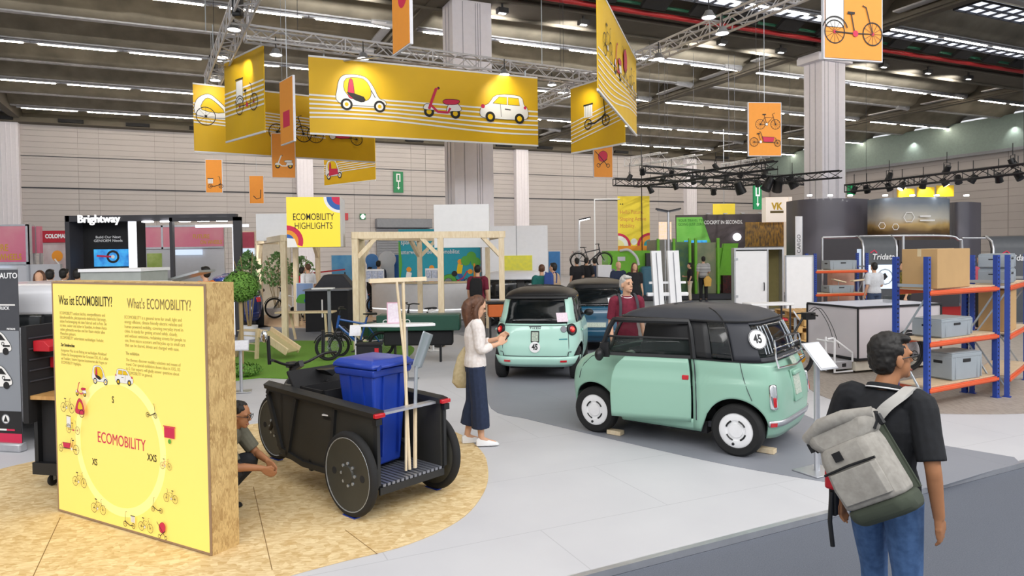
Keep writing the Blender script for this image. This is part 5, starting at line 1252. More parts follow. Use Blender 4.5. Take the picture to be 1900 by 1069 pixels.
# ================================================================ bicycles
def spoked(root, x, y, z, r, name='wheel', t=.024, rimc=None, n=24):
    e = bpy.data.objects.new(name, None); COL.objects.link(e); e.parent = root; e.location = (x, y, z)
    MB().ring((0, 0, 0), (0, 1, 0), r - t, t, 32, 8).build('tyre', M_RUB, e); MB().ring((0, 0, 0), (0, 1, 0), r - t * 2.2, t * .45, 32, 6).build('rim', rimc or M_BLACK, e)
    b = MB(); b.cyl((0, -.04, 0), (0, .04, 0), .022, n=10)
    for k in range(n): a = 2 * PI * k / n; b.cyl((math.cos(a + .3) * .02, .03 * (-1) ** k, math.sin(a + .3) * .02), (math.cos(a) * (r - t * 2.3), 0, math.sin(a) * (r - t * 2.3)), .0018, n=3, cap=False)
    b.build('spokes', M_STEEL, e, smooth=False); return e
def bicycle(loc, rz, label, frame, L=1.08, r=.34, rf=None, box=None, boxm=None, rack_=True, basket=False, boxw=.56, lean=0., saddle_m=None):
    """heads +x; L wheelbase; box=(x0,x1,z0,z1) cargo box in front of the rider"""
    rf = rf or r; o = thing('bicycle' if not box else 'cargo_bicycle', label, 'bicycle', loc, rz)
    o.rotation_euler = (lean, 0, rz)
    spoked(o, 0, 0, r, r, 'rear_wheel'); spoked(o, L, 0, rf, rf, 'front_wheel')
    bx, hx = .44, (L - .22 if not box else box[0] - .1); hz = .92
    f = MB(); f.tube([(0, 0, r), (bx, 0, .30)], .018); f.tube([(bx, 0, .30), (bx - .16, 0, .84)], .02); f.tube([(bx - .12, 0, .74), (0, 0, r)], .014)
    f.tube([(bx, 0, .30), (hx + .02, 0, hz - .22)], .027); f.tube([(bx - .13, 0, .70), (hx, 0, hz - .1)], .022)
    f.tube([(hx, 0, hz - .02), (hx + .05, 0, hz - .28)], .026)
    if box: f.tube([(hx + .03, 0, hz - .25), (hx + .06, 0, .26), (box[1], 0, .24), (box[1] + .1, 0, .30), (L - .1, 0, .62)], .028)
    f.build('frame', frame, o)
    k = MB(); top = (L - .1, .62) if box else (hx + .05, hz - .28)
    for sd in (1, -1): k.tube([(top[0], sd * .05, top[1]), (L, sd * .05, rf)], .014)
    k.tube([(top[0], -.05, top[1]), (top[0], .05, top[1])], .018); k.build('fork', M_BLACK, o)
    h = MB(); h.tube([(hx, 0, hz - .02), (hx - .02, 0, hz + .1)], .016); h.tube(catmull([(hx - .12, .31, hz + .12), (hx - .02, .2, hz + .13), (hx - .0, 0, hz + .1), (hx - .02, -.2, hz + .13), (hx - .12, -.31, hz + .12)], 4), .014)
    h.build('handlebar', M_BLACK, o)
    s_ = MB(); s_.loft([[(bx - .36, .08, .93), (bx - .36, -.08, .93), (bx - .36, -.07, .89), (bx - .36, .07, .89)], [(bx - .2, .05, .93), (bx - .2, -.05, .93), (bx - .2, -.04, .89), (bx - .2, .04, .89)], [(bx - .08, .015, .92), (bx - .08, -.015, .92), (bx - .08, -.01, .9), (bx - .08, .01, .9)]]); s_.tube([(bx - .16, 0, .84), (bx - .2, 0, .9)], .014)
    s_.build('saddle', saddle_m or M_BLACK, o, bevel=.008)
    c = MB(); c.cyl((bx, -.05, .30), (bx, .05, .30), .09, n=18); c.bar((bx, .07, .30), (bx + .12, .07, .18), .012, .025); c.box((bx + .13, .11, .17), (.09, .07, .02)); c.bar((bx, -.07, .30), (bx - .12, -.07, .42), .012, .025); c.box((bx - .13, -.11, .43), (.09, .07, .02)); c.build('motor_and_cranks', M_BLACK, o)
    for x, rr in ((0, r), (L, rf)): MB().tube([(x + (rr + .025) * math.cos(a), 0, rr + (rr + .025) * math.sin(a)) for a in [D(t) for t in range(20, 181, 16)]], .022, 6, flat=.5).build('mudguard', M_BLACK, o)
    if rack_:
        q = MB(); [q.tube([(bx - .28, sd * .06, .76), (-.22, sd * .06, .76), (0, sd * .06, r)], .008) for sd in (1, -1)]; q.bar((-.22, -.06, .76), (-.22, .06, .76), .012); q.build('luggage_rack', M_BLACK, o)
        MB().box((-.25, 0, .72), (.02, .07, .03)).build('tail_lamp', M_LAMP, o)
    MB().tube([(bx - .05, .06, .26), (bx - .14, .12, .01)], .01).build('kickstand', M_BLACK, o)
    if box:
        x0, x1, z0, z1 = box; w_ = boxw / 2
        MB().loft([[(x0 + .08, -w_ * .75, z0), (x1 - .05, -w_ * .6, z0), (x1 - .05, w_ * .6, z0), (x0 + .08, w_ * .75, z0)], [(x0, -w_, z1), (x1, -w_ * .8, z1), (x1, w_ * .8, z1), (x0, w_, z1)]]).build('cargo_box', boxm or frame, o, smooth=False, bevel=.015)
        MB().tube([(x0, -w_, z1), (x1, -w_ * .8, z1), (x1, w_ * .8, z1), (x0, w_, z1)], .015, 6, closed=True).build('box_rim', M_BLACK, o)
    return o

# ================================================================ white cargo tricycle with black edged box
def box_trike():
    a = G(1592, 695); b_ = Vector((7.66, 12.5, 0)); rz = .32
    o = thing('box_tricycle', 'cargo tricycle with large black edged white box behind the sign stand', 'cargo bike', (a.x, a.y, .007), rz)
    L, W_, z0, z1 = 1.86, 1.2, .24, 1.12
    MB().zbox(.01, L - .01, .01, W_ - .01, z0, z1).build('cargo_box', mat('alu_sandwich_panel', 'd9d3d6', .35, .25, var=.04, scale=1.5), o, smooth=False)
    MB().zbox(0, L, 0, W_, z1, z1 + .02).build('box_top', mat('top_panel', 'c9cede', .3, var=.02), o, smooth=False)
    e = MB()
    for x in (0, L):
        for y in (0, W_): e.zbox(x - .012, x + .012, y - .012, y + .012, z0, z1)
    for z in (z0, z1): 
        for y in (0, W_): e.zbox(0, L, y - .012, y + .012, z - .014, z + .022)
        for x in (0, L): e.zbox(x - .012, x + .012, 0, W_, z - .014, z + .022)
    e.build('edge_trim', M_BLACK, o, smooth=False)
    M_CRM = mat('cream_frame', 'd9d2c2', .5)
    MB().zbox(0, L, .05, W_ - .05, .04, .2).build('chassis', M_CRM, o, bevel=.01); MB().zbox(-.38, -.02, .1, W_ * .55, .08, .22).build('side_locker', M_ALU, o, bevel=.01); MB().zbox(-.24, -.16, .095, .1, .12, .18).build('locker_latch', M_BLACK, o)
    f = MB(); f.tube([(-.02, .1, .2), (-.02, .1, .35), (-.42, .12, .62), (-.5, .15, .6)], .018); f.tube([(-.02, .1, .04), (-.40, .1, .04), (-.40, .1, .62)], .018); f.tube([(-.40, .3, .04), (-.40, .3, .62)], .018); f.tube([(-.4, .1, .55), (-.4, .5, .55)], .018); f.build('bumper_frame', M_WHITE, o)
    # riding end
    q = MB(); q.tube([(-.40, .45, .35), (-.8, .5, .42), (-.98, .5, .62)], .022); q.tube([(-1.12, .5, .38), (-.75, .45, .95), (-.62, .42, 1.02)], .02); q.tube([(-.66, .2, 1.0), (-.62, .42, 1.02), (-.66, .7, 1.0)], .014); q.box((-.66, .42, .98), (.2, .12, .12)); q.build('steering_column', M_BLACK, o)
    q = MB(); q.tube(catmull([(-.6, .4, 1.05), (-.45, .35, 1.1), (-.35, .2, .8), (-.3, .1, .45)], 5), .006, 5); q.tube(catmull([(-.62, .45, 1.06), (-.5, .4, 1.12), (-.4, .25, .85), (-.38, .12, .5)], 5), .006, 5); q.build('brake_cables', M_BLACK, o)
    w = spoked(o, -.95, .3, .29, .29, 'front_wheel', .03); MB().cyl((0, -.06, 0), (0, .06, 0), .075, n=16).build('gold_hub', mat('anodised_gold', 'd99a1c', .3, .6), w, label='gold coloured hub motor')
    MB().tube([(-1.25, .42, .25), (-1.5, .4, .12)], .02).tube([(-1.3, .42, .28), (-1.22, .40, .62)], .016).build('pedal_frame', M_BLACK, o)
    w = spoked(o, 1.02, -.10, .33, .33, 'rear_wheel', .035); MB().tube([(1.02 + .37 * math.cos(a), -.10, .33 + .37 * math.sin(a)) for a in [D(t) for t in range(-30, 181, 15)]], .05, 6, flat=.4).build('mudguard', M_BLACKM, o)
    g = MB().zbox(0, .14, 0, .12, 0, .12); gp = g.build('glass_jar', M_GLASSC, None, bevel=.01); gp.location = (a.x + .9, a.y + .8, 1.15); tag(gp, 'small clear box standing on top of the white cargo box', 'jar')
box_trike()

# ================================================================ pallets
M_PAL = wood('pallet_wood', 'd8b072', 'bb9050')
def pallet(loc, rz, label):
    o = thing('wooden_pallet', label, 'pallet', loc, rz, 'pallets in the stack')
    for k in range(5): MB().zbox(-.4 + .165 * k, -.4 + .165 * k + .13, -.6, .6, .122, .144).build('deck_board', M_PAL, o, smooth=False)
    for y in (-.55, 0, .55): MB().zbox(-.4, .4, y - .05, y + .05, .1, .122).build('stringer', M_PAL, o, smooth=False)
    for x in (-.34, 0, .34):
        for y in (-.54, 0, .54): MB().zbox(x - .05, x + .05, y - .06, y + .06, .022, .1).build('block', M_PAL, o, smooth=False)
        MB().zbox(x - .05, x + .05, -.6, .6, 0, .022).build('skid', M_PAL, o, smooth=False)
    return o
pa = G(1506, 640); first = pallet((pa.x, pa.y + .4, .006), .1, 'lowest wooden pallet of the stack behind the sign stand')
for i, l in enumerate(('second wooden pallet from the bottom of the stack', 'middle wooden pallet of the stack', 'second wooden pallet from the top of the stack', 'top wooden pallet of the stack by the racks')):
    dup(first, (pa.x + .03 * (-1) ** i, pa.y + .4, .006 + .146 * (i + 1)), .1 + .05 * (-1) ** i, l)

# ================================================================ white parcel locker trailer with its door open
def locker():
    o = thing('parcel_box_trailer', 'tall white parcel box trailer with an open right door', 'trailer', P(1363, 600, 17.8).xy.to_3d(), -.22)
    k = 17.8 / 1300; w1, w2 = 58 * k, 84 * k; z0, z1 = .62, 2.13
    MB().zbox(0, .04, 0, .9, z0, z1).zbox(w1, w1 + .03, 0, .9, z0, z1).zbox(w2, w2 + .04, 0, .9, z0, z1).zbox(0, w2 + .04, 0, .9, z1, z1 + .05).zbox(0, w2, 0, .9, z0 - .04, z0).zbox(0, w2, .86, .9, z0, z1).build('body_frame', M_ALU, o, smooth=False)
    MB().zbox(.03, w1 - .01, -.015, .01, z0 + .02, z1 - .03).build('left_door', M_WHITE, o, bevel=.006)
    MB().zbox(w1 + .03, w2, .6, .62, z0, z1).build('inner_panel', mat('olive_panel', '8f8450', .7), o)
    dr = MB(); dr.zbox(0, .68, -.02, .02, z0 + .02, z1 - .18); q = dr.build('open_door', M_WHITE, o, bevel=.01); q.location = (w2 + .06, -.05, 0); q.rotation_euler = (0, 0, .15)
    MB().zbox(.0, .68, -.03, .03, z0, z0 + .03).zbox(0, .68, -.03, .03, z1 - .18, z1 - .15).zbox(.65, .68, -.03, .03, z0, z1 - .16).zbox(0, .03, -.03, .03, z0, z1 - .16).build('door_edge', M_ALU, q, smooth=False)
    MB().tube([(w1 - .08, -.02, 1.1), (w1 - .08, -.06, 1.12), (w1 - .08, -.06, 1.28), (w1 - .08, -.02, 1.3)], .012).build('door_handle', M_BLACK, o)
    for z in (.95, 1.9): MB().zbox(0, .09, -.03, 0, z - .03, z + .03).build('hinge', M_ALU, o)
    MB().zbox(-.1, w2 + .2, .1, .8, z0 - .12, z0 - .04).build('chassis', M_DKGREY, o)
    for x in (.05, w2 + .25): MB().ring((x, 0, .27), (1, 0, 0) if 0 else (0, 1, 0), .2, .065, 24, 8).cyl((x, -.03, .27), (x, .03, .27), .14).build('wheel', M_RUB, o)
    MB().zbox(w2 - .3, w2 + .1, -.35, .1, .12, .42).build('rear_lamp_box', M_RED, o, bevel=.03)
locker()
t = G(1425, 640); o = thing('white_table', 'small white flat table with thin legs beside the parcel trailer', 'table', (t.x, t.y, 0), .1)
MB().box((0, 0, .92), (.98, .5, .05)).build('table_top', M_WHITE, o, bevel=.01)
for x in (-.42, .42):
    for y in (-.2, .2): MB().cyl((x, y, 0), (x, y, .9), .02).build('leg', M_DKGREY, o)
# tall white slabs with bars
for i, (x0, x1) in enumerate(((1211, 1229), (1241, 1262))):
    a, b_ = P(x0, 560, 15), P(x1, 560, 15); o = thing('white_slab', ('left' if i == 0 else 'right') + ' tall leaning white slab behind the small mint car', 'slab', (a.x, a.y, 0), .05)
    w_ = b_.x - a.x; MB().loft([[(0 + .1, 0, 0), (w_ + .1, 0, 0), (w_ + .1, .12, 0), (.1, .12, 0)], [(-.02, 0, 2.14), (w_ - .02, 0, 2.14), (w_ - .02, .12, 2.14), (-.02, .12, 2.14)]]).build('slab_body', M_WHITE, o, smooth=False)
    g = MB(); g.bar((.1 + w_ / 2, -.005, .1), (-.02 + w_ / 2, -.005, 2.1), .015, .01); g.build('groove', M_GREY, o)
    if i == 0:
        MB().box((.35, .1, 1.45), (.8, .05, .05)).build('cross_bar', M_WHITE, o); MB().box((.35, .1, 1.2), (.9, .12, .08)).build('cross_bar', M_WHITE, o, bevel=.02)

# ================================================================ wooden pergolas
def post(p, h=2.45, w_=.14, label=None):
    return MB().zbox(-w_ / 2, w_ / 2, -w_ / 2, w_ / 2, 0, h), p
def pergola(label, posts, beams, braces, h=2.5, w_=.13):
    o = thing('wooden_pergola', label, 'pergola')
    for (x, y) in posts: MB().zbox(x - w_ / 2, x + w_ / 2, y - w_ / 2, y + w_ / 2, .0, h).build('post', M_PINE, o, smooth=False)
    for i, j in beams: a, b_ = Vector((*posts[i], h + .07)), Vector((*posts[j], h + .07)); e = (b_ - a).normalized() * .08; MB().bar(a - e, b_ + e, w_, w_ + .02).build('beam', M_PINE, o, smooth=False)
    for i, j in braces:
        a, b_ = Vector((*posts[i], h - .42)), Vector((*posts[j], h - .42)); dd = (b_ - a).normalized()
        MB().bar(a + dd * .04, a + dd * .46 + Vector((0, 0, .44)), .09, .09).build('brace', M_PINE, o, smooth=False)
    return o
pp = [P(x, 500, Y).xy for x, Y in ((660, 15.6), (818, 16.1), (931, 16.5), (779, 19.6), (672, 17.2), (905, 19.9))]
pp = [(p.x, p.y) for p in pp]
pergola('light wooden pergola frame with braces left of the pale mint car', pp, [(0, 1), (1, 2), (0, 4), (4, 3), (3, 5), (2, 5)], [(0, 1), (1, 0), (2, 1), (0, 4), (3, 4), (3, 5), (4, 3)])
pl = [P(x, 500, Y).xy for x, Y in ((527, 17.2), (549, 21.0), (590, 23.2), (482, 21.5))]
pl = [(p.x, p.y) for p in pl]
pergola('light wooden pergola frame under the yellow highlights sign', pl, [(0, 1), (1, 2), (0, 3), (3, 2)], [(0, 1), (0, 3), (2, 1), (3, 0)])
# cube signs above them
def cube_sign(x0, x1, yt, yb, Y, dp, label, face, rz=0.):
    a, c = P(x0, yb, Y), P(x1, yb, Y); z1 = P(x0, yt, Y).z; o = thing('box_sign', label, 'sign', a, rz); w_ = c.x - a.x; h = z1 - a.z
    MB().zbox(0, w_, 0.0, dp, 0, h).build('sign_box', M_WHITE, o, smooth=False); MB().zbox(0, w_, -.012, 0, 0, h).build('sign_face', face, o, smooth=False); return o, w_, h
M_SIGNY = mat('sign_yellow', 'f5d93f', .5, var=0, emit=.25)
o, w_, h = cube_sign(533, 630, 366, 459, 15.0, .9, 'square yellow box sign reading ECOMOBILITY HIGHLIGHTS', M_SIGNY, .12)
M_BLKT = mat('lettering_black', '1a1a16', .6, var=0)
tx('lettering', 'ECOMOBILITY', .205, M_BLKT, o, (w_ / 2, -.014, h * .6), UPR, .66, .0012, 'CENTER'); tx('lettering', 'HIGHLIGHTS', .2, M_BLKT, o, (w_ / 2, -.014, h * .42), UPR, .70, 0, 'CENTER')
s = Sk(y=-.014)
def wedge(cx, cz, r, a0, a1, c): s.poly([(cx, cz)] + [(cx + r * math.cos(D(a0 + (a1 - a0) * k / 8)), cz + r * math.sin(D(a0 + (a1 - a0) * k / 8))) for k in range(9)], c)
for r, c in ((.34, PINK), (.24, ORG), (.15, BLU)): wedge(0, h * .12, r, -20, 90, c)
s.poly([(0, 0), (.22, 0), (.16, .18), (0, .2)], WHT); s.at(0, 0)
for r, c in ((.34, WHT), (.28, BLU), (.17, PINK)): wedge(w_, h, r, 180, 270, c)
s.done('printed_shapes', o)
cube_sign(476, 536, 397, 447, 19.5, 1.0, 'plain white box sign left of the yellow sign', M_WHITE)
cube_sign(806, 908, 380, 460, 17.6, .5, 'plain white box sign above the right pergola', M_WHITE)

# ================================================================ info counter
def counter():
    o = thing('info_counter', 'long white curved information counter with lit base behind the pergola', 'counter')
    a, b_ = P(690, 560, 23.5), P(868, 560, 22.6); n = 16; pts = []
    for i in range(n + 1): t = i / n; q = a.lerp(b_, t); q.y -= .7 * math.sin(PI * t) * 1.0; pts.append(q)
    def wall_(z0, z1, off, nm, m): 
        MB().loft([[(p.x, p.y + off, z0), (p.x, p.y + .5 + off, z0), (p.x, p.y + .5 + off, z1), (p.x, p.y + off, z1)] for p in pts]).build(nm, m, o, ang=50)
    wall_(.35, 1.18, 0, 'counter_body', M_WHITEM); wall_(0, .33, .05, 'plinth', M_WHITE); wall_(.33, .35, .02, 'light_strip', mat('soft_strip', 'ffffff', .5, var=0, emit=2.)); wall_(1.18, 1.23, -.05, 'counter_top', M_PLY)
counter()
for i, (px, l) in enumerate(((694, 'left'), (805, 'right'))):
    p = P(px, 520, 22.9); o = thing('leaflet_stand', 'white leaflet stand at the ' + l + ' end of the information counter', 'leaflet stand', (p.x, p.y + .1, 1.231), 0)
    MB().zbox(-.3, .3, 0, .1, 0, .1).zbox(-.3, .3, .06, .1, .1, .42).build('stand', M_WHITE, o)
    for k in range(3): MB().zbox(-.27 + .19 * k, -.1 + .19 * k, .02, .05, .1, .36).build('leaflets', mat('leaflet', 'dfe3ee', .6, col2='8fa0c8', scale=20), o)

# ================================================================ lawn things
def climbing():
    a = G(452, 665); o = thing('climbing_frame', 'small wooden climbing ladder frame on the lawn', 'climbing frame', (a.x, a.y, .02), -.35)
    MB().bar((-.25, 0, 0), (-.05, 0, .72), .05, .1).bar((-.25, .0, 0), (-.05, .0, .72), .05, .1).build('side_rail', M_PLY, o); MB().bar((.52, -.12, 0), (.58, -.12, .78), .06, .1).build('side_rail', M_PLY, o)
    for z in (.18, .38, .58): MB().cyl((-.22 + z * .25, 0, z), (.55, -.1, z), .016).build('rung', M_PINE, o)
    MB().box((.2, .12, .70), (.75, .3, .03)).build('platform', M_PLY, o, bevel=.01)
    R = Matrix.Rotation(.5, 3, 'Y'); MB().box((1.0, .15, .42), (1.0, .46, .03), R).build('slide_board', mat('green_tinted_ply', 'c0b487', .6), o)
    for y in (-.1, .4): MB().box((1.0, y, .45), (1.06, .04, .2), R).build('slide_side', M_PLY, o, bevel=.02)
climbing()
bpy.data.objects['climbing_frame'].scale = (.8, .8, .8)
a, c = P(566, 640, 17.6), P(609, 640, 17.3); o = thing('wooden_bench', 'wooden bench between the posts of the left pergola', 'bench', (a.x - .35, a.y, .02), -.02)
MB().zbox(-.3, 1.15, -.3, .1, .68, .72).build('seat', M_PLY, o, bevel=.008)
for x in (-.02, .95):
    for y in (-.25, .05): MB().bar((x + (.03 if y < 0 else .12), y, 0), (x, y, .68), .05, .05).build('leg', M_PLY, o)
# plants
def leaf_ball(b, c, r, n, sz, rs):
    for _ in range(n):
        d = Vector((rs.gauss(0, 1), rs.gauss(0, 1), rs.gauss(0, 1))).normalized(); p = Vector(c) + Vector((d.x * r[0], d.y * r[1], d.z * r[2])) * rs.uniform(.82, 1.03)
        u = d.orthogonal().normalized(); u.rotate(Matrix.Rotation(rs.uniform(0, 6.28), 3, d)); v = d.cross(u); u = (u + d * rs.uniform(-.5, .5)).normalized()
        b.add([p - u * sz, p + v * sz * .45, p + u * sz, p - v * sz * .45], [(0, 1, 2, 3)])
rs = random.Random(3)
M_TOPI = mat('clipped_foliage', '46732a', .8, col2='6f9a3a', scale=30); M_LEAF = mat('plant_leaf', '5c8c4c', .7, col2='86a86a', scale=12); M_BARK = mat('bark', 'a08a62', .9)
a = P(447, 600, 12.4); o = thing('topiary_tree', 'ball shaped clipped green tree beside the lit board', 'tree', (a.x, a.y, .02), 0)
MB().tube([(0, 0, .02), (.01, 0, .7), (0, 0, 1.45)], .035).build('trunk', M_BARK, o)
b = MB(); b.ball((0, 0, 1.58), (.26, .26, .22), 16, 10); leaf_ball(b, (0, 0, 1.58), (.31, .31, .27), 2400, .035, rs); b.build('crown', M_TOPI, o, smooth=False, kind='stuff')
b = MB(); leaf_ball(b, (0, 0, .1), (.35, .3, .12), 500, .04, rs); b.build('ground_cover', M_TOPI, o, smooth=False, kind='stuff')
def shrub(px, py, Y, h, r, label):
    p = P(px, py, Y); o = thing('leafy_plant', label, 'plant', (p.x, p.y, 0), 0); b = MB()
    for k in range(7): a = k * .9; b.tube([(0, 0, .05), (math.cos(a) * r * .4, math.sin(a) * r * .4, h * .6), (math.cos(a) * r * .8, math.sin(a) * r * .8, h * (.7 + .05 * k))], .012, 4)
    b.build('stems', M_BARK, o)
    b = MB()
    for k in range(260):
        a = rs.uniform(0, 6.28); z = rs.uniform(h * .5, h); rr = r * rs.uniform(.2, 1) * math.sin(PI * min(1, (z - h * .4) / (h * .62)))
        leaf_ball(b, (math.cos(a) * rr, math.sin(a) * rr, z), (.03, .03, .03), 2, .075, rs)
    b.build('foliage', M_LEAF, o, smooth=False, kind='stuff')
    MB().lathe((0, 0, 0), (0, 0, 1), [(0, 0), (r * .4, 0), (r * .5, .35), (r * .42, .35), (0, .3)], 20).build('pot', M_WHITEM, o)
shrub(462, 560, 18.0, 2.25, .42, 'leafy potted plant beside the black frame of the left stand')
shrub(515, 560, 24, 2.25, .75, 'leafy potted plant seen between the posts of the left pergola'); shrub(560, 560, 25, 2.1, .6, 'leafy potted plant behind the yellow highlights sign posts')

# A-board poster, high table, white table with stand
def aboard():
    a, c = P(551, 560, 20.6), P(577, 560, 20.4); o = thing('poster_board', 'white framed poster board with a landscape picture between the posts', 'poster', (a.x, a.y, .03), .05)
    w_ = c.x - a.x; z0, z1 = .47, 1.28
    MB().zbox(-.02, w_ + .02, 0, .02, z0 - .02, z1 + .02).build('poster_frame', M_WHITE, o); MB().zbox(0, w_, -.004, 0, z0, z1).build('poster_sheet', mat('poster_sky', '7f9fd0', .5, col2='96a7c9', scale=3), o)
    s = Sk(y=-.006); s.rect(0, z0, w_, z0 + .28, GRY); s.shape([(0, z0 + .25), (.05, z0 + .45), (.2, z0 + .5), (.36, z0 + .45), (w_, z0 + .25)], GRN, .001, GRN); s.disc(.28, z0 + .3, .07, BLU); s.done('printed_picture', o)
    for x in (.03, w_ - .03): MB().bar((x, .01, 0), (x, .01, z0), .025).bar((x, .4, 0), (x, .02, 1.2), .02).build('leg', M_PINE, o)
aboard()
p = P(604, 535, 16.6); o = thing('high_table', 'narrow white high table with one grey post under the pergola', 'table', (p.x, p.y, .02), .1)
MB().box((-.05, 0, 1.33), (.5, .3, .03)).build('table_top', M_WHITE, o); MB().box((.08, 0, .66), (.07, .07, 1.32)).build('post', M_GREY, o)
p = P(730, 600, 11.9); o = thing('display_table', 'white tapered table top with a pink framed notice in front of the cargo bicycle', 'table', (p.x + .1, p.y, .0), -.05)
MB().prism([(-.66, -.1), (-.3, .2), (.55, .16), (.62, 0), (.0, -.2)], lambda x, y: (x, y, .96), d=(0, 0, -.045)).build('table_top', M_WHITE, o, bevel=.01); MB().zbox(.08, .14, -.03, .03, 0, .92).build('leg', M_GREY, o); MB().zbox(-.1, .3, -.15, .15, 0, .015).build('base_plate', M_GREY, o)
n = thing('framed_notice', 'white notice with a pink frame standing on the tapered table', 'notice', (p.x, p.y + .02, .961), .05); MB().zbox(-.11, .11, 0, .015, 0, .36).build('frame', mat('pink_frame', 'dba6bb', .6), n); MB().zbox(-.095, .095, -.003, 0, .015, .345).build('notice_sheet', mat('notice', 'f1eaf1', .6, col2='e2d2e2', scale=25), n)

# bicycles in the middle
M_BKB = mat('bike_blue', '174f98', .35, coat=.4); M_BKG = mat('bike_green', '1f4a3c', .4, var=.05)
a = G(815, 645); c = G(640, 662); dd = c - a; bz = math.atan2(dd.y, dd.x)
bicycle((a.x, a.y, 0), bz, 'long black cargo bicycle with dark green box and its rear wheel at right', M_BLACK, 2.35, .345, .24, (.85, 1.8, .32, .66), M_BKG)
a = G(612, 671); bicycle((a.x + .98, a.y + .32, .02), D(180 + 18), 'blue electric bicycle with front wheel turned to the left on the lawn', M_BKB, 1.05, .27, .27)
p = P(645, 655, 12.0); o = thing('pannier_bag', 'black pannier bag hanging at the side of the blue bicycle', 'bag', (p.x + .35, p.y + .12, .18), -.1); MB().box((0, 0, .2), (.42, .2, .4)).build('bag_body', M_BLACKM, o, bevel=.04); MB().box((.16, -.105, .3), (.07, .01, .1)).build('bag_patch', M_RED, o); MB().box((0, 0, .41), (.44, .22, .04)).build('bag_flap', M_BLACKM, o, bevel=.015)
bicycle(G(516, 603).xy.to_3d() + Vector((.35, 1.8, .03)), D(175), 'bicycle with white mudguards half hidden behind the left pergola post', M_WHITE, 1.1, .35)
bicycle(G(600, 590).xy.to_3d() + Vector((1.6, 1.0, .0)), D(20), 'black bicycle on display beside the black table behind the pergola', M_BLACK, 1.1, .34)
bicycle(P(1095, 497, 29.5).xy.to_3d() + Vector((-.5, 0, 1.4)), D(0), 'bicycle raised on a shelf beside the green stand', M_DKGREY, 1.1, .35)
pb = P(1100, 530, 29.5); o = thing('display_plinth', 'grey plinth carrying the raised bicycle', 'plinth', (pb.x, pb.y, 0), 0); MB().zbox(-.9, .9, -.3, .3, 0, 1.39).build('plinth_body', M_GREY, o)
p = P(636, 540, 19.5); o = thing('black_display_table', 'black box shaped display table with small white lettering', 'table', (p.x - .5, p.y, .0), .05)
MB().zbox(-.55, .62, 0, .7, .0, 1.14).build('table_body', M_BLACKM, o, bevel=.01); MB().zbox(-.6, .66, -.05, .75, 1.14, 1.18).build('table_top', M_GREY, o)
s = Sk(y=-.004); [s.rect(-.1 + .18 * k, .4, -.06 + .18 * k, .9, WHT) for k in range(2)]; s.done('printed_marks', o)
o = thing('covered_vehicle', 'grey folded windscreen of a small vehicle behind the black display table', 'vehicle', P(612, 520, 20.6).xy.to_3d(), .1)
MB().loft([[(-.6, 0, .3), (.8, 0, .3), (.8, 1.0, .3), (-.6, 1.0, .3)], [(-.6, 0, 1.0), (.8, 0, 1.0), (.8, 1.0, 1.0), (-.6, 1.0, 1.0)], [(-.2, .1, 1.55), (.35, .1, 1.55), (.35, .9, 1.55), (-.2, .9, 1.55)]]).build('body_shell', M_DKGREY, o, bevel=.04)
for x in (-.35, .6): MB().ring((x, -.03, .22), (0, 1, 0), .16, .06).cyl((x, -.06, .22), (x, 0, .22), .12).build('wheel', M_RUB, o)
o = thing('green_cargo_box', 'low dark green box with lettering behind the tapered white table', 'box', P(700, 606, 13.6).xy.to_3d(), .0)
MB().zbox(-.02, 1.6, 0, .5, .64, .95).build('box_body', M_BKG, o, bevel=.02)
tx('lettering', 'CARGO', .13, M_WHITE, o, (.1, -.004, .82), UPR, 1.2, 0)
MB().zbox(.1, 1.45, .1, .4, .34, .64).build('lower_tub', M_BLACKM, o, bevel=.03)
for x in (.3, 1.2): MB().zbox(x - .02, x + .02, .2, .3, 0, .34).build('leg', M_BLACK, o)

o, _w, _h = None, 0, 0
a = P(906, 592, 15.2); o = thing('orange_crate', 'orange cargo crate on a black frame behind the woman in white', 'crate', (a.x, a.y + .2, 0), .1); MB().zbox(0, .42, 0, .4, .72, 1.0).build('crate_body', mat('crate_orange', 'c9642a', .6), o, bevel=.02)
for x in (.03, .36): MB().zbox(x, x + .03, .05, .35, 0, .72).build('frame_leg', M_BLACK, o)
MB().zbox(-.05, .47, -.02, .42, 1.02, 1.06).build('frame_bar', M_BLACK, o)
# ================================================================ stands in the background
def pbox(name, label, cat, x0, x1, yt, yb, Y, dp, m, rz=0., z0=None, smooth=False, kids_=None):
    """box whose front face spans the given pixels at distance Y"""
    a, c = P(x0, yb, Y), P(x1, yb, Y); z1 = P((x0 + x1) / 2, yt, Y).z; zb = a.z if z0 is None else z0
    o = thing(name, label, cat, (a.x, a.y, zb), rz); w_, h = c.x - a.x, z1 - zb
    MB().zbox(0, w_, 0, dp, 0, h).build('body', m, o, smooth=smooth); return o, w_, h
def print_on(o, fn, w_, h, name='printed_graphic'): s = Sk(y=-.006); fn(s, w_, h); s.done(name, o)
M_PINK = mat('stand_pink', 'ea6f98', .6, col2='f2a6b0', scale=.8); M_STW = mat('stand_white', 'd9d9de', .7, var=.02); M_CRIM = mat('stand_crimson', 'b01c30', .6, var=.05)
M_ANT = mat('stand_anthracite', '3b3a3f', .55, var=.04); M_CURV = mat('stand_curved_grey', '5b5861', .4, var=.05, scale=.7, coat=.3); M_SCR = mat('screen_blue', '3fa6d8', .3, col2='0f4fa0', scale=4, emit=.9)
M_LIME = mat('machine_lime', '74c02c', .5, var=.05); M_LCD = mat('screen_white', 'cfe0f4', .3, var=.02, emit=.7)
M_TXY = mat('text_yellow', 'e8b23c', .6, var=0)
Z = -.03
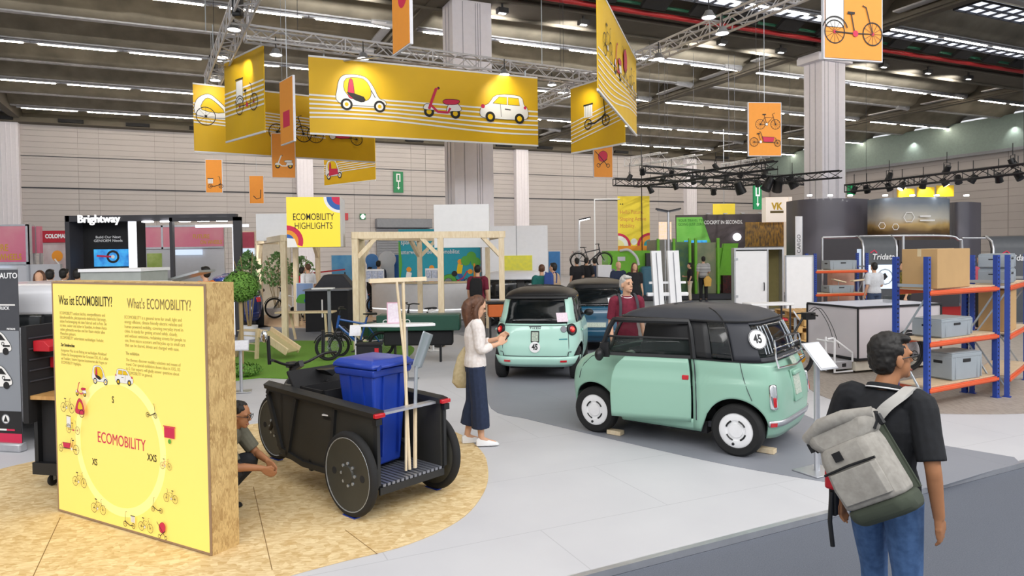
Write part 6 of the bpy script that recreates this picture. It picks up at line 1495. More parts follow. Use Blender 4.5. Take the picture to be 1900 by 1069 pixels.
# far left pink stand
o, w_, h = pbox('exhibition_stand', 'pink topped white exhibition stand at the far left edge', 'stand', -60, 58, 417, 560, 21, .12, M_STW, z0=Z)
MB().zbox(0, w_, -.06, .0, h - 1.12, h - .05).build('fascia', M_PINK, o); MB().zbox(0, w_, -.08, 0, h - 1.2, h - 1.12).zbox(0, w_, -.08, 0, h - .05, h).zbox(w_ - .06, w_, -.08, 0, 0, h).build('fascia_frame', M_ALU, o)
tx('lettering', 'FUTURE', .28, M_TXY, o, (w_ - 1.4, -.065, h - .7), UPR, .8, .004); tx('lettering', 'ON WHEELS', .26, M_TXY, o, (w_ - 1.25, -.065, h - .98), UPR, .72, .004)
MB().zbox(w_ - 1.4, w_ - .55, -.12, -.03, h - 1.75, h - 1.3).build('screen', M_LCD, o)
pz = MB(); [pz.cyl((w_ + .15 + .12 * i, -.01, h - 1.9 - .14 * j), (w_ + .15 + .12 * i, .0, h - 1.9 - .14 * j), .03, n=8) for i in range(3) for j in range(3)]
MB().zbox(w_, w_ + .9, 0, .1, 0, h - 1.2).build('side_wall', M_STW, o); pz.build('peg_holes', M_GREY, o)
o, w_, h = pbox('fascia_block', 'narrow pink panels at the corner of the far left stand', 'stand', 60, 75, 420, 470, 21.4, .12, M_PINK); MB().zbox(-.05, 0, -.02, .12, -.1, h + .05).zbox(w_ * .45, w_ * .55, -.02, 0, 0, h).build('frame', M_ALU, o); MB().zbox(0, .05, .02, .1, -2.4, 0).zbox(w_ - .05, w_, .02, .1, -2.4, 0).build('post', M_ALU, o)
o, w_, h = pbox('exhibition_stand', 'white stand with a crimson header band left of the black stand', 'stand', 83, 160, 428, 560, 25, .1, mat('stand_photos', 'cfc3c4', .6, col2='b59a9a', scale=2), z0=Z)
MB().zbox(0, w_, -.05, 0, h - .42, h).build('header', M_CRIM, o); tx('lettering', 'COLOMAN', .2, M_WHITE, o, (.12, -.055, h - .2), UPR, .8, .01); MB().zbox(0, w_, -.05, 0, 0, 1.35).build('product_shelf', mat('dark_products', '3a1c1f', .8, col2='a06060', scale=14), o)
print_on(o, lambda s, w, h: (s.disc(.5, h - .9, .2, ORG), s.disc(1.1, h - .85, .22, YEL), s.line([(.4, h - 1.0), (.8, h - 1.5)], .05, WHT)), w_, h)
# black stand
o, w_, h = pbox('exhibition_stand', 'tall black stand with white letters Brightway and a blue screen', 'stand', 151, 256, 402, 560, 19.5, .5, M_BLACKM, z0=Z)
MB().zbox(w_, w_ + 3.0, -.6, -.4, h - .16, h).zbox(-.02, .1, -.6, 0, 0, h).zbox(0, w_, -.6, 0, h - .16, h).build('portal_beam', M_ANT, o)
MB().zbox(w_ + .05, w_ + .2, -.5, -.35, 0, h - .16).build('lit_pillar', mat('lit_pillar', 'f2f4fb', .5, var=0, emit=.8), o)
tx('lettering', 'Brightway', .3, mat('white_letter', 'ffffff', .5, var=0, emit=.7), o, (.34, -.63, h - .1), UPR, .95, .004, ext=.02)
tx('lettering', 'Build Our Next\nGEN/OEM Needs', .1, M_WHITE, o, (.8, -.01, h - .62), UPR, 1.1, .0005, 'CENTER', ext=.002)
MB().zbox(.42, 1.36, -.06, 0, 1.93, 2.41).build('screen', M_SCR, o); s = Sk(y=-.065); s.circ(.95, 2.2, .15, .06, INK).disc(.95, 2.2, .05, WHT).line([(.5, 2.23), (.9, 2.2)], .05, PINK); s.done('printed_wheel', o)
for k in range(5): MB().zbox(w_ + .5 + .5 * k, w_ + .75 + .5 * k, -.65, -.5, h - .2, h - .17).build('downlight', M_LED, o)
a, c = P(316, 500, 18.5), P(448, 500, 18.5); o = thing('black_portal', 'black square portal frame to the right of the black stand', 'frame', (a.x, a.y, Z), 0); w_ = c.x - a.x; h = P(380, 403, 18.5).z - Z
for x in (0, w_ - .2): MB().zbox(x, x + (.08 if x == 0 else .2), 0, .12, 0, h).build('post', M_ANT, o)
MB().zbox(0, w_, 0, .12, h - .1, h).build('lintel', M_ANT, o); MB().zbox(.1, w_ - .3, 1.3, 1.4, h - .22, h - .14).build('light_rail', M_LED if 0 else mat('lit_pillar'), o)
MB().zbox(w_ - .42, w_ - .34, .5, 1.0, 0, h - .2).build('lit_edge', mat('lit_pillar'), o)
for k in range(4): spot_light('stand_light', Vector((a.x + .3 + .45 * k, a.y + .9, h - .3)), Vector((a.x + .3 + .45 * k, a.y + 2.6, 1.2)), 60, 90)
# pink stand seen through the portal
o, w_, h = pbox('exhibition_stand', 'white stand with pink header seen through the black portal', 'stand', 262, 418, 418, 560, 24, .1, M_STW, z0=Z)
MB().zbox(0, w_, -.06, 0, h - .74, h - .06).build('fascia', M_PINK, o); MB().zbox(0, w_, -.08, -.06, h - .06, h).zbox(0, w_, -.08, -.06, h - .8, h - .74).zbox(.78, .84, -.08, -.06, h - .8, h).build('fascia_frame', M_ALU, o)
tx('lettering', 'FUTURE', .2, M_TXY, o, (1.85, -.065, h - .4), UPR, .8, .003); tx('lettering', 'ON WHEELS', .19, M_TXY, o, (2.1, -.065, h - .6), UPR, .7, .003)
MB().zbox(1.25, 2.15, -.08, -.02, h - 1.02, h - .84).build('sign_strip', M_LCD, o); MB().zbox(.25, .75, -.03, 0, .9, h - .95).build('green_poster', mat('poster_green', 'cddc8c', .6, col2='9cb84e', scale=3), o)
MB().box((1.35, -.3, 1.35), (.26, .1, .18)).build('black_device', M_BLACK, o)
o, w_, h = pbox('exhibition_stand', 'white stand with a small pink header right of the portal', 'stand', 449, 540, 428, 560, 25.5, .1, mat('warm_wall', 'e8dcc8', .7), z0=Z); MB().zbox(0, .5, -.06, 0, h - .62, h - .05).build('fascia', mat('stand_rose', 'c4526a', .6), o); MB().zbox(0, .5, -.08, 0, h - .9, h - .64).build('lit_header', M_LCD, o)
o, w_, h = pbox('grey_counter', 'long grey low vehicle canopy behind the lit board', 'vehicle', 150, 262, 501, 540, 11.5, .9, mat('canopy_grey', 'a3a8a4', .5), z0=.0); MB().zbox(-.02, w_ + .02, -.03, .95, h - .03, h + .02).build('rim', M_WHITE, o)
a = P(270, 520, 12.5); o = thing('ramp_canopy', 'tilted pale vehicle roof panel behind the lit board', 'vehicle', (a.x, a.y, 0), 0)
MB().prism([(0, 1.62), (.95, 1.86), (.95, 1.90), (0, 1.66)], lambda x, z: (x, 0, z), d=(0, .7, 0)).build('roof_panel', M_ALU, o); [MB().zbox(x, x + .04, .3, .34, 0, 1.62).build('leg', M_GREY, o) for x in (.05, .85)]
MB().zbox(.1, .9, .3, .34, 1.2, 1.24).build('cross_rail', M_GREY, o)
# blue / white stands behind the counter
for (x0, x1, yt, Y, m, l) in ((616, 655, 473, 27, mat('sea_poster', '3c8fd0', .5, col2='6fb6e0', scale=2), 'blue poster stand left of the pergola posts'), (724, 742, 472, 26.5, mat('blue_panel', '2f6fc0', .5), 'narrow blue and white panel behind the information counter'), (1018, 1041, 466, 29, mat('blue_panel2', '3f86c8', .5), 'blue poster panel right of the white wall')):
    o, w_, h = pbox('display_stand', l, 'panel', x0, x1, yt, 560, Y, .08, M_STW, z0=Z); MB().zbox(.02, w_ - .02, -.01, 0, h - 1.3, h - .02).build('poster_sheet', m, o)
    print_on(o, lambda s, w, h: s.rect(w * .2, h - .35, w * .85, h - .2, WHT), w_, h)
for (x, y, r, m, l) in ((690, 483, 12, mat('blue_globe', '3f7fc4', .4), 'blue round display behind the counter'), (718, 482, 16, M_STW, 'pale round arch display behind the counter')):
    p = P(x, y, 26); k = 26 / 1300; o = thing('round_display', l, 'display', (p.x, p.y, 0), 0); MB().cyl((0, 0, p.z), (0, .1, p.z), r * k, n=28).build('disc', m, o); MB().zbox(-r * k * .8, r * k * .8, .02, .08, 0, p.z).build('base', m, o)
# mural
o, w_, h = pbox('mural_wall', 'teal mural wall with painted cyclists behind the pergola', 'wall', 742, 893, 425, 600, 24.6, .1, mat('mural_teal', '1d9bb0', .6, var=.03), z0=Z)
MB().zbox(w_ * 1.0, w_ * 1.0 + .1, 0, .1, 0, 1.5).build('edge', M_GREY, o)
def mural(s, w, h):
    s.rect(0, 0, w, 1.25, GRY)
    for x, z, c1, c2 in ((.35, 1.0, WHT, BLU), (1.15, 1.05, PINK, ORG), (2.15, 1.25, YEL, BLU), (2.5, .9, TEAL, PINK)):
        s.disc(x, z + .62, .09, ORG).poly([(x - .14, z + .2), (x + .05, z + .2), (x + .1, z + .5), (x - .08, z + .55)], c1).poly([(x - .14, z + .2), (x + .05, z + .2), (x + .2, z - .1), (x + .1, z - .15)], c2)
        s.circ(x - .2, z - .12, .14, .025).circ(x + .25, z - .12, .14, .025).line([(x - .2, z - .1), (x + .1, z + .05), (x + .25, z + .3)], .04, PINK)
    s.poly([(0, .8), (.12, 1.8), (.05, 2.6), (0, 2.6)], GRN); s.at(1.72, .85, .5).shape([(-.55, 0), (-.6, .6), (-.2, 1.1), (.4, 1.1), (.7, .4), (.65, 0)], GRN).shape([(-.35, .4), (-.15, .85), (.2, .85), (.3, .4)], GRY, k=2).at(0, 0)
    for x, z in ((2.35, 1.9), (2.55, 2.05), (2.7, 1.85)): s.disc(x, z, .17, GRN)
    s.rect(2.62, 1.1, 2.68, 1.8, ORG); s.disc(1.95, 1.45, .1, INK)
    s.at(2.15, .8, 1).disc(0, 0, .2, TEAL)
print_on(o, mural, w_, h, 'painted_mural')
tx('lettering', 'sparsam', .24, M_WHITE, o, (.08, -.03, h - .45), UPR, .8); tx('lettering', 'unterwegs mit der Mikromobilitat', .22, M_WHITE, o, (.08, -.03, h - .80), UPR, .68)
o, w_, h = pbox('white_wall_block', 'tall plain white exhibition wall behind the pale mint car', 'wall', 896, 1018, 419, 600, 24, .6, M_WHITEM, z0=Z)
MB().zbox(.72, 1.72, -.02, .0, h - 1.56, h - 1.02).build('yellow_screen', mat('screen_yellow', 'd8cf3c', .5, col2='c4c24a', scale=8, emit=.2), o); MB().zbox(1.18, 1.2, -.005, 0, 0, h).build('joint', M_GREY, o)
# street lamps, frame
for (x, yt, Y, l, n_) in ((1074, 408, 30, 'white street lamp post with one lit head', 1), (1240, 392, 28, 'grey street lamp post with two dark heads', 2)):
    p = P(x, yt, Y); o = thing('lamp_post', l, 'street lamp', (p.x, p.y, Z), 0); hh = p.z - Z
    MB().cyl((0, 0, 0), (0, 0, hh), .07, .05, 10).build('post', M_WHITE if n_ == 1 else M_ALU, o)
    for sd in ((1,) if n_ == 1 else (1, -1)):
        MB().box((sd * .25, 0, hh + .05), (.5, .16, .06), Matrix.Rotation(-sd * .2, 3, 'Y')).build('lamp_head', M_DKGREY, o)
        MB().box((sd * .25, 0, hh + .0), (.4, .12, .03), Matrix.Rotation(-sd * .2, 3, 'Y')).build('lamp_glass', M_LED if n_ == 1 else M_GREY, o)
a, c = P(1103, 370, 34), P(1150, 370, 34); o = thing('thin_frame', 'thin white tube frame left of the tall yellow banner', 'frame', (a.x, a.y, 0), 0); MB().cyl((0, 0, 0), (0, 0, a.z), .03, n=6).build('upright', M_WHITE, o); MB().cyl((0, 0, a.z), (c.x - a.x, 0, a.z), .03, n=6).build('top_tube', M_WHITE, o)
# tall yellow banner
a, c = P(1147, 470, 34), P(1206, 470, 34); z1 = P(1175, 364, 34).z; w_ = c.x - a.x
o = thing('tall_banner', 'tall yellow banner with pink lettering above the green machine', 'banner', (a.x, a.y, a.z), 0); MB().zbox(0, w_, 0, .05, 0, z1 - a.z).build('cloth', mat('banner_lemon', 'ecd23c', .6, var=.02, emit=.06), o)
h = z1 - a.z
for i, t_ in enumerate(('Hello Future.', 'Shaping Active', 'Mobility.')): tx('lettering', t_, .27, mat('text_salmon', 'd98a4a', .6, var=0), o, (.1, -.005, h - .78 - .33 * i), UPR, .8)
s = Sk(y=-.008); 
for cx, a0, a1 in ((.0, 0, 90), (w_, 90, 180)):
    for r, c_ in ((.62, PINK), (.5, ORG if cx else WHT), (.3, TEAL if cx else PALE)): wedge(cx, .35, r, a0, a1, c_)
s.at(0, 0).rect(0, 0, w_, .34, ORG).disc(w_ * .5, .55, .16, WHT); s.at(0, 0).rect(.1, h - .4, .16, h - .35, INK).rect(.2, h - .4, .26, h - .35, INK); s.done('printed_shapes', o)
MB().cyl((w_ * .75, -.05, 0), (w_ * .75, -.05, h + 3), .02, n=6).build('cable', M_BLACK, o)
# green machine stand
gm = thing('injection_machine', 'large lime green machine with grey cabins and lime posts', 'machine', P(1128, 500, 31).xy.to_3d(), 0); k = 31 / 1300.; X = lambda px: (px - 1128) * k; ZZ = lambda py: 2.15 - (py - 463) * k
MB().zbox(X(1128), X(1206), 0, 2, .3, ZZ(463)).build('green_housing', M_LIME, gm, smooth=False); MB().zbox(X(1318), X(1372), .2, 2, .6, ZZ(460)).build('green_housing', M_LIME, gm, smooth=False); MB().prism([(X(1335), 1.0), (X(1360), 1.0), (X(1372), ZZ(452)), (X(1345), ZZ(452))], lambda x, z: (x, .1, z), d=(0, .3, 0)).build('green_ramp', M_LIME, gm)
MB().zbox(X(1215), X(1244), -.2, 1.8, .2, ZZ(444)).build('grey_cabin', mat('cabin_grey', '8a8784', .6), gm, smooth=False); MB().zbox(X(1288), X(1326), -.2, 1.8, .2, ZZ(450)).build('glass_cabin', mat('cabin_glass', '9a9a78', .25, col2='7c8a6a', scale=2), gm, smooth=False); MB().zbox(X(1246), X(1286), .4, 1.8, .2, ZZ(448)).build('machine_core', mat('core_teal', '4f7f70', .5, col2='7a9a5a', scale=3), gm, smooth=False)
for px in (1217, 1246, 1275, 1286, 1327): MB().zbox(X(px), X(px) + .1, -.35, -.2, .1, ZZ(442)).build('lime_post', M_LIME, gm, smooth=False)
MB().zbox(X(1186), X(1216), -.6, .4, .1, ZZ(492)).build('blue_drum', mat('drum_teal', '3f6f86', .4), gm, bevel=.15); MB().zbox(X(1197), X(1212), -.3, .2, ZZ(492), ZZ(468)).build('hopper', M_DKGREY, gm); MB().tube(catmull([(X(1150), -.1, ZZ(463)), (X(1165), -.3, ZZ(462)), (X(1178), -.4, ZZ(475)), (X(1182), -.4, ZZ(490))], 5), .06).build('hose', M_STW, gm)
MB().zbox(X(1146), X(1160), -.05, 0, ZZ(482), ZZ(474)).build('label_plate', M_STW, gm); MB().zbox(X(1120), X(1370), -.8, 2.2, 0, .22).build('machine_platform', M_DKGREY, gm, smooth=False)
MB().zbox(X(1340), X(1362), -.1, .2, .2, 1.0).build('hose_bundle', mat('red_black', '5a1c1c', .7, col2='1c1c1c', scale=14, var=.2), gm)
# brown grey stand wall with cockpit lettering
o, w_, h = pbox('exhibition_stand', 'dark brown stand wall reading COCKPIT IN SECONDS', 'stand', 1256, 1425, 398, 560, 37, .2, mat('stand_brown', '4a4144', .6, var=.05), z0=Z)
k = 37 / 1300
MB().prism([(0, h - 1.9), (1.95, h - 1.9), (1.35, h - .12), (0, h - .12)], lambda x, z: (x, -.02, z), d=(0, .02, 0)).build('green_panel', mat('panel_green', '5cae3e', .6, col2='7cc456', scale=1), o); MB().zbox(.4, 1.6, -.06, 0, h - 1.9, h - 1.35).build('screen', M_SCR, o)
tx('lettering', 'COCKPIT IN SECONDS.', .27, M_WHITE, o, (1.45, -.03, h - .42), UPR, .72, .004); tx('lettering', 'YOUR TRAVEL TIME\nGOING JUST ZERO', .2, mat('text_dkgreen', '2c6e22', .6), o, (.1, -.03, h - .4), UPR, .8); MB().zbox(3.6, 4.7, -.06, 0, h - 1.7, h - .45).build('forest_picture', mat('forest_print', 'b58a3a', .6, col2='4a3f3a', scale=5), o) if 0 else None
q = MB().ball((3.15, -.15, h - 1.2), (.22, .1, .2)); q.build('round_lamp', M_LED if 0 else mat('soft_lamp', 'f4f6ff', .4, var=0, emit=3.), o)
for kk in range(4): MB().zbox(1.5 + .9 * kk, 1.7 + .9 * kk, -.35, -.2, h + .02, h + .06).zbox(1.58 + .9 * kk, 1.62 + .9 * kk, -.3, 0, h, h + .02).build('clip_lamp', M_ALU, o)
o, w_, h = pbox('lit_menu_panel', 'small glowing orange white info panel at the lamp post', 'panel', 1223, 1246, 412, 444, 29, .06, mat('panel_glow', 'f6cfa8', .5, col2='f8e6d4', scale=14, emit=.5)); MB().cyl((w_ / 2, .03, -(P(1230, 444, 29).z)), (w_ / 2, .03, 0), .03, n=8).build('post', M_ALU, o)
o, w_, h = pbox('forest_picture_panel', 'large autumn forest picture beside the lit box sign', 'panel', 1384, 1462, 412, 458, 32, .1, mat('forest_print', 'c8963c', .6, col2='3f3a3a', scale=5, stretch=(2.6, 1, .8), var=.3))
MB().zbox(0, w_, .1, .2, -(P(1400, 458, 32).z), 0).build('support_wall', M_STW, o)
o, w_, h = pbox('box_sign', 'lit white box sign with yellow letters VK', 'sign', 1421, 1462, 366, 412, 31.5, .5, mat('lit_cream', 'f7e9dc', .5, var=0, emit=.35)); tx('lettering', 'VK', .42, mat('gold_text', 'e0b400', .4, var=0), o, (w_ / 2, -.01, h * .62), UPR, .85, .02, 'CENTER'); MB().zbox(w_ * .2, w_ * .8, -.01, 0, h * .36, h * .45).build('caption_bar', mat('caption_gold', '6e5a1c', .5), o); MB().zbox(w_, w_ + .15, -.1, .5, -3.2, h).build('side_post', mat('lit_cream'), o)
o, w_, h = pbox('yellow_sign_panel', 'small yellow banner above the green stand', 'banner', 1323, 1364, 378, 402, 38, .05, mat('banner_lemon')); MB().cyl((w_ / 2, .02, h), (w_ / 2, .02, h + 4), .015, n=5).build('wire', M_STEEL, o)
for i, x in enumerate((1665, 1702, 1738)):
    o, w_, h = pbox('yellow_flag', ('left', 'middle', 'right')[i] + ' of the three lit yellow flags above the grey stand', 'banner', x, x + 32, 350 - i * 3, 371 - i * 3, 32, .05, M_BAN2); MB().cyl((w_ / 2, .02, h), (w_ / 2, .02, h + .5), .012, n=5).build('wire', M_STEEL, o)
    spot_light('flag_light', P(x + 16, 346 - i * 3, 31.6), P(x + 16, 362, 32), 90, 80, .9, (1, .95, .85))
# big curved grey stand
def curved():
    o = thing('exhibition_stand', 'wide curved dark grey stand with a landscape picture panel', 'stand'); Y = 27.
    pts = []
    for px, dY in ((1462, 1.5), (1490, .5), (1530, 0), (1575, .1), (1612, .8)): pts.append(P(px, 500, Y + dY))
    def wall_(pl, z0, z1, nm, m, th=.15, kk=6):
        q = catmull([Vector((p.x, p.y, 0)) for p in pl], kk); MB().loft([[(p.x, p.y, z0), (p.x, p.y + th, z0), (p.x, p.y + th, z1), (p.x, p.y, z1)] for p in q]).build(nm, m, o, ang=60)
    zt = P(1540, 368, Y).z
    wall_(pts, Z, zt, 'curved_wall', M_CURV)
    pts2 = [P(px, 500, Y + dY) for px, dY in ((1612, .2), (1640, -.7), (1690, -1.1), (1735, -.8), (1762, 0))]; wall_(pts2, P(1690, 434, Y).z, P(1690, 366, 26).z, 'picture_panel', zgrad('dusk_print', [(0, '3a2a1c'), (.2, '6b5028'), (.36, 'c9a86a'), (.55, 'cfcabd'), (1, '7f8a96')]), .1); wall_(pts2, P(1690, 446, Y).z, P(1690, 434, Y).z, 'picture_lower_band', mat('dusk_low', '5a4630', .5, col2='3a3028', scale=3), .1); wall_(pts2, Z, P(1690, 446, Y).z, 'lower_wall', M_ANT, .1)
    pts3 = [P(px, 500, Y + dY) for px, dY in ((1758, .6), (1775, -.1), (1800, -.1), (1820, .5))]; wall_(pts3, Z, P(1790, 375, Y).z, 'curved_wall', M_CURV)
    c = P(1687, 403, 25.85); s = Sk(y=0); s.o = (c.x, c.z); s.y = c.y; s.circ(0, 0, .2, .03, WHT, 6).circ(-1.0, -.3, .13, .025, WHT, 6).circ(-.5, -.35, .12, .025, WHT, 6).rect(.4, -.15, .95, -.1, WHT).rect(.4, 0, .8, .06, WHT)
    s.done('printed_emblems', o)
    for px in (1500, 1538, 1575, 1640, 1690, 1735, 1790):
        p = P(px, 366, 26.2); MB().box((p.x, p.y - .1, p.z + .06), (.14, .1, .05)).build('edge_lamp', M_LED, o)
        if px in (1500, 1538, 1575, 1790): spot_light('stand_light', p + Vector((0, -.25, 0)), Vector((p.x, p.y + .7, 1.0)), 45, 60)
curved()
a = P(1476, 400, 26); o = thing('beach_flag', 'narrow white flag banner with vertical lettering before the curved stand', 'banner', (a.x, a.y, Z), .3); MB().zbox(0, .3, 0, .02, .6, a.z - .0).build('cloth', M_WHITE, o); MB().cyl((.3, .01, 0), (.3, .01, a.z), .02, n=6).build('pole', M_ALU, o); tx('lettering', 'CARGO', .22, M_DKGREY, o, (.15, -.004, 2.0), (PI / 2, -PI / 2, 0), .9)
# arch stands with lettering
def archstand(x0, x1, yt, Y, label, screen):
    a, c = P(x0, 500, Y), P(x1, 500, Y); w_ = c.x - a.x; h = P(x0, yt, Y).z - Z; o = thing('arch_stand', label, 'stand', (a.x, a.y, Z), 0)
    pr = [(0, 0), (0, h - .3), (.04, h - .12), (.16, h - .02), (.3, h), (w_, h), (w_, 0)] if 0 else None
    MB().loft([[(0, d, z), (w_, d, z), (w_, d + .12, z), (0, d + .12, z)] for d, z in ((0, 0), (0, h - .35), (.06, h - .15), (.2, h - .03), (.4, h))]).build('panel', mat('arch_grey', '4a4d52', .5), o, ang=50)
    MB().tube([(w_ + .0, 0, 0), (w_, 0, h - .35), (w_, .06, h - .15), (w_, .3, h)], .03).tube([(0, 0, 0), (0, 0, h - .35), (0, .06, h - .15), (0, .3, h)], .03).build('edge_tube', M_ALU, o)
    tx('lettering', 'Tridata', .24, M_WHITE, o, (w_ * .58, -.02, h - .62), UPR, .95, .003, 'CENTER', shear=.2); s = Sk(y=-.012); s.line([(w_ * .2, h - .5), (w_ * .32, h - .42), (w_ * .4, h - .5)], .03, PINK); s.done('printed_swoosh', o)
    if screen:
        MB().zbox(.05, w_ - .02, -.05, 0, h - 1.55, h - .85).build('screen', M_LCD, o); s = Sk(y=-.055); s.circ(w_ * .62, h - 1.2, .22, .03, GRY, 12).poly([(w_ * .45, h - 1.2), (w_ * .62, h - 1.08), (w_ * .7, h - 1.2), (w_ * .6, h - 1.3)], INK); s.done('printed_picture', o)
    return o
archstand(1602, 1664, 438, 20.5, 'grey arch stand with a lit screen and letters Tridata', True); archstand(1843, 1920, 438, 19.5, 'second grey arch stand with letters Tridata at the right edge', False)
a, c = P(1526, 441, 21), P(1785, 441, 21); o = thing('tube_canopy', 'grey tubular rail arching over the grey stands', 'frame', (0, 0, 0), 0)
e = P(1785, 460, 21); MB().tube(catmull([a, P(1650, 438, 21), P(1755, 438, 21), P(1778, 445, 21), e, Vector((e.x, e.y, 0))], 5), .035).tube([P(1676, 438, 21), Vector((P(1676, 438, 21).x, 21, 0))], .04).tube([a, Vector((a.x, a.y, 0))], .03).build('tube', M_ALU, o)
b = MB(); b.tube([P(1785, 442, 22), P(1850, 442, 22)], .03); b.build('tube', M_ALU, o)
slab('floor', [P(1500, 600, 20.2).xy.to_3d(), P(1790, 600, 20.2).xy.to_3d(), P(1790, 600, 25).xy.to_3d(), P(1500, 600, 25).xy.to_3d()], .012, mat('red_carpet', 'c01f24', .9), .01)
o, w_, h = pbox('dark_partition', 'dark grey low partition under the curved stand', 'wall', 1526, 1602, 443, 560, 24.8, .1, M_ANT, z0=Z)
o, w_, h = pbox('dark_partition', 'dark grey partition between the two arch stands', 'wall', 1668, 1780, 445, 560, 24.8, .1, M_ANT, z0=Z)
o, w_, h = pbox('white_poster', 'narrow white poster left of the Tridata screen', 'poster', 1591, 1603, 462, 500, 20.9, .03, M_LCD); MB().zbox(.02, .05, .0, .03, -(P(1600, 500, 20.9).z), 0).build('leg', M_ALU, o)
p = P(1572, 540, 19.8); o = thing('cardboard_display', 'upright pinkish cardboard display behind the distant rack', 'box', (p.x - .2, p.y + .5, 0), 0); MB().zbox(0, .65, 0, .3, 0, 1.42).build('carton', mat('carton_rose', 'c99a86', .8), o)
for i, (x, y) in enumerate(((1556, 521), (1592, 520))): 
    q = P(x, y, 19.6); o = MB().box((0, 0, 0), (.36, .2, .04), Matrix.Rotation(.25 if i == 0 else -.1, 3, 'Y')).build('wooden_deck', M_PINE, None, bevel=.015); o.location = (q.x, q.y, q.z); tag(o, ('left' if i == 0 else 'right') + ' pale wooden deck board floating on the distant rack display', 'board'); MB().bar((0, 0, -q.z), (0, 0, 0), .015).build('support_rod', M_STEEL, o)
# red barrier tape
b = MB(); b.bar(P(485, 510, 26), P(545, 513, 26), .01, .05); b.bar(P(560, 509, 26), P(640, 500, 26), .01, .05); o = b.build('barrier_tape', M_RED, None); tag(o, 'red barrier tape stretched behind the left pergola', 'barrier'); [MB().cyl((P(x, 509, 26).x, 26, 0), (P(x, 509, 26).x, 26, P(x, 505, 26).z), .025, n=8).build('barrier_post', M_BLACK, o) for x in (485, 545, 640)]
o, w_, h = pbox('grey_locker_table', 'white display table with a grill beside the two men in the distance', 'table', 1110, 1135, 492, 520, 25, .5, M_STW); [MB().zbox(x, x + .04, 0, .04, -(P(1120, 520, 25).z), 0).build('leg', M_STEEL, o) for x in (0, w_ - .04)]
# ================================================================ people
SKIN = mat('skin_light', 'd9a98a', .6, var=.04, scale=20); SKIN2 = mat('skin_tan', 'b07a55', .6, var=.04, scale=20); M_LIP = mat('lips', 'a0605a', .6, var=0); M_EYE = mat('eye_dark', '1c1512', .3, var=0)
HTEX = bpy.data.textures.new('hair_clumps', 'CLOUDS'); HTEX.noise_scale = .035; HTEX.noise_depth = 3
def limb(b, pts, rs, n=12): b.tube(catmull(pts, 4), [r for r in lerp_r(rs, len(pts), 4)], n); 
def lerp_r(rs, m, k):
    o = []
    for i in range(m - 1):
        for j in range(k): o.append(rs[i] + (rs[i + 1] - rs[i]) * j / k)
    o.append(rs[-1]); return o
def ell(c, rx, ry, n=16, tilt=None):
    c = Vector(c); return [c + Vector((rx * math.cos(2 * PI * i / n), ry * math.sin(2 * PI * i / n), 0)) for i in range(n)]
def remesh(o, v, sm=2):
    m = o.modifiers.new('remesh', 'REMESH'); m.mode = 'VOXEL'; m.voxel_size = v; m.use_smooth_shade = True
    s = o.modifiers.new('smooth', 'SMOOTH'); s.factor = .5; s.iterations = sm
    return o
def J(h, over):
    k = h / 1.75; j = dict(pelvis=(0, 0, .95), waist=(0, .0, 1.08), chest=(0, .0, 1.27), neck=(0, -.005, 1.47), head=(0, .02, 1.62))
    for s, n in ((1, 'r'), (-1, 'l')):
        j.update({'sh_' + n: (s * .175, 0, 1.40), 'el_' + n: (s * .215, -.03, 1.12), 'wr_' + n: (s * .225, .06, .88), 'ha_' + n: (s * .22, .08, .80),
                  'hip_' + n: (s * .085, 0, .92), 'kn_' + n: (s * .095, .02, .50), 'an_' + n: (s * .10, -.02, .08), 'to_' + n: (s * .12, .15, .03)})
    j.update(over or {}); return {a: Vector(v) * k for a, v in j.items()}, k
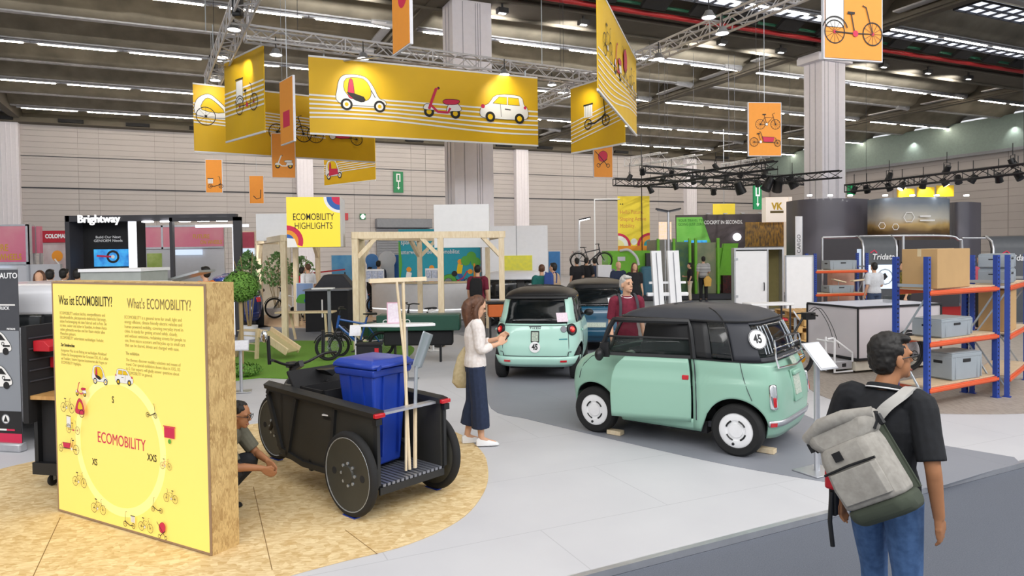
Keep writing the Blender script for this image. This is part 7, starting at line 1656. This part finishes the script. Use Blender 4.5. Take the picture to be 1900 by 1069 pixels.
def person(loc, rz, h, label, shirt, pants, hairm, skin=None, over=None, hair='short', sleeve=.45, leg=.97, shoes=None, v=.016, look=0., nod=0., girth=1., female=False, face=False, wide=0., group=None, lean=0., collar=None):
    skin = skin or SKIN; j, k = J(h, over); o = thing('person', label, 'person', loc, rz, group)
    g = girth * k
    # body -------------------------------------------------
    b = MB(); P_ = j['pelvis']; C_ = j['chest']; W_ = j['waist']; N_ = j['neck']; H_ = j['head']
    def torso(b, e, z1=None):
        sec = [ell(P_ + Vector((0, 0, -.07 * k)), .12 * g + e, .085 * g + e), ell(P_, (.17 if female else .16) * g + e, .11 * g + e), ell(W_, (.125 if female else .145) * g + e, .095 * g + e), ell(C_, .165 * g + e, .11 * g + e), ell(C_.lerp(N_, .55), .15 * g + e, .095 * g + e), ell(C_.lerp(N_, .8), .10 * g + e, .07 * g + e), ell(N_, .055 * k + e, .055 * k + e)]
        b.loft(sec)
    torso(b, -.008)
    neck = [N_ - Vector((0, 0, .06 * k)), N_, H_ - Vector((0, .0, .06 * k))]; b.tube(neck, [.062 * k, .052 * k, .05 * k], 12)
    R = Matrix.Rotation(look, 3, 'Z') @ Matrix.Rotation(-nod, 3, 'X')
    hp = lambda x, y, z: H_ + R @ (Vector((x, y, z)) * k)
    b.ball(hp(0, -.012, .015), (.073 * k, .092 * k, .095 * k), 16, 12, R); b.ball(hp(0, .03, -.045), (.056 * k, .058 * k, .068 * k), 14, 10, R); b.ball(hp(0, .072, -.088), (.026 * k, .022 * k, .022 * k), 10, 8, R)
    b.tube([hp(0, .078, .01), hp(0, .102, -.028)], [.010 * k, .016 * k], 8); b.ball(hp(0, .082, -.062), (.024 * k, .014 * k, .014 * k), 10, 6, R)
    for s in (1, -1): b.ball(hp(s * .076, -.01, -.02), (.010 * k, .020 * k, .032 * k), 8, 8, R); b.ball(hp(s * .035, .066, .022), (.022 * k, .014 * k, .012 * k), 8, 6, R)
    for s, n in ((1, 'r'), (-1, 'l')):
        S, E, Wr, Hd = j['sh_' + n], j['el_' + n], j['wr_' + n], j['ha_' + n]
        limb(b, [S, S.lerp(E, .5), E, E.lerp(Wr, .35), Wr], [.05 * g, .046 * g, .038 * g, .037 * g, .025 * k])
        d = (Hd - Wr).normalized(); side = d.cross(Vector((s, 0, 0))); side = (side if side.length > .2 else d.cross(Vector((0, 1, 0)))).normalized(); nrm = side.cross(d).normalized()
        pc = Wr + d * .048 * k
        b.loft([[Wr + side * a * .024 * k + nrm * c * .016 * k for a, c in ((1, 1), (-1, 1), (-1, -1), (1, -1))], [pc + side * a * .037 * k + nrm * c * .015 * k for a, c in ((1, 1), (-1, 1), (-1, -1), (1, -1))], [Wr + d * .09 * k + side * a * .036 * k + nrm * c * .012 * k for a, c in ((1, 1), (-1, 1), (-1, -1), (1, -1))]])
        curl = nrm * (-s * .5 if Hd.z < Wr.z else .35)
        curl = Vector((-s, 0, 0)) * .55 if Hd.z < Wr.z - .03 else (Vector((0, 0, -1)) * .2 + Vector((-s, 0, 0)) * .6)
        for i, (off, L_) in enumerate(((-.030, .062), (-.010, .072), (.011, .066), (.030, .052))):
            p0 = Wr + d * .075 * k + side * off * k; p1 = p0 + d * L_ * .6 * k; p2 = p1 + (d * .7 + curl).normalized() * L_ * .55 * k; b.tube([p0, p1, p2], [.0095 * k, .0085 * k, .007 * k], 8)
        tb = Wr + d * .03 * k - side * .03 * k * (1 if i else 1); b.tube([tb, tb + (d * .6 - side * .7).normalized() * .035 * k, tb + (d * .9 - side * .35).normalized() * .07 * k], [.012 * k, .011 * k, .008 * k], 8)
        A, K_, An, T_ = j['hip_' + n], j['kn_' + n], j['an_' + n], j['to_' + n]
        limb(b, [A, A.lerp(K_, .5), K_, K_.lerp(An, .35), An], [.082 * g, .068 * g, .05 * g, .048 * g, .034 * k]); b.tube([An, An.lerp(T_, .6) - Vector((0, 0, .012 * k)), T_], [.034 * k, .03 * k, .02 * k], 8)
    body = remesh(b.build('body', skin, o), v)
    # clothes ---------------------------------------------
    e = .014 * k
    b = MB(); sec = [ell(P_ + Vector((0, 0, -.03 * k)), .168 * g + e, .118 * g + e), ell(P_ + Vector((0, 0, .05 * k)), .165 * g + e, .115 * g + e), ell(W_, .14 * g + e, .10 * g + e), ell(C_, .168 * g + e, .115 * g + e), ell(C_.lerp(N_, .5), .16 * g + e, .10 * g + e), ell(C_.lerp(N_, .78), .115 * g + e, .075 * g + e), ell(C_.lerp(N_, .97), .06 * k + e * .6, .058 * k + e * .6)]
    b.loft(sec)
    for n in 'rl':
        S, E, Wr = j['sh_' + n], j['el_' + n], j['wr_' + n]; S2 = S.lerp(C_.lerp(N_, .5), .35)
        pts = [S2, S] + ([S.lerp(E, .5), S.lerp(E, min(1, sleeve / .5))] if sleeve <= .5 else [S.lerp(E, .5), E, E.lerp(Wr, (sleeve - .5) / .5)])
        limb(b, pts, [.06 * g + e, .06 * g + e, .056 * g + e, (.054 * g if sleeve <= .5 else .042 * g) + e] + ([.036 * g + e] if sleeve > .5 else []))
    remesh(b.build('shirt', shirt, o), v * .9, 1)
    b = MB(); b.loft([ell(P_ + Vector((0, 0, -.10 * k)), .15 * g + e, .105 * g + e), ell(P_ + Vector((0, 0, -.02 * k)), .165 * g + e, .112 * g + e), ell(P_ + Vector((0, 0, .06 * k)), .150 * g + e, .102 * g + e)])
    for n in 'rl':
        A, K_, An = j['hip_' + n], j['kn_' + n], j['an_' + n]
        if leg > .55: limb(b, [A, A.lerp(K_, .5), K_, K_.lerp(An, (leg - .5) * 2 * .5), K_.lerp(An, (leg - .5) * 2)], [.088 * g + e, (.074 + wide * .3) * g + e, (.056 + wide * .6) * g + e, (.052 + wide * .9) * g + e, (.045 + wide) * g + e])
        else: limb(b, [A, A.lerp(K_, .5), A.lerp(K_, leg * 2)], [.088 * g + e, .078 * g + e, .07 * g + e])
    remesh(b.build('trousers', pants, o), v * .9, 1)
    for n in 'rl':
        An, T_ = j['an_' + n], j['to_' + n]; b = MB(); dd = (T_ - An); dd.z = 0; dd = dd.normalized() if dd.length > 1e-4 else Vector((0, 1, 0)); sd = Vector((-dd.y, dd.x, 0)); z0 = min(T_.z, An.z) - .028 * k if over and 'an_' + n in over else 0
        base = Vector((An.x, An.y, z0)); L_ = [(-.06, .034, .075), (-.02, .04, .10), (.05, .042, .075), (.13, .046, .05), (.19, .036, .03), (.205, .01, .012)]
        b.loft([[base + dd * x * k + sd * w_ * k * cs + Vector((0, 0, zz * k)) for cs, zz in ((-1, .002), (1, .002), (.95, hh * .6), (.5, hh), (-.5, hh), (-.95, hh * .6))] for x, w_, hh in L_]); b.build('shoe', shoes or M_DKGREY, o, bevel=.004 if v < .01 else 0)
    # hair --------------------------------------------------
    if hair:
        b = MB(); b.ball(hp(0, -.030, .034), (.081 * k, .090 * k, .092 * k), 16, 12, R); 
        if hair == 'short': b.ball(hp(0, -.05, -.01), (.078 * k, .062 * k, .085 * k), 14, 10, R); b.ball(hp(.01, .035, .09), (.06 * k, .04 * k, .026 * k), 10, 8, R)
        if hair == 'crop': b.ball(hp(0, -.045, .0), (.077 * k, .062 * k, .07 * k), 14, 10, R)
        if hair in ('long', 'pony'):
            L_ = .44 if hair == 'long' else .2
            b.tube(catmull([hp(0, -.06, .03), hp(0, -.10, -.08), H_ + Vector((0, -.085, -.08 - L_ * .5)) * k, H_ + Vector((0, -.10, -.06 - L_)) * k], 4), lerp_r([.07 * k, .075 * k, .062 * k, .02 * k], 4, 4), 12)
            for s in (1, -1): b.tube(catmull([hp(s * .06, -.01, .06), hp(s * .078, -.015, -.06), H_ + Vector((s * .078, -.03, -.2)) * k, H_ + Vector((s * .07, -.03, -.08 - L_ * .8)) * k], 4), lerp_r([.03 * k, .034 * k, .032 * k, .01 * k], 4, 4), 8)
        ho = remesh(b.build('hair', hairm, o), v * .8, 1)
        if v < .012:
            dm = ho.modifiers.new('strands', 'DISPLACE'); dm.texture = HTEX; dm.strength = .022 if hair != 'long' else .007; dm.mid_level = .5; dm.texture_coords = 'LOCAL'
    if face or v < .012:
        b = MB()
        for s in (1, -1): b.ball(hp(s * .031, .080, .006), (.011 * k, .007 * k, .007 * k), 8, 6, R); b.tube([hp(s * .018, .087, .028), hp(s * .045, .078, .028)], .003 * k, 5)
        b.build('eyes_and_brows', M_EYE, o); MB().tube([hp(-.022, .088, -.066), hp(0, .097, -.067), hp(.022, .088, -.066)], .0045 * k, 6).build('mouth', M_LIP, o)
    o['_h'] = 0; del o['_h']
    return o, j, k, hp
def glasses(o, hp, k, m=None):
    b = MB()
    for s in (1, -1): b.ring(hp(s * .034, .097, .006), hp(s * .034, .2, .006) - hp(s * .034, .097, .006), .024 * k, .0025 * k, 16, 5); b.tube([hp(s * .058, .092, .01), hp(s * .08, .0, .0)], .0028 * k, 5)
    b.tube([hp(-.012, .1, .01), hp(.012, .1, .01)], .0025 * k, 5); b.build('glasses', m or M_BLACK, o)
def knap(root_o, loc, rz, label, m, w_=.3, h=.46, d=.17, m2=None, roll=False):
    o = thing('backpack', label, 'backpack', loc, rz)
    b = MB(); b.loft([[(-w_ * .45, -d, 0), (w_ * .45, -d, 0), (w_ * .48, 0, 0), (-w_ * .48, 0, 0)], [(-w_ * .5, -d * 1.15, h * .3), (w_ * .5, -d * 1.15, h * .3), (w_ * .5, 0, h * .3), (-w_ * .5, 0, h * .3)], [(-w_ * .48, -d, h * .8), (w_ * .48, -d, h * .8), (w_ * .48, 0, h * .8), (-w_ * .48, 0, h * .8)], [(-w_ * .36, -d * .6, h), (w_ * .36, -d * .6, h), (w_ * .36, -.01, h), (-w_ * .36, -.01, h)]]); b.build('pack_body', m, o, bevel=.03)
    b = MB()
    for s in (1, -1): b.tube(catmull([(s * .1, .02, h * .95), (s * .12, .12, h * 1.02), (s * .14, .26, h * .8), (s * .14, .2, h * .3)], 4), .018, 6, flat=.4)
    b.build('shoulder_strap', m2 or m, o); return o
def cm(name, c='808080', c2=None, r=.85): return mat('cloth_' + name, c, r, col2=c2, scale=26, bump=.15, var=.08)
HB = mat('hair_black', '1b1816', .6, var=.2, scale=40); HBR = mat('hair_brown', '6b4630', .55, col2='4c3022', scale=30, stretch=(1, 1, .2)); HG = mat('hair_grey', 'b9b6b2', .7, var=.15, scale=40)

# --- woman with phone
a = G(884, 826); a.z = .009
ov = dict(sh_r=(.165, .01, 1.40), el_r=(.19, .04, 1.13), wr_r=(.07, .26, 1.17), ha_r=(.04, .34, 1.21), sh_l=(-.165, .01, 1.40), el_l=(-.19, .06, 1.14), wr_l=(-.04, .28, 1.22), ha_l=(-.02, .36, 1.27), head=(0, .045, 1.61), neck=(0, .005, 1.47),
          an_r=(.07, .05, .08), kn_r=(.09, .03, .5), to_r=(.08, .22, .03), an_l=(-.09, -.10, .08), kn_l=(-.09, -.01, .5), to_l=(-.11, .07, .03))
wo, j, k, hp = person(a, D(-80), 1.68, 'woman with long brown hair, white blouse and navy culottes looking at a phone', cm('ivory', 'efe9e6', 'ddd2cc'), cm('navy', '1d2942', '24304c'), HBR, over=ov, hair='long', sleeve=.78, leg=.84, shoes=M_WHITE, v=.008, nod=.5, female=True, wide=.05, girth=.98)
Rw = rotz(D(-80)); wl = lambda v: a + Rw @ Vector(v)
hpz = (j['ha_r'] + j['ha_l']) / 2
o = thing('phone', 'small dark phone held in the hands of the woman in white', 'phone', wl(hpz + Vector((0, .0, -.03))), D(-80)); R_ = Matrix.Rotation(-.7, 3, 'X'); MB().box((0, 0, 0), (.07, .012, .14), R_).build('phone_body', M_BLACK, o, bevel=.003)
o = thing('tote_bag', 'slouchy beige tote bag hanging behind the hip of the woman', 'bag', wl((-.14, -.10, .62)), D(-80))
b = MB(); b.loft([ell((0, -.02, .0), .05, .08), ell((0, -.03, .06), .075, .12), ell((0, -.02, .2), .07, .11), ell((0, 0, .36), .04, .08), ell((0, .02, .46), .012, .03)]); b.build('bag_body', cm('canvas', 'cdbd98', 'b8a67e'), o)
b = MB(); b.tube(catmull([(0, .02, .44), (-.02, .1, .62), (-.03, .17, .82), (.0, .18, .84)], 4), .012, 6); b.build('bag_strap', cm('canvas'), o)
# --- crouching man
a = Vector((-2.52, 5.80, .009))
ov = dict(pelvis=(0, -.10, .36), waist=(0, -.02, .47), chest=(0, .10, .62), neck=(0, .20, .78), head=(0, .27, .90), sh_r=(.17, .18, .71), sh_l=(-.17, .18, .71), el_r=(.2, .30, .48), wr_r=(.10, .50, .44), ha_r=(.06, .56, .38), el_l=(-.2, .32, .50), wr_l=(-.04, .50, .46), ha_l=(.0, .57, .40),
          hip_r=(.09, -.08, .34), kn_r=(.16, .30, .46), an_r=(.13, .02, .09), to_r=(.15, .18, .03), hip_l=(-.09, -.08, .34), kn_l=(-.16, .30, .44), an_l=(-.13, .0, .09), to_l=(-.15, .16, .03))
mo, j, k, hp = person(a, D(-92), 1.60, 'man with short black hair and glasses crouching behind the lit board', cm('olive_tee', '6c6a5c'), cm('dark_trousers', '22242a'), HB, SKIN2, ov, 'crop', .42, .97, M_BLACK, .008, nod=.3)
glasses(mo, hp, k)
# --- man with the grey roll-top backpack, at the right
a = P(1640, 800, 3.52); a.z = -.05
fr = D(-48); _T = lambda x, y, Y: tuple((rotz(-fr) @ (P(x, y, Y) - a)) * (1.75 / 1.79))
ov = dict(head=(.02, .05, 1.61), neck=(.0, .01, 1.46), sh_r=(.165, 0, 1.40), sh_l=(-.165, 0, 1.40), el_r=(.235, -.06, 1.13), wr_r=(.25, -.02, .88), ha_r=(.25, .0, .80), el_l=(-.27, .02, 1.14), wr_l=_T(1560, 915, 3.66), ha_l=_T(1564, 950, 3.66), an_l=(-.10, .16, .09), kn_l=(-.1, .14, .5), to_l=(-.11, .32, .03), an_r=(.1, -.16, .12), kn_r=(.1, .02, .52), to_r=(.1, 0, .04))
mb_, j, k, hp = person(a, fr, 1.79, 'man in black polo shirt and blue jeans walking past with a backpack', cm('black_polo', '16171b', '1f2126'), cm('denim', '4c6d9c', '375580'), HB, SKIN2, ov, 'short', .46, .97, M_BLACK, .0075, look=D(-36), girth=.93)
glasses(mb_, hp, k)
b = MB(); b.ring(j['neck'] + Vector((0, 0, .0)), (0, .25, 1), .068, .017, 24, 8); b.build('shirt_collar', cm('black_polo'), mb_); MB().ring(j['neck'] + Vector((0, 0, -.008)), (0, .25, 1), .086, .004, 24, 6).build('collar_stripe', M_WHITE, mb_)
Rm = rotz(fr); ml = lambda v: a + Rm @ (Vector(v))
bp = thing('backpack', 'light grey roll-top backpack with black zip slung over one shoulder', 'backpack', ml((.15, -.24, .955)), fr)
bp.scale = (.95, .95, .95); bp.rotation_euler = (0, D(-32), fr)
M_BPK = mat('backpack_grey', 'aaa69f', .9, col2='98948d', scale=30, bump=.2); M_BPD = mat('backpack_green', '454c40', .9)
def rr_(w_, y0, y1, z, r=.05, sk=0):
    return [(-w_ + sk, y0 + r, z), (-w_ + r + sk, y0, z), (w_ - r + sk, y0, z), (w_ + sk, y0 + r, z), (w_ + sk, y1, z), (-w_ + sk, y1, z)]
MB().loft([rr_(.15, -.15, 0, .0), rr_(.165, -.19, 0, .04), rr_(.165, -.19, 0, .09)]).build('pack_base', M_BPD, bp, bevel=.02)
MB().loft([rr_(.165, -.192, -.03, .09), rr_(.165, -.2, -.03, .2), rr_(.16, -.19, -.02, .34), rr_(.15, -.16, -.02, .40)]).build('pack_body', M_BPK, bp, bevel=.02)
MB().loft([rr_(.168, -.03, .01, .08), rr_(.168, -.03, .01, .40)]).build('back_panel', M_BPD, bp, bevel=.01)
MB().loft([rr_(.15, -.16, -.01, .38), rr_(.19, -.15, -.01, .43), rr_(.2, -.14, -.02, .47), rr_(.18, -.10, -.03, .50)]).build('roll_top', M_BPK, bp, bevel=.02)
MB().tube([(-.19, -.09, .475), (-.06, -.12, .51), (.06, -.115, .505), (.19, -.08, .47)], [.03, .038, .036, .03], 10).build('rolled_edge', M_BPK, bp)
MB().loft([rr_(.13, -.215, -.19, .12, .02), rr_(.135, -.222, -.19, .2, .02), rr_(.13, -.215, -.18, .275, .02)]).build('front_pocket', M_BPK, bp, bevel=.01)
MB().tube([(-.14, -.203, .285), (0, -.206, .29), (.14, -.203, .285)], .007, 6).build('zip', M_BLACK, bp); MB().box((-.03, -.200, .345), (.045, .006, .045)).build('patch', M_BLACKM, bp)
for s in (1, -1): MB().tube([(s * .16, -.10, .40), (s * .19, -.08, .44), (s * .2, -.07, .47)], .012, 6).box((s * .2, -.07, .43), (.02, .03, .05)).build('side_buckle', M_BLACK, bp)
MB().tube(catmull([(-.05, 0, .42), (-.07, .03, .5), (.05, .03, .5), (.04, 0, .42)], 4), .01, 6).build('grab_handle', M_BLACK, bp)
st = MB(); S0 = Vector((.13, .03, 1.50)); 
pts = [(.02, -.145, 1.36), (.06, -.135, 1.42), (.11, -.09, 1.475), (.125, .0, 1.50), (.13, .09, 1.46), (.14, .135, 1.36), (.16, .125, 1.25)]
q = thing('backpack_strap', 'pale grey padded backpack strap over the right shoulder of the walking man', 'strap', a, fr); c_ = catmull(pts, 5)
st.loft([[p + Vector((-.026, -.003, -.006)), p + Vector((.026, -.003, -.006)), p + Vector((.026, .004, .012)), p + Vector((-.026, .004, .012))] for p in c_]); sto = st.build('strap_webbing', mat('strap_grey', 'b9b7b3', .8), q, ang=50)
o = thing('red_case', 'red and black camera case held in the left hand of the walking man', 'case', P(1546, 893, 3.62), fr); MB().box((0, 0, .03), (.06, .09, .13)).build('case_body', M_RED, o, bevel=.015); MB().box((0, .01, -.10), (.04, .05, .16)).build('grip', M_BLACK, o, bevel=.01); MB().tube([(0, -.02, -.05), (0, -.04, -.2), (.01, -.03, -.33)], .012).build('hanging_strap', M_BLACK, o)
# --- grey haired man in maroon tee
a = P(1163, 600, 9.7); a.z = .009; zt = P(1160, 509, 9.7).z
m3, j, k, hp = person(a, D(188), zt - .01, 'grey haired man in maroon t-shirt with dark straps behind the small mint car', cm('maroon', '7d1f38', '6a182e'), cm('dark_trousers'), HG, SKIN, None, 'short', .44, .97, M_DKGREY, .010, look=D(22), face=True, girth=.86)
MB().ring(j['neck'] - Vector((0, 0, .012)), (0, .3, 1), .075 * k, .008, 24, 6).build('white_collar', M_WHITE, m3)
b = MB(); [b.tube(catmull([(s * .1, -.12, 1.35 * k), (s * .11, -.02, 1.49 * k), (s * .12, .11, 1.38 * k), (s * .13, .13, 1.2 * k)], 4), .02, 6, flat=.4) for s in (1, -1)]; b.build('backpack_straps', M_DKGREY, m3)
# --- background visitors
def vis(px, yt, Y, face_, label, shirt, pants, hairm=HB, z0=Z, pose=0, v=.02, pack=None, **kw):
    p = P(px, yt, Y); h = max(1.45, min(1.95, p.z - z0)); rz = D(180 + face_)
    ov = {0: None, 1: dict(el_r=(.22, .02, 1.12), wr_r=(.08, .25, 1.12), ha_r=(.03, .31, 1.14)), 2: dict(el_l=(-.24, .05, 1.12), wr_l=(-.12, .24, 1.05), ha_l=(-.08, .3, 1.06), el_r=(.24, .05, 1.12), wr_r=(.12, .24, 1.05), ha_r=(.08, .3, 1.06)), 3: dict(kn_r=(.1, .12, .5), an_r=(.1, .14, .08), to_r=(.1, .3, .03), an_l=(-.1, -.18, .1), to_l=(-.1, -.02, .03))}[pose]
    o, j, k, hp = person((p.x, p.y, z0 + .002), rz, h, label, shirt, pants, hairm, over=ov, v=v, **kw)
    if pack: knap(None, Vector((p.x, p.y, z0)) + rotz(rz) @ Vector((0, -.135 * k, 1.0 * k)), rz, pack[0], pack[1])
    return o
BK = cm('black', '1c1c20'); JN = cm('jeans', '3a4a66'); KH = cm('khaki', '9c8c6c'); WH = cm('white_shirt', 'e6e8ee'); NV = cm('navy_shirt', '27324c')
vis(886, 491, 17.6, 172, 'man in maroon shirt with black backpack standing behind the woman in white', cm('maroon'), cm('taupe', '8a7460'), pack=('black backpack on the man in maroon behind the woman', M_BLACKM), hair='crop', v=.014, z0=.0)
vis(1005, 490, 18.2, 185, 'man in teal t-shirt with blue backpack behind the pale mint car', cm('teal', '1f6a64'), KH, HBR, z0=0, hair='crop', v=.014)
vis(1027, 487, 18.8, 240, 'man in beige shirt talking beside the man in teal', cm('beige', 'c4a98c'), JN, HB, z0=0, hair='short', v=.016)
knap(None, P(1018, 520, 18.0) + Vector((.02, 0, -.2)), D(185 + 180 - 20), 'blue backpack on the shoulder of the man in teal', mat('pack_blue', '2f4a8c', .8), .24, .4, .14)
vis(1070, 469, 26, 200, 'tall man in black t-shirt and jeans near the raised bicycle', BK, JN, pose=0); vis(1088, 475, 27, 150, 'person in black beside the tall man near the raised bicycle', BK, BK, pose=2); vis(1103, 478, 27.8, 190, 'man in dark blue bending near the raised bicycle', NV, JN, pose=2)
vis(1147, 484, 21.5, 20, 'bald man in navy shirt left of the woman in the black dress', NV, BK, HG, hair=None); vis(1177, 487, 21.0, 10, 'woman in black dress with long dark hair laughing', BK, BK, HBR, hair='long', leg=.52, female=True, wide=.06)
vis(1280, 487, 29.2, 260, 'woman in black top and cream trousers holding a handbag', BK, cm('cream', 'd9cdb4'), HB, hair='short', female=True, pose=1); vis(1305, 475, 29.4, 170, 'man in black and white striped shirt with a yellow bag', mat('striped_shirt', 'e8e8e8', .8, col2='1c1c20', scale=5, stretch=(.01, .01, 1.6)), BK, pose=1)
q = P(1313, 510, 29.2); o = thing('shopping_bag', 'yellow shopping bag held by the man in the striped shirt', 'bag', (q.x, q.y, .62), 0); MB().loft([ell((0, 0, 0), .14, .06), ell((0, 0, .3), .17, .07), ell((0, 0, .42), .06, .03)]).build('bag_body', cm('yellow_bag', 'e0b25a'), o); MB().tube([(-.04, 0, .4), (0, 0, .55), (.04, 0, .4)], .01).build('bag_handle', cm('yellow_bag'), o)
vis(381, 487, 14.5, 250, 'man in orange t-shirt and dark cap behind the lit board', cm('orange', 'e8781e'), JN, HB, z0=0); vis(560, 495, 22.5, 160, 'person in red shirt between the pergola posts', cm('red', 'c01f2a'), BK, HB); vis(571, 489, 22.0, 235, 'man in white shirt between the pergola posts', WH, KH, HBR, hair='crop')
vis(507, 492, 26.5, 185, 'visitor with pale backpack behind the left pergola', BK, BK, pack=('pale grey backpack of the visitor behind the pergola', cm('pale', 'c8c8ca'))); vis(702, 480, 25.5, 175, 'man in dark suit standing behind the information counter', cm('suit', '2b3040'), BK, pose=0); vis(686, 495, 26, 120, 'dark dressed visitor at the left end of the counter', BK, BK)
vis(73, 488, 14.0, 15, 'woman in yellow dress with long hair at the far left', cm('yellow_dress', 'd9c45c'), cm('yellow_dress'), HBR, hair='long', female=True, pose=2); vis(92, 488, 15.5, 200, 'dark haired visitor seen from behind near the crimson stand', BK, BK); vis(118, 487, 16.2, 170, 'middle dark visitor in front of the crimson stand', cm('dark', '2a1c20'), BK); vis(143, 486, 15.8, 190, 'visitor in black beside the black stand wall', BK, BK, HB)
vis(1622, 486, 18.6, 185, 'person in white shirt with black curly hair watching the arch screen', cm('whitegrey', 'cfd2d8'), JN, HB, z0=.0, pose=1); vis(1679, 484, 17.5, 260, 'man in dark and yellow jacket behind the nearest rack', cm('dark_yellow', '3a3820', '9a8c2c'), BK, HB, z0=0); vis(1853, 462, 16.5, 20, 'bald man with glasses raising a hand beside the right arch stand', cm('greyshirt', 'b9bcc4'), BK, HG, z0=0, hair=None, pose=1); vis(1822, 468, 17.5, 190, 'dark haired visitor left of the bald man by the right arch', cm('rose', 'b04a58'), BK, HB, z0=0)
# ---------------------------------------------------------------- text curves become meshes
for o in [o for o in COL.objects if o.type == 'FONT']:
    me = bpy.data.meshes.new_from_object(o); n = bpy.data.objects.new(o.name, me); nm = o.name; COL.objects.link(n); n.parent = o.parent; n.matrix_local = o.matrix_basis
    n.rotation_mode = o.rotation_mode; n.location = o.location; n.scale = o.scale
    if o.rotation_mode == 'QUATERNION': n.rotation_quaternion = o.rotation_quaternion
    else: n.rotation_euler = o.rotation_euler
    cu = o.data; bpy.data.objects.remove(o); bpy.data.curves.remove(cu); n.name = nm
for m in list(bpy.data.meshes):
    if m.users == 0: bpy.data.meshes.remove(m)
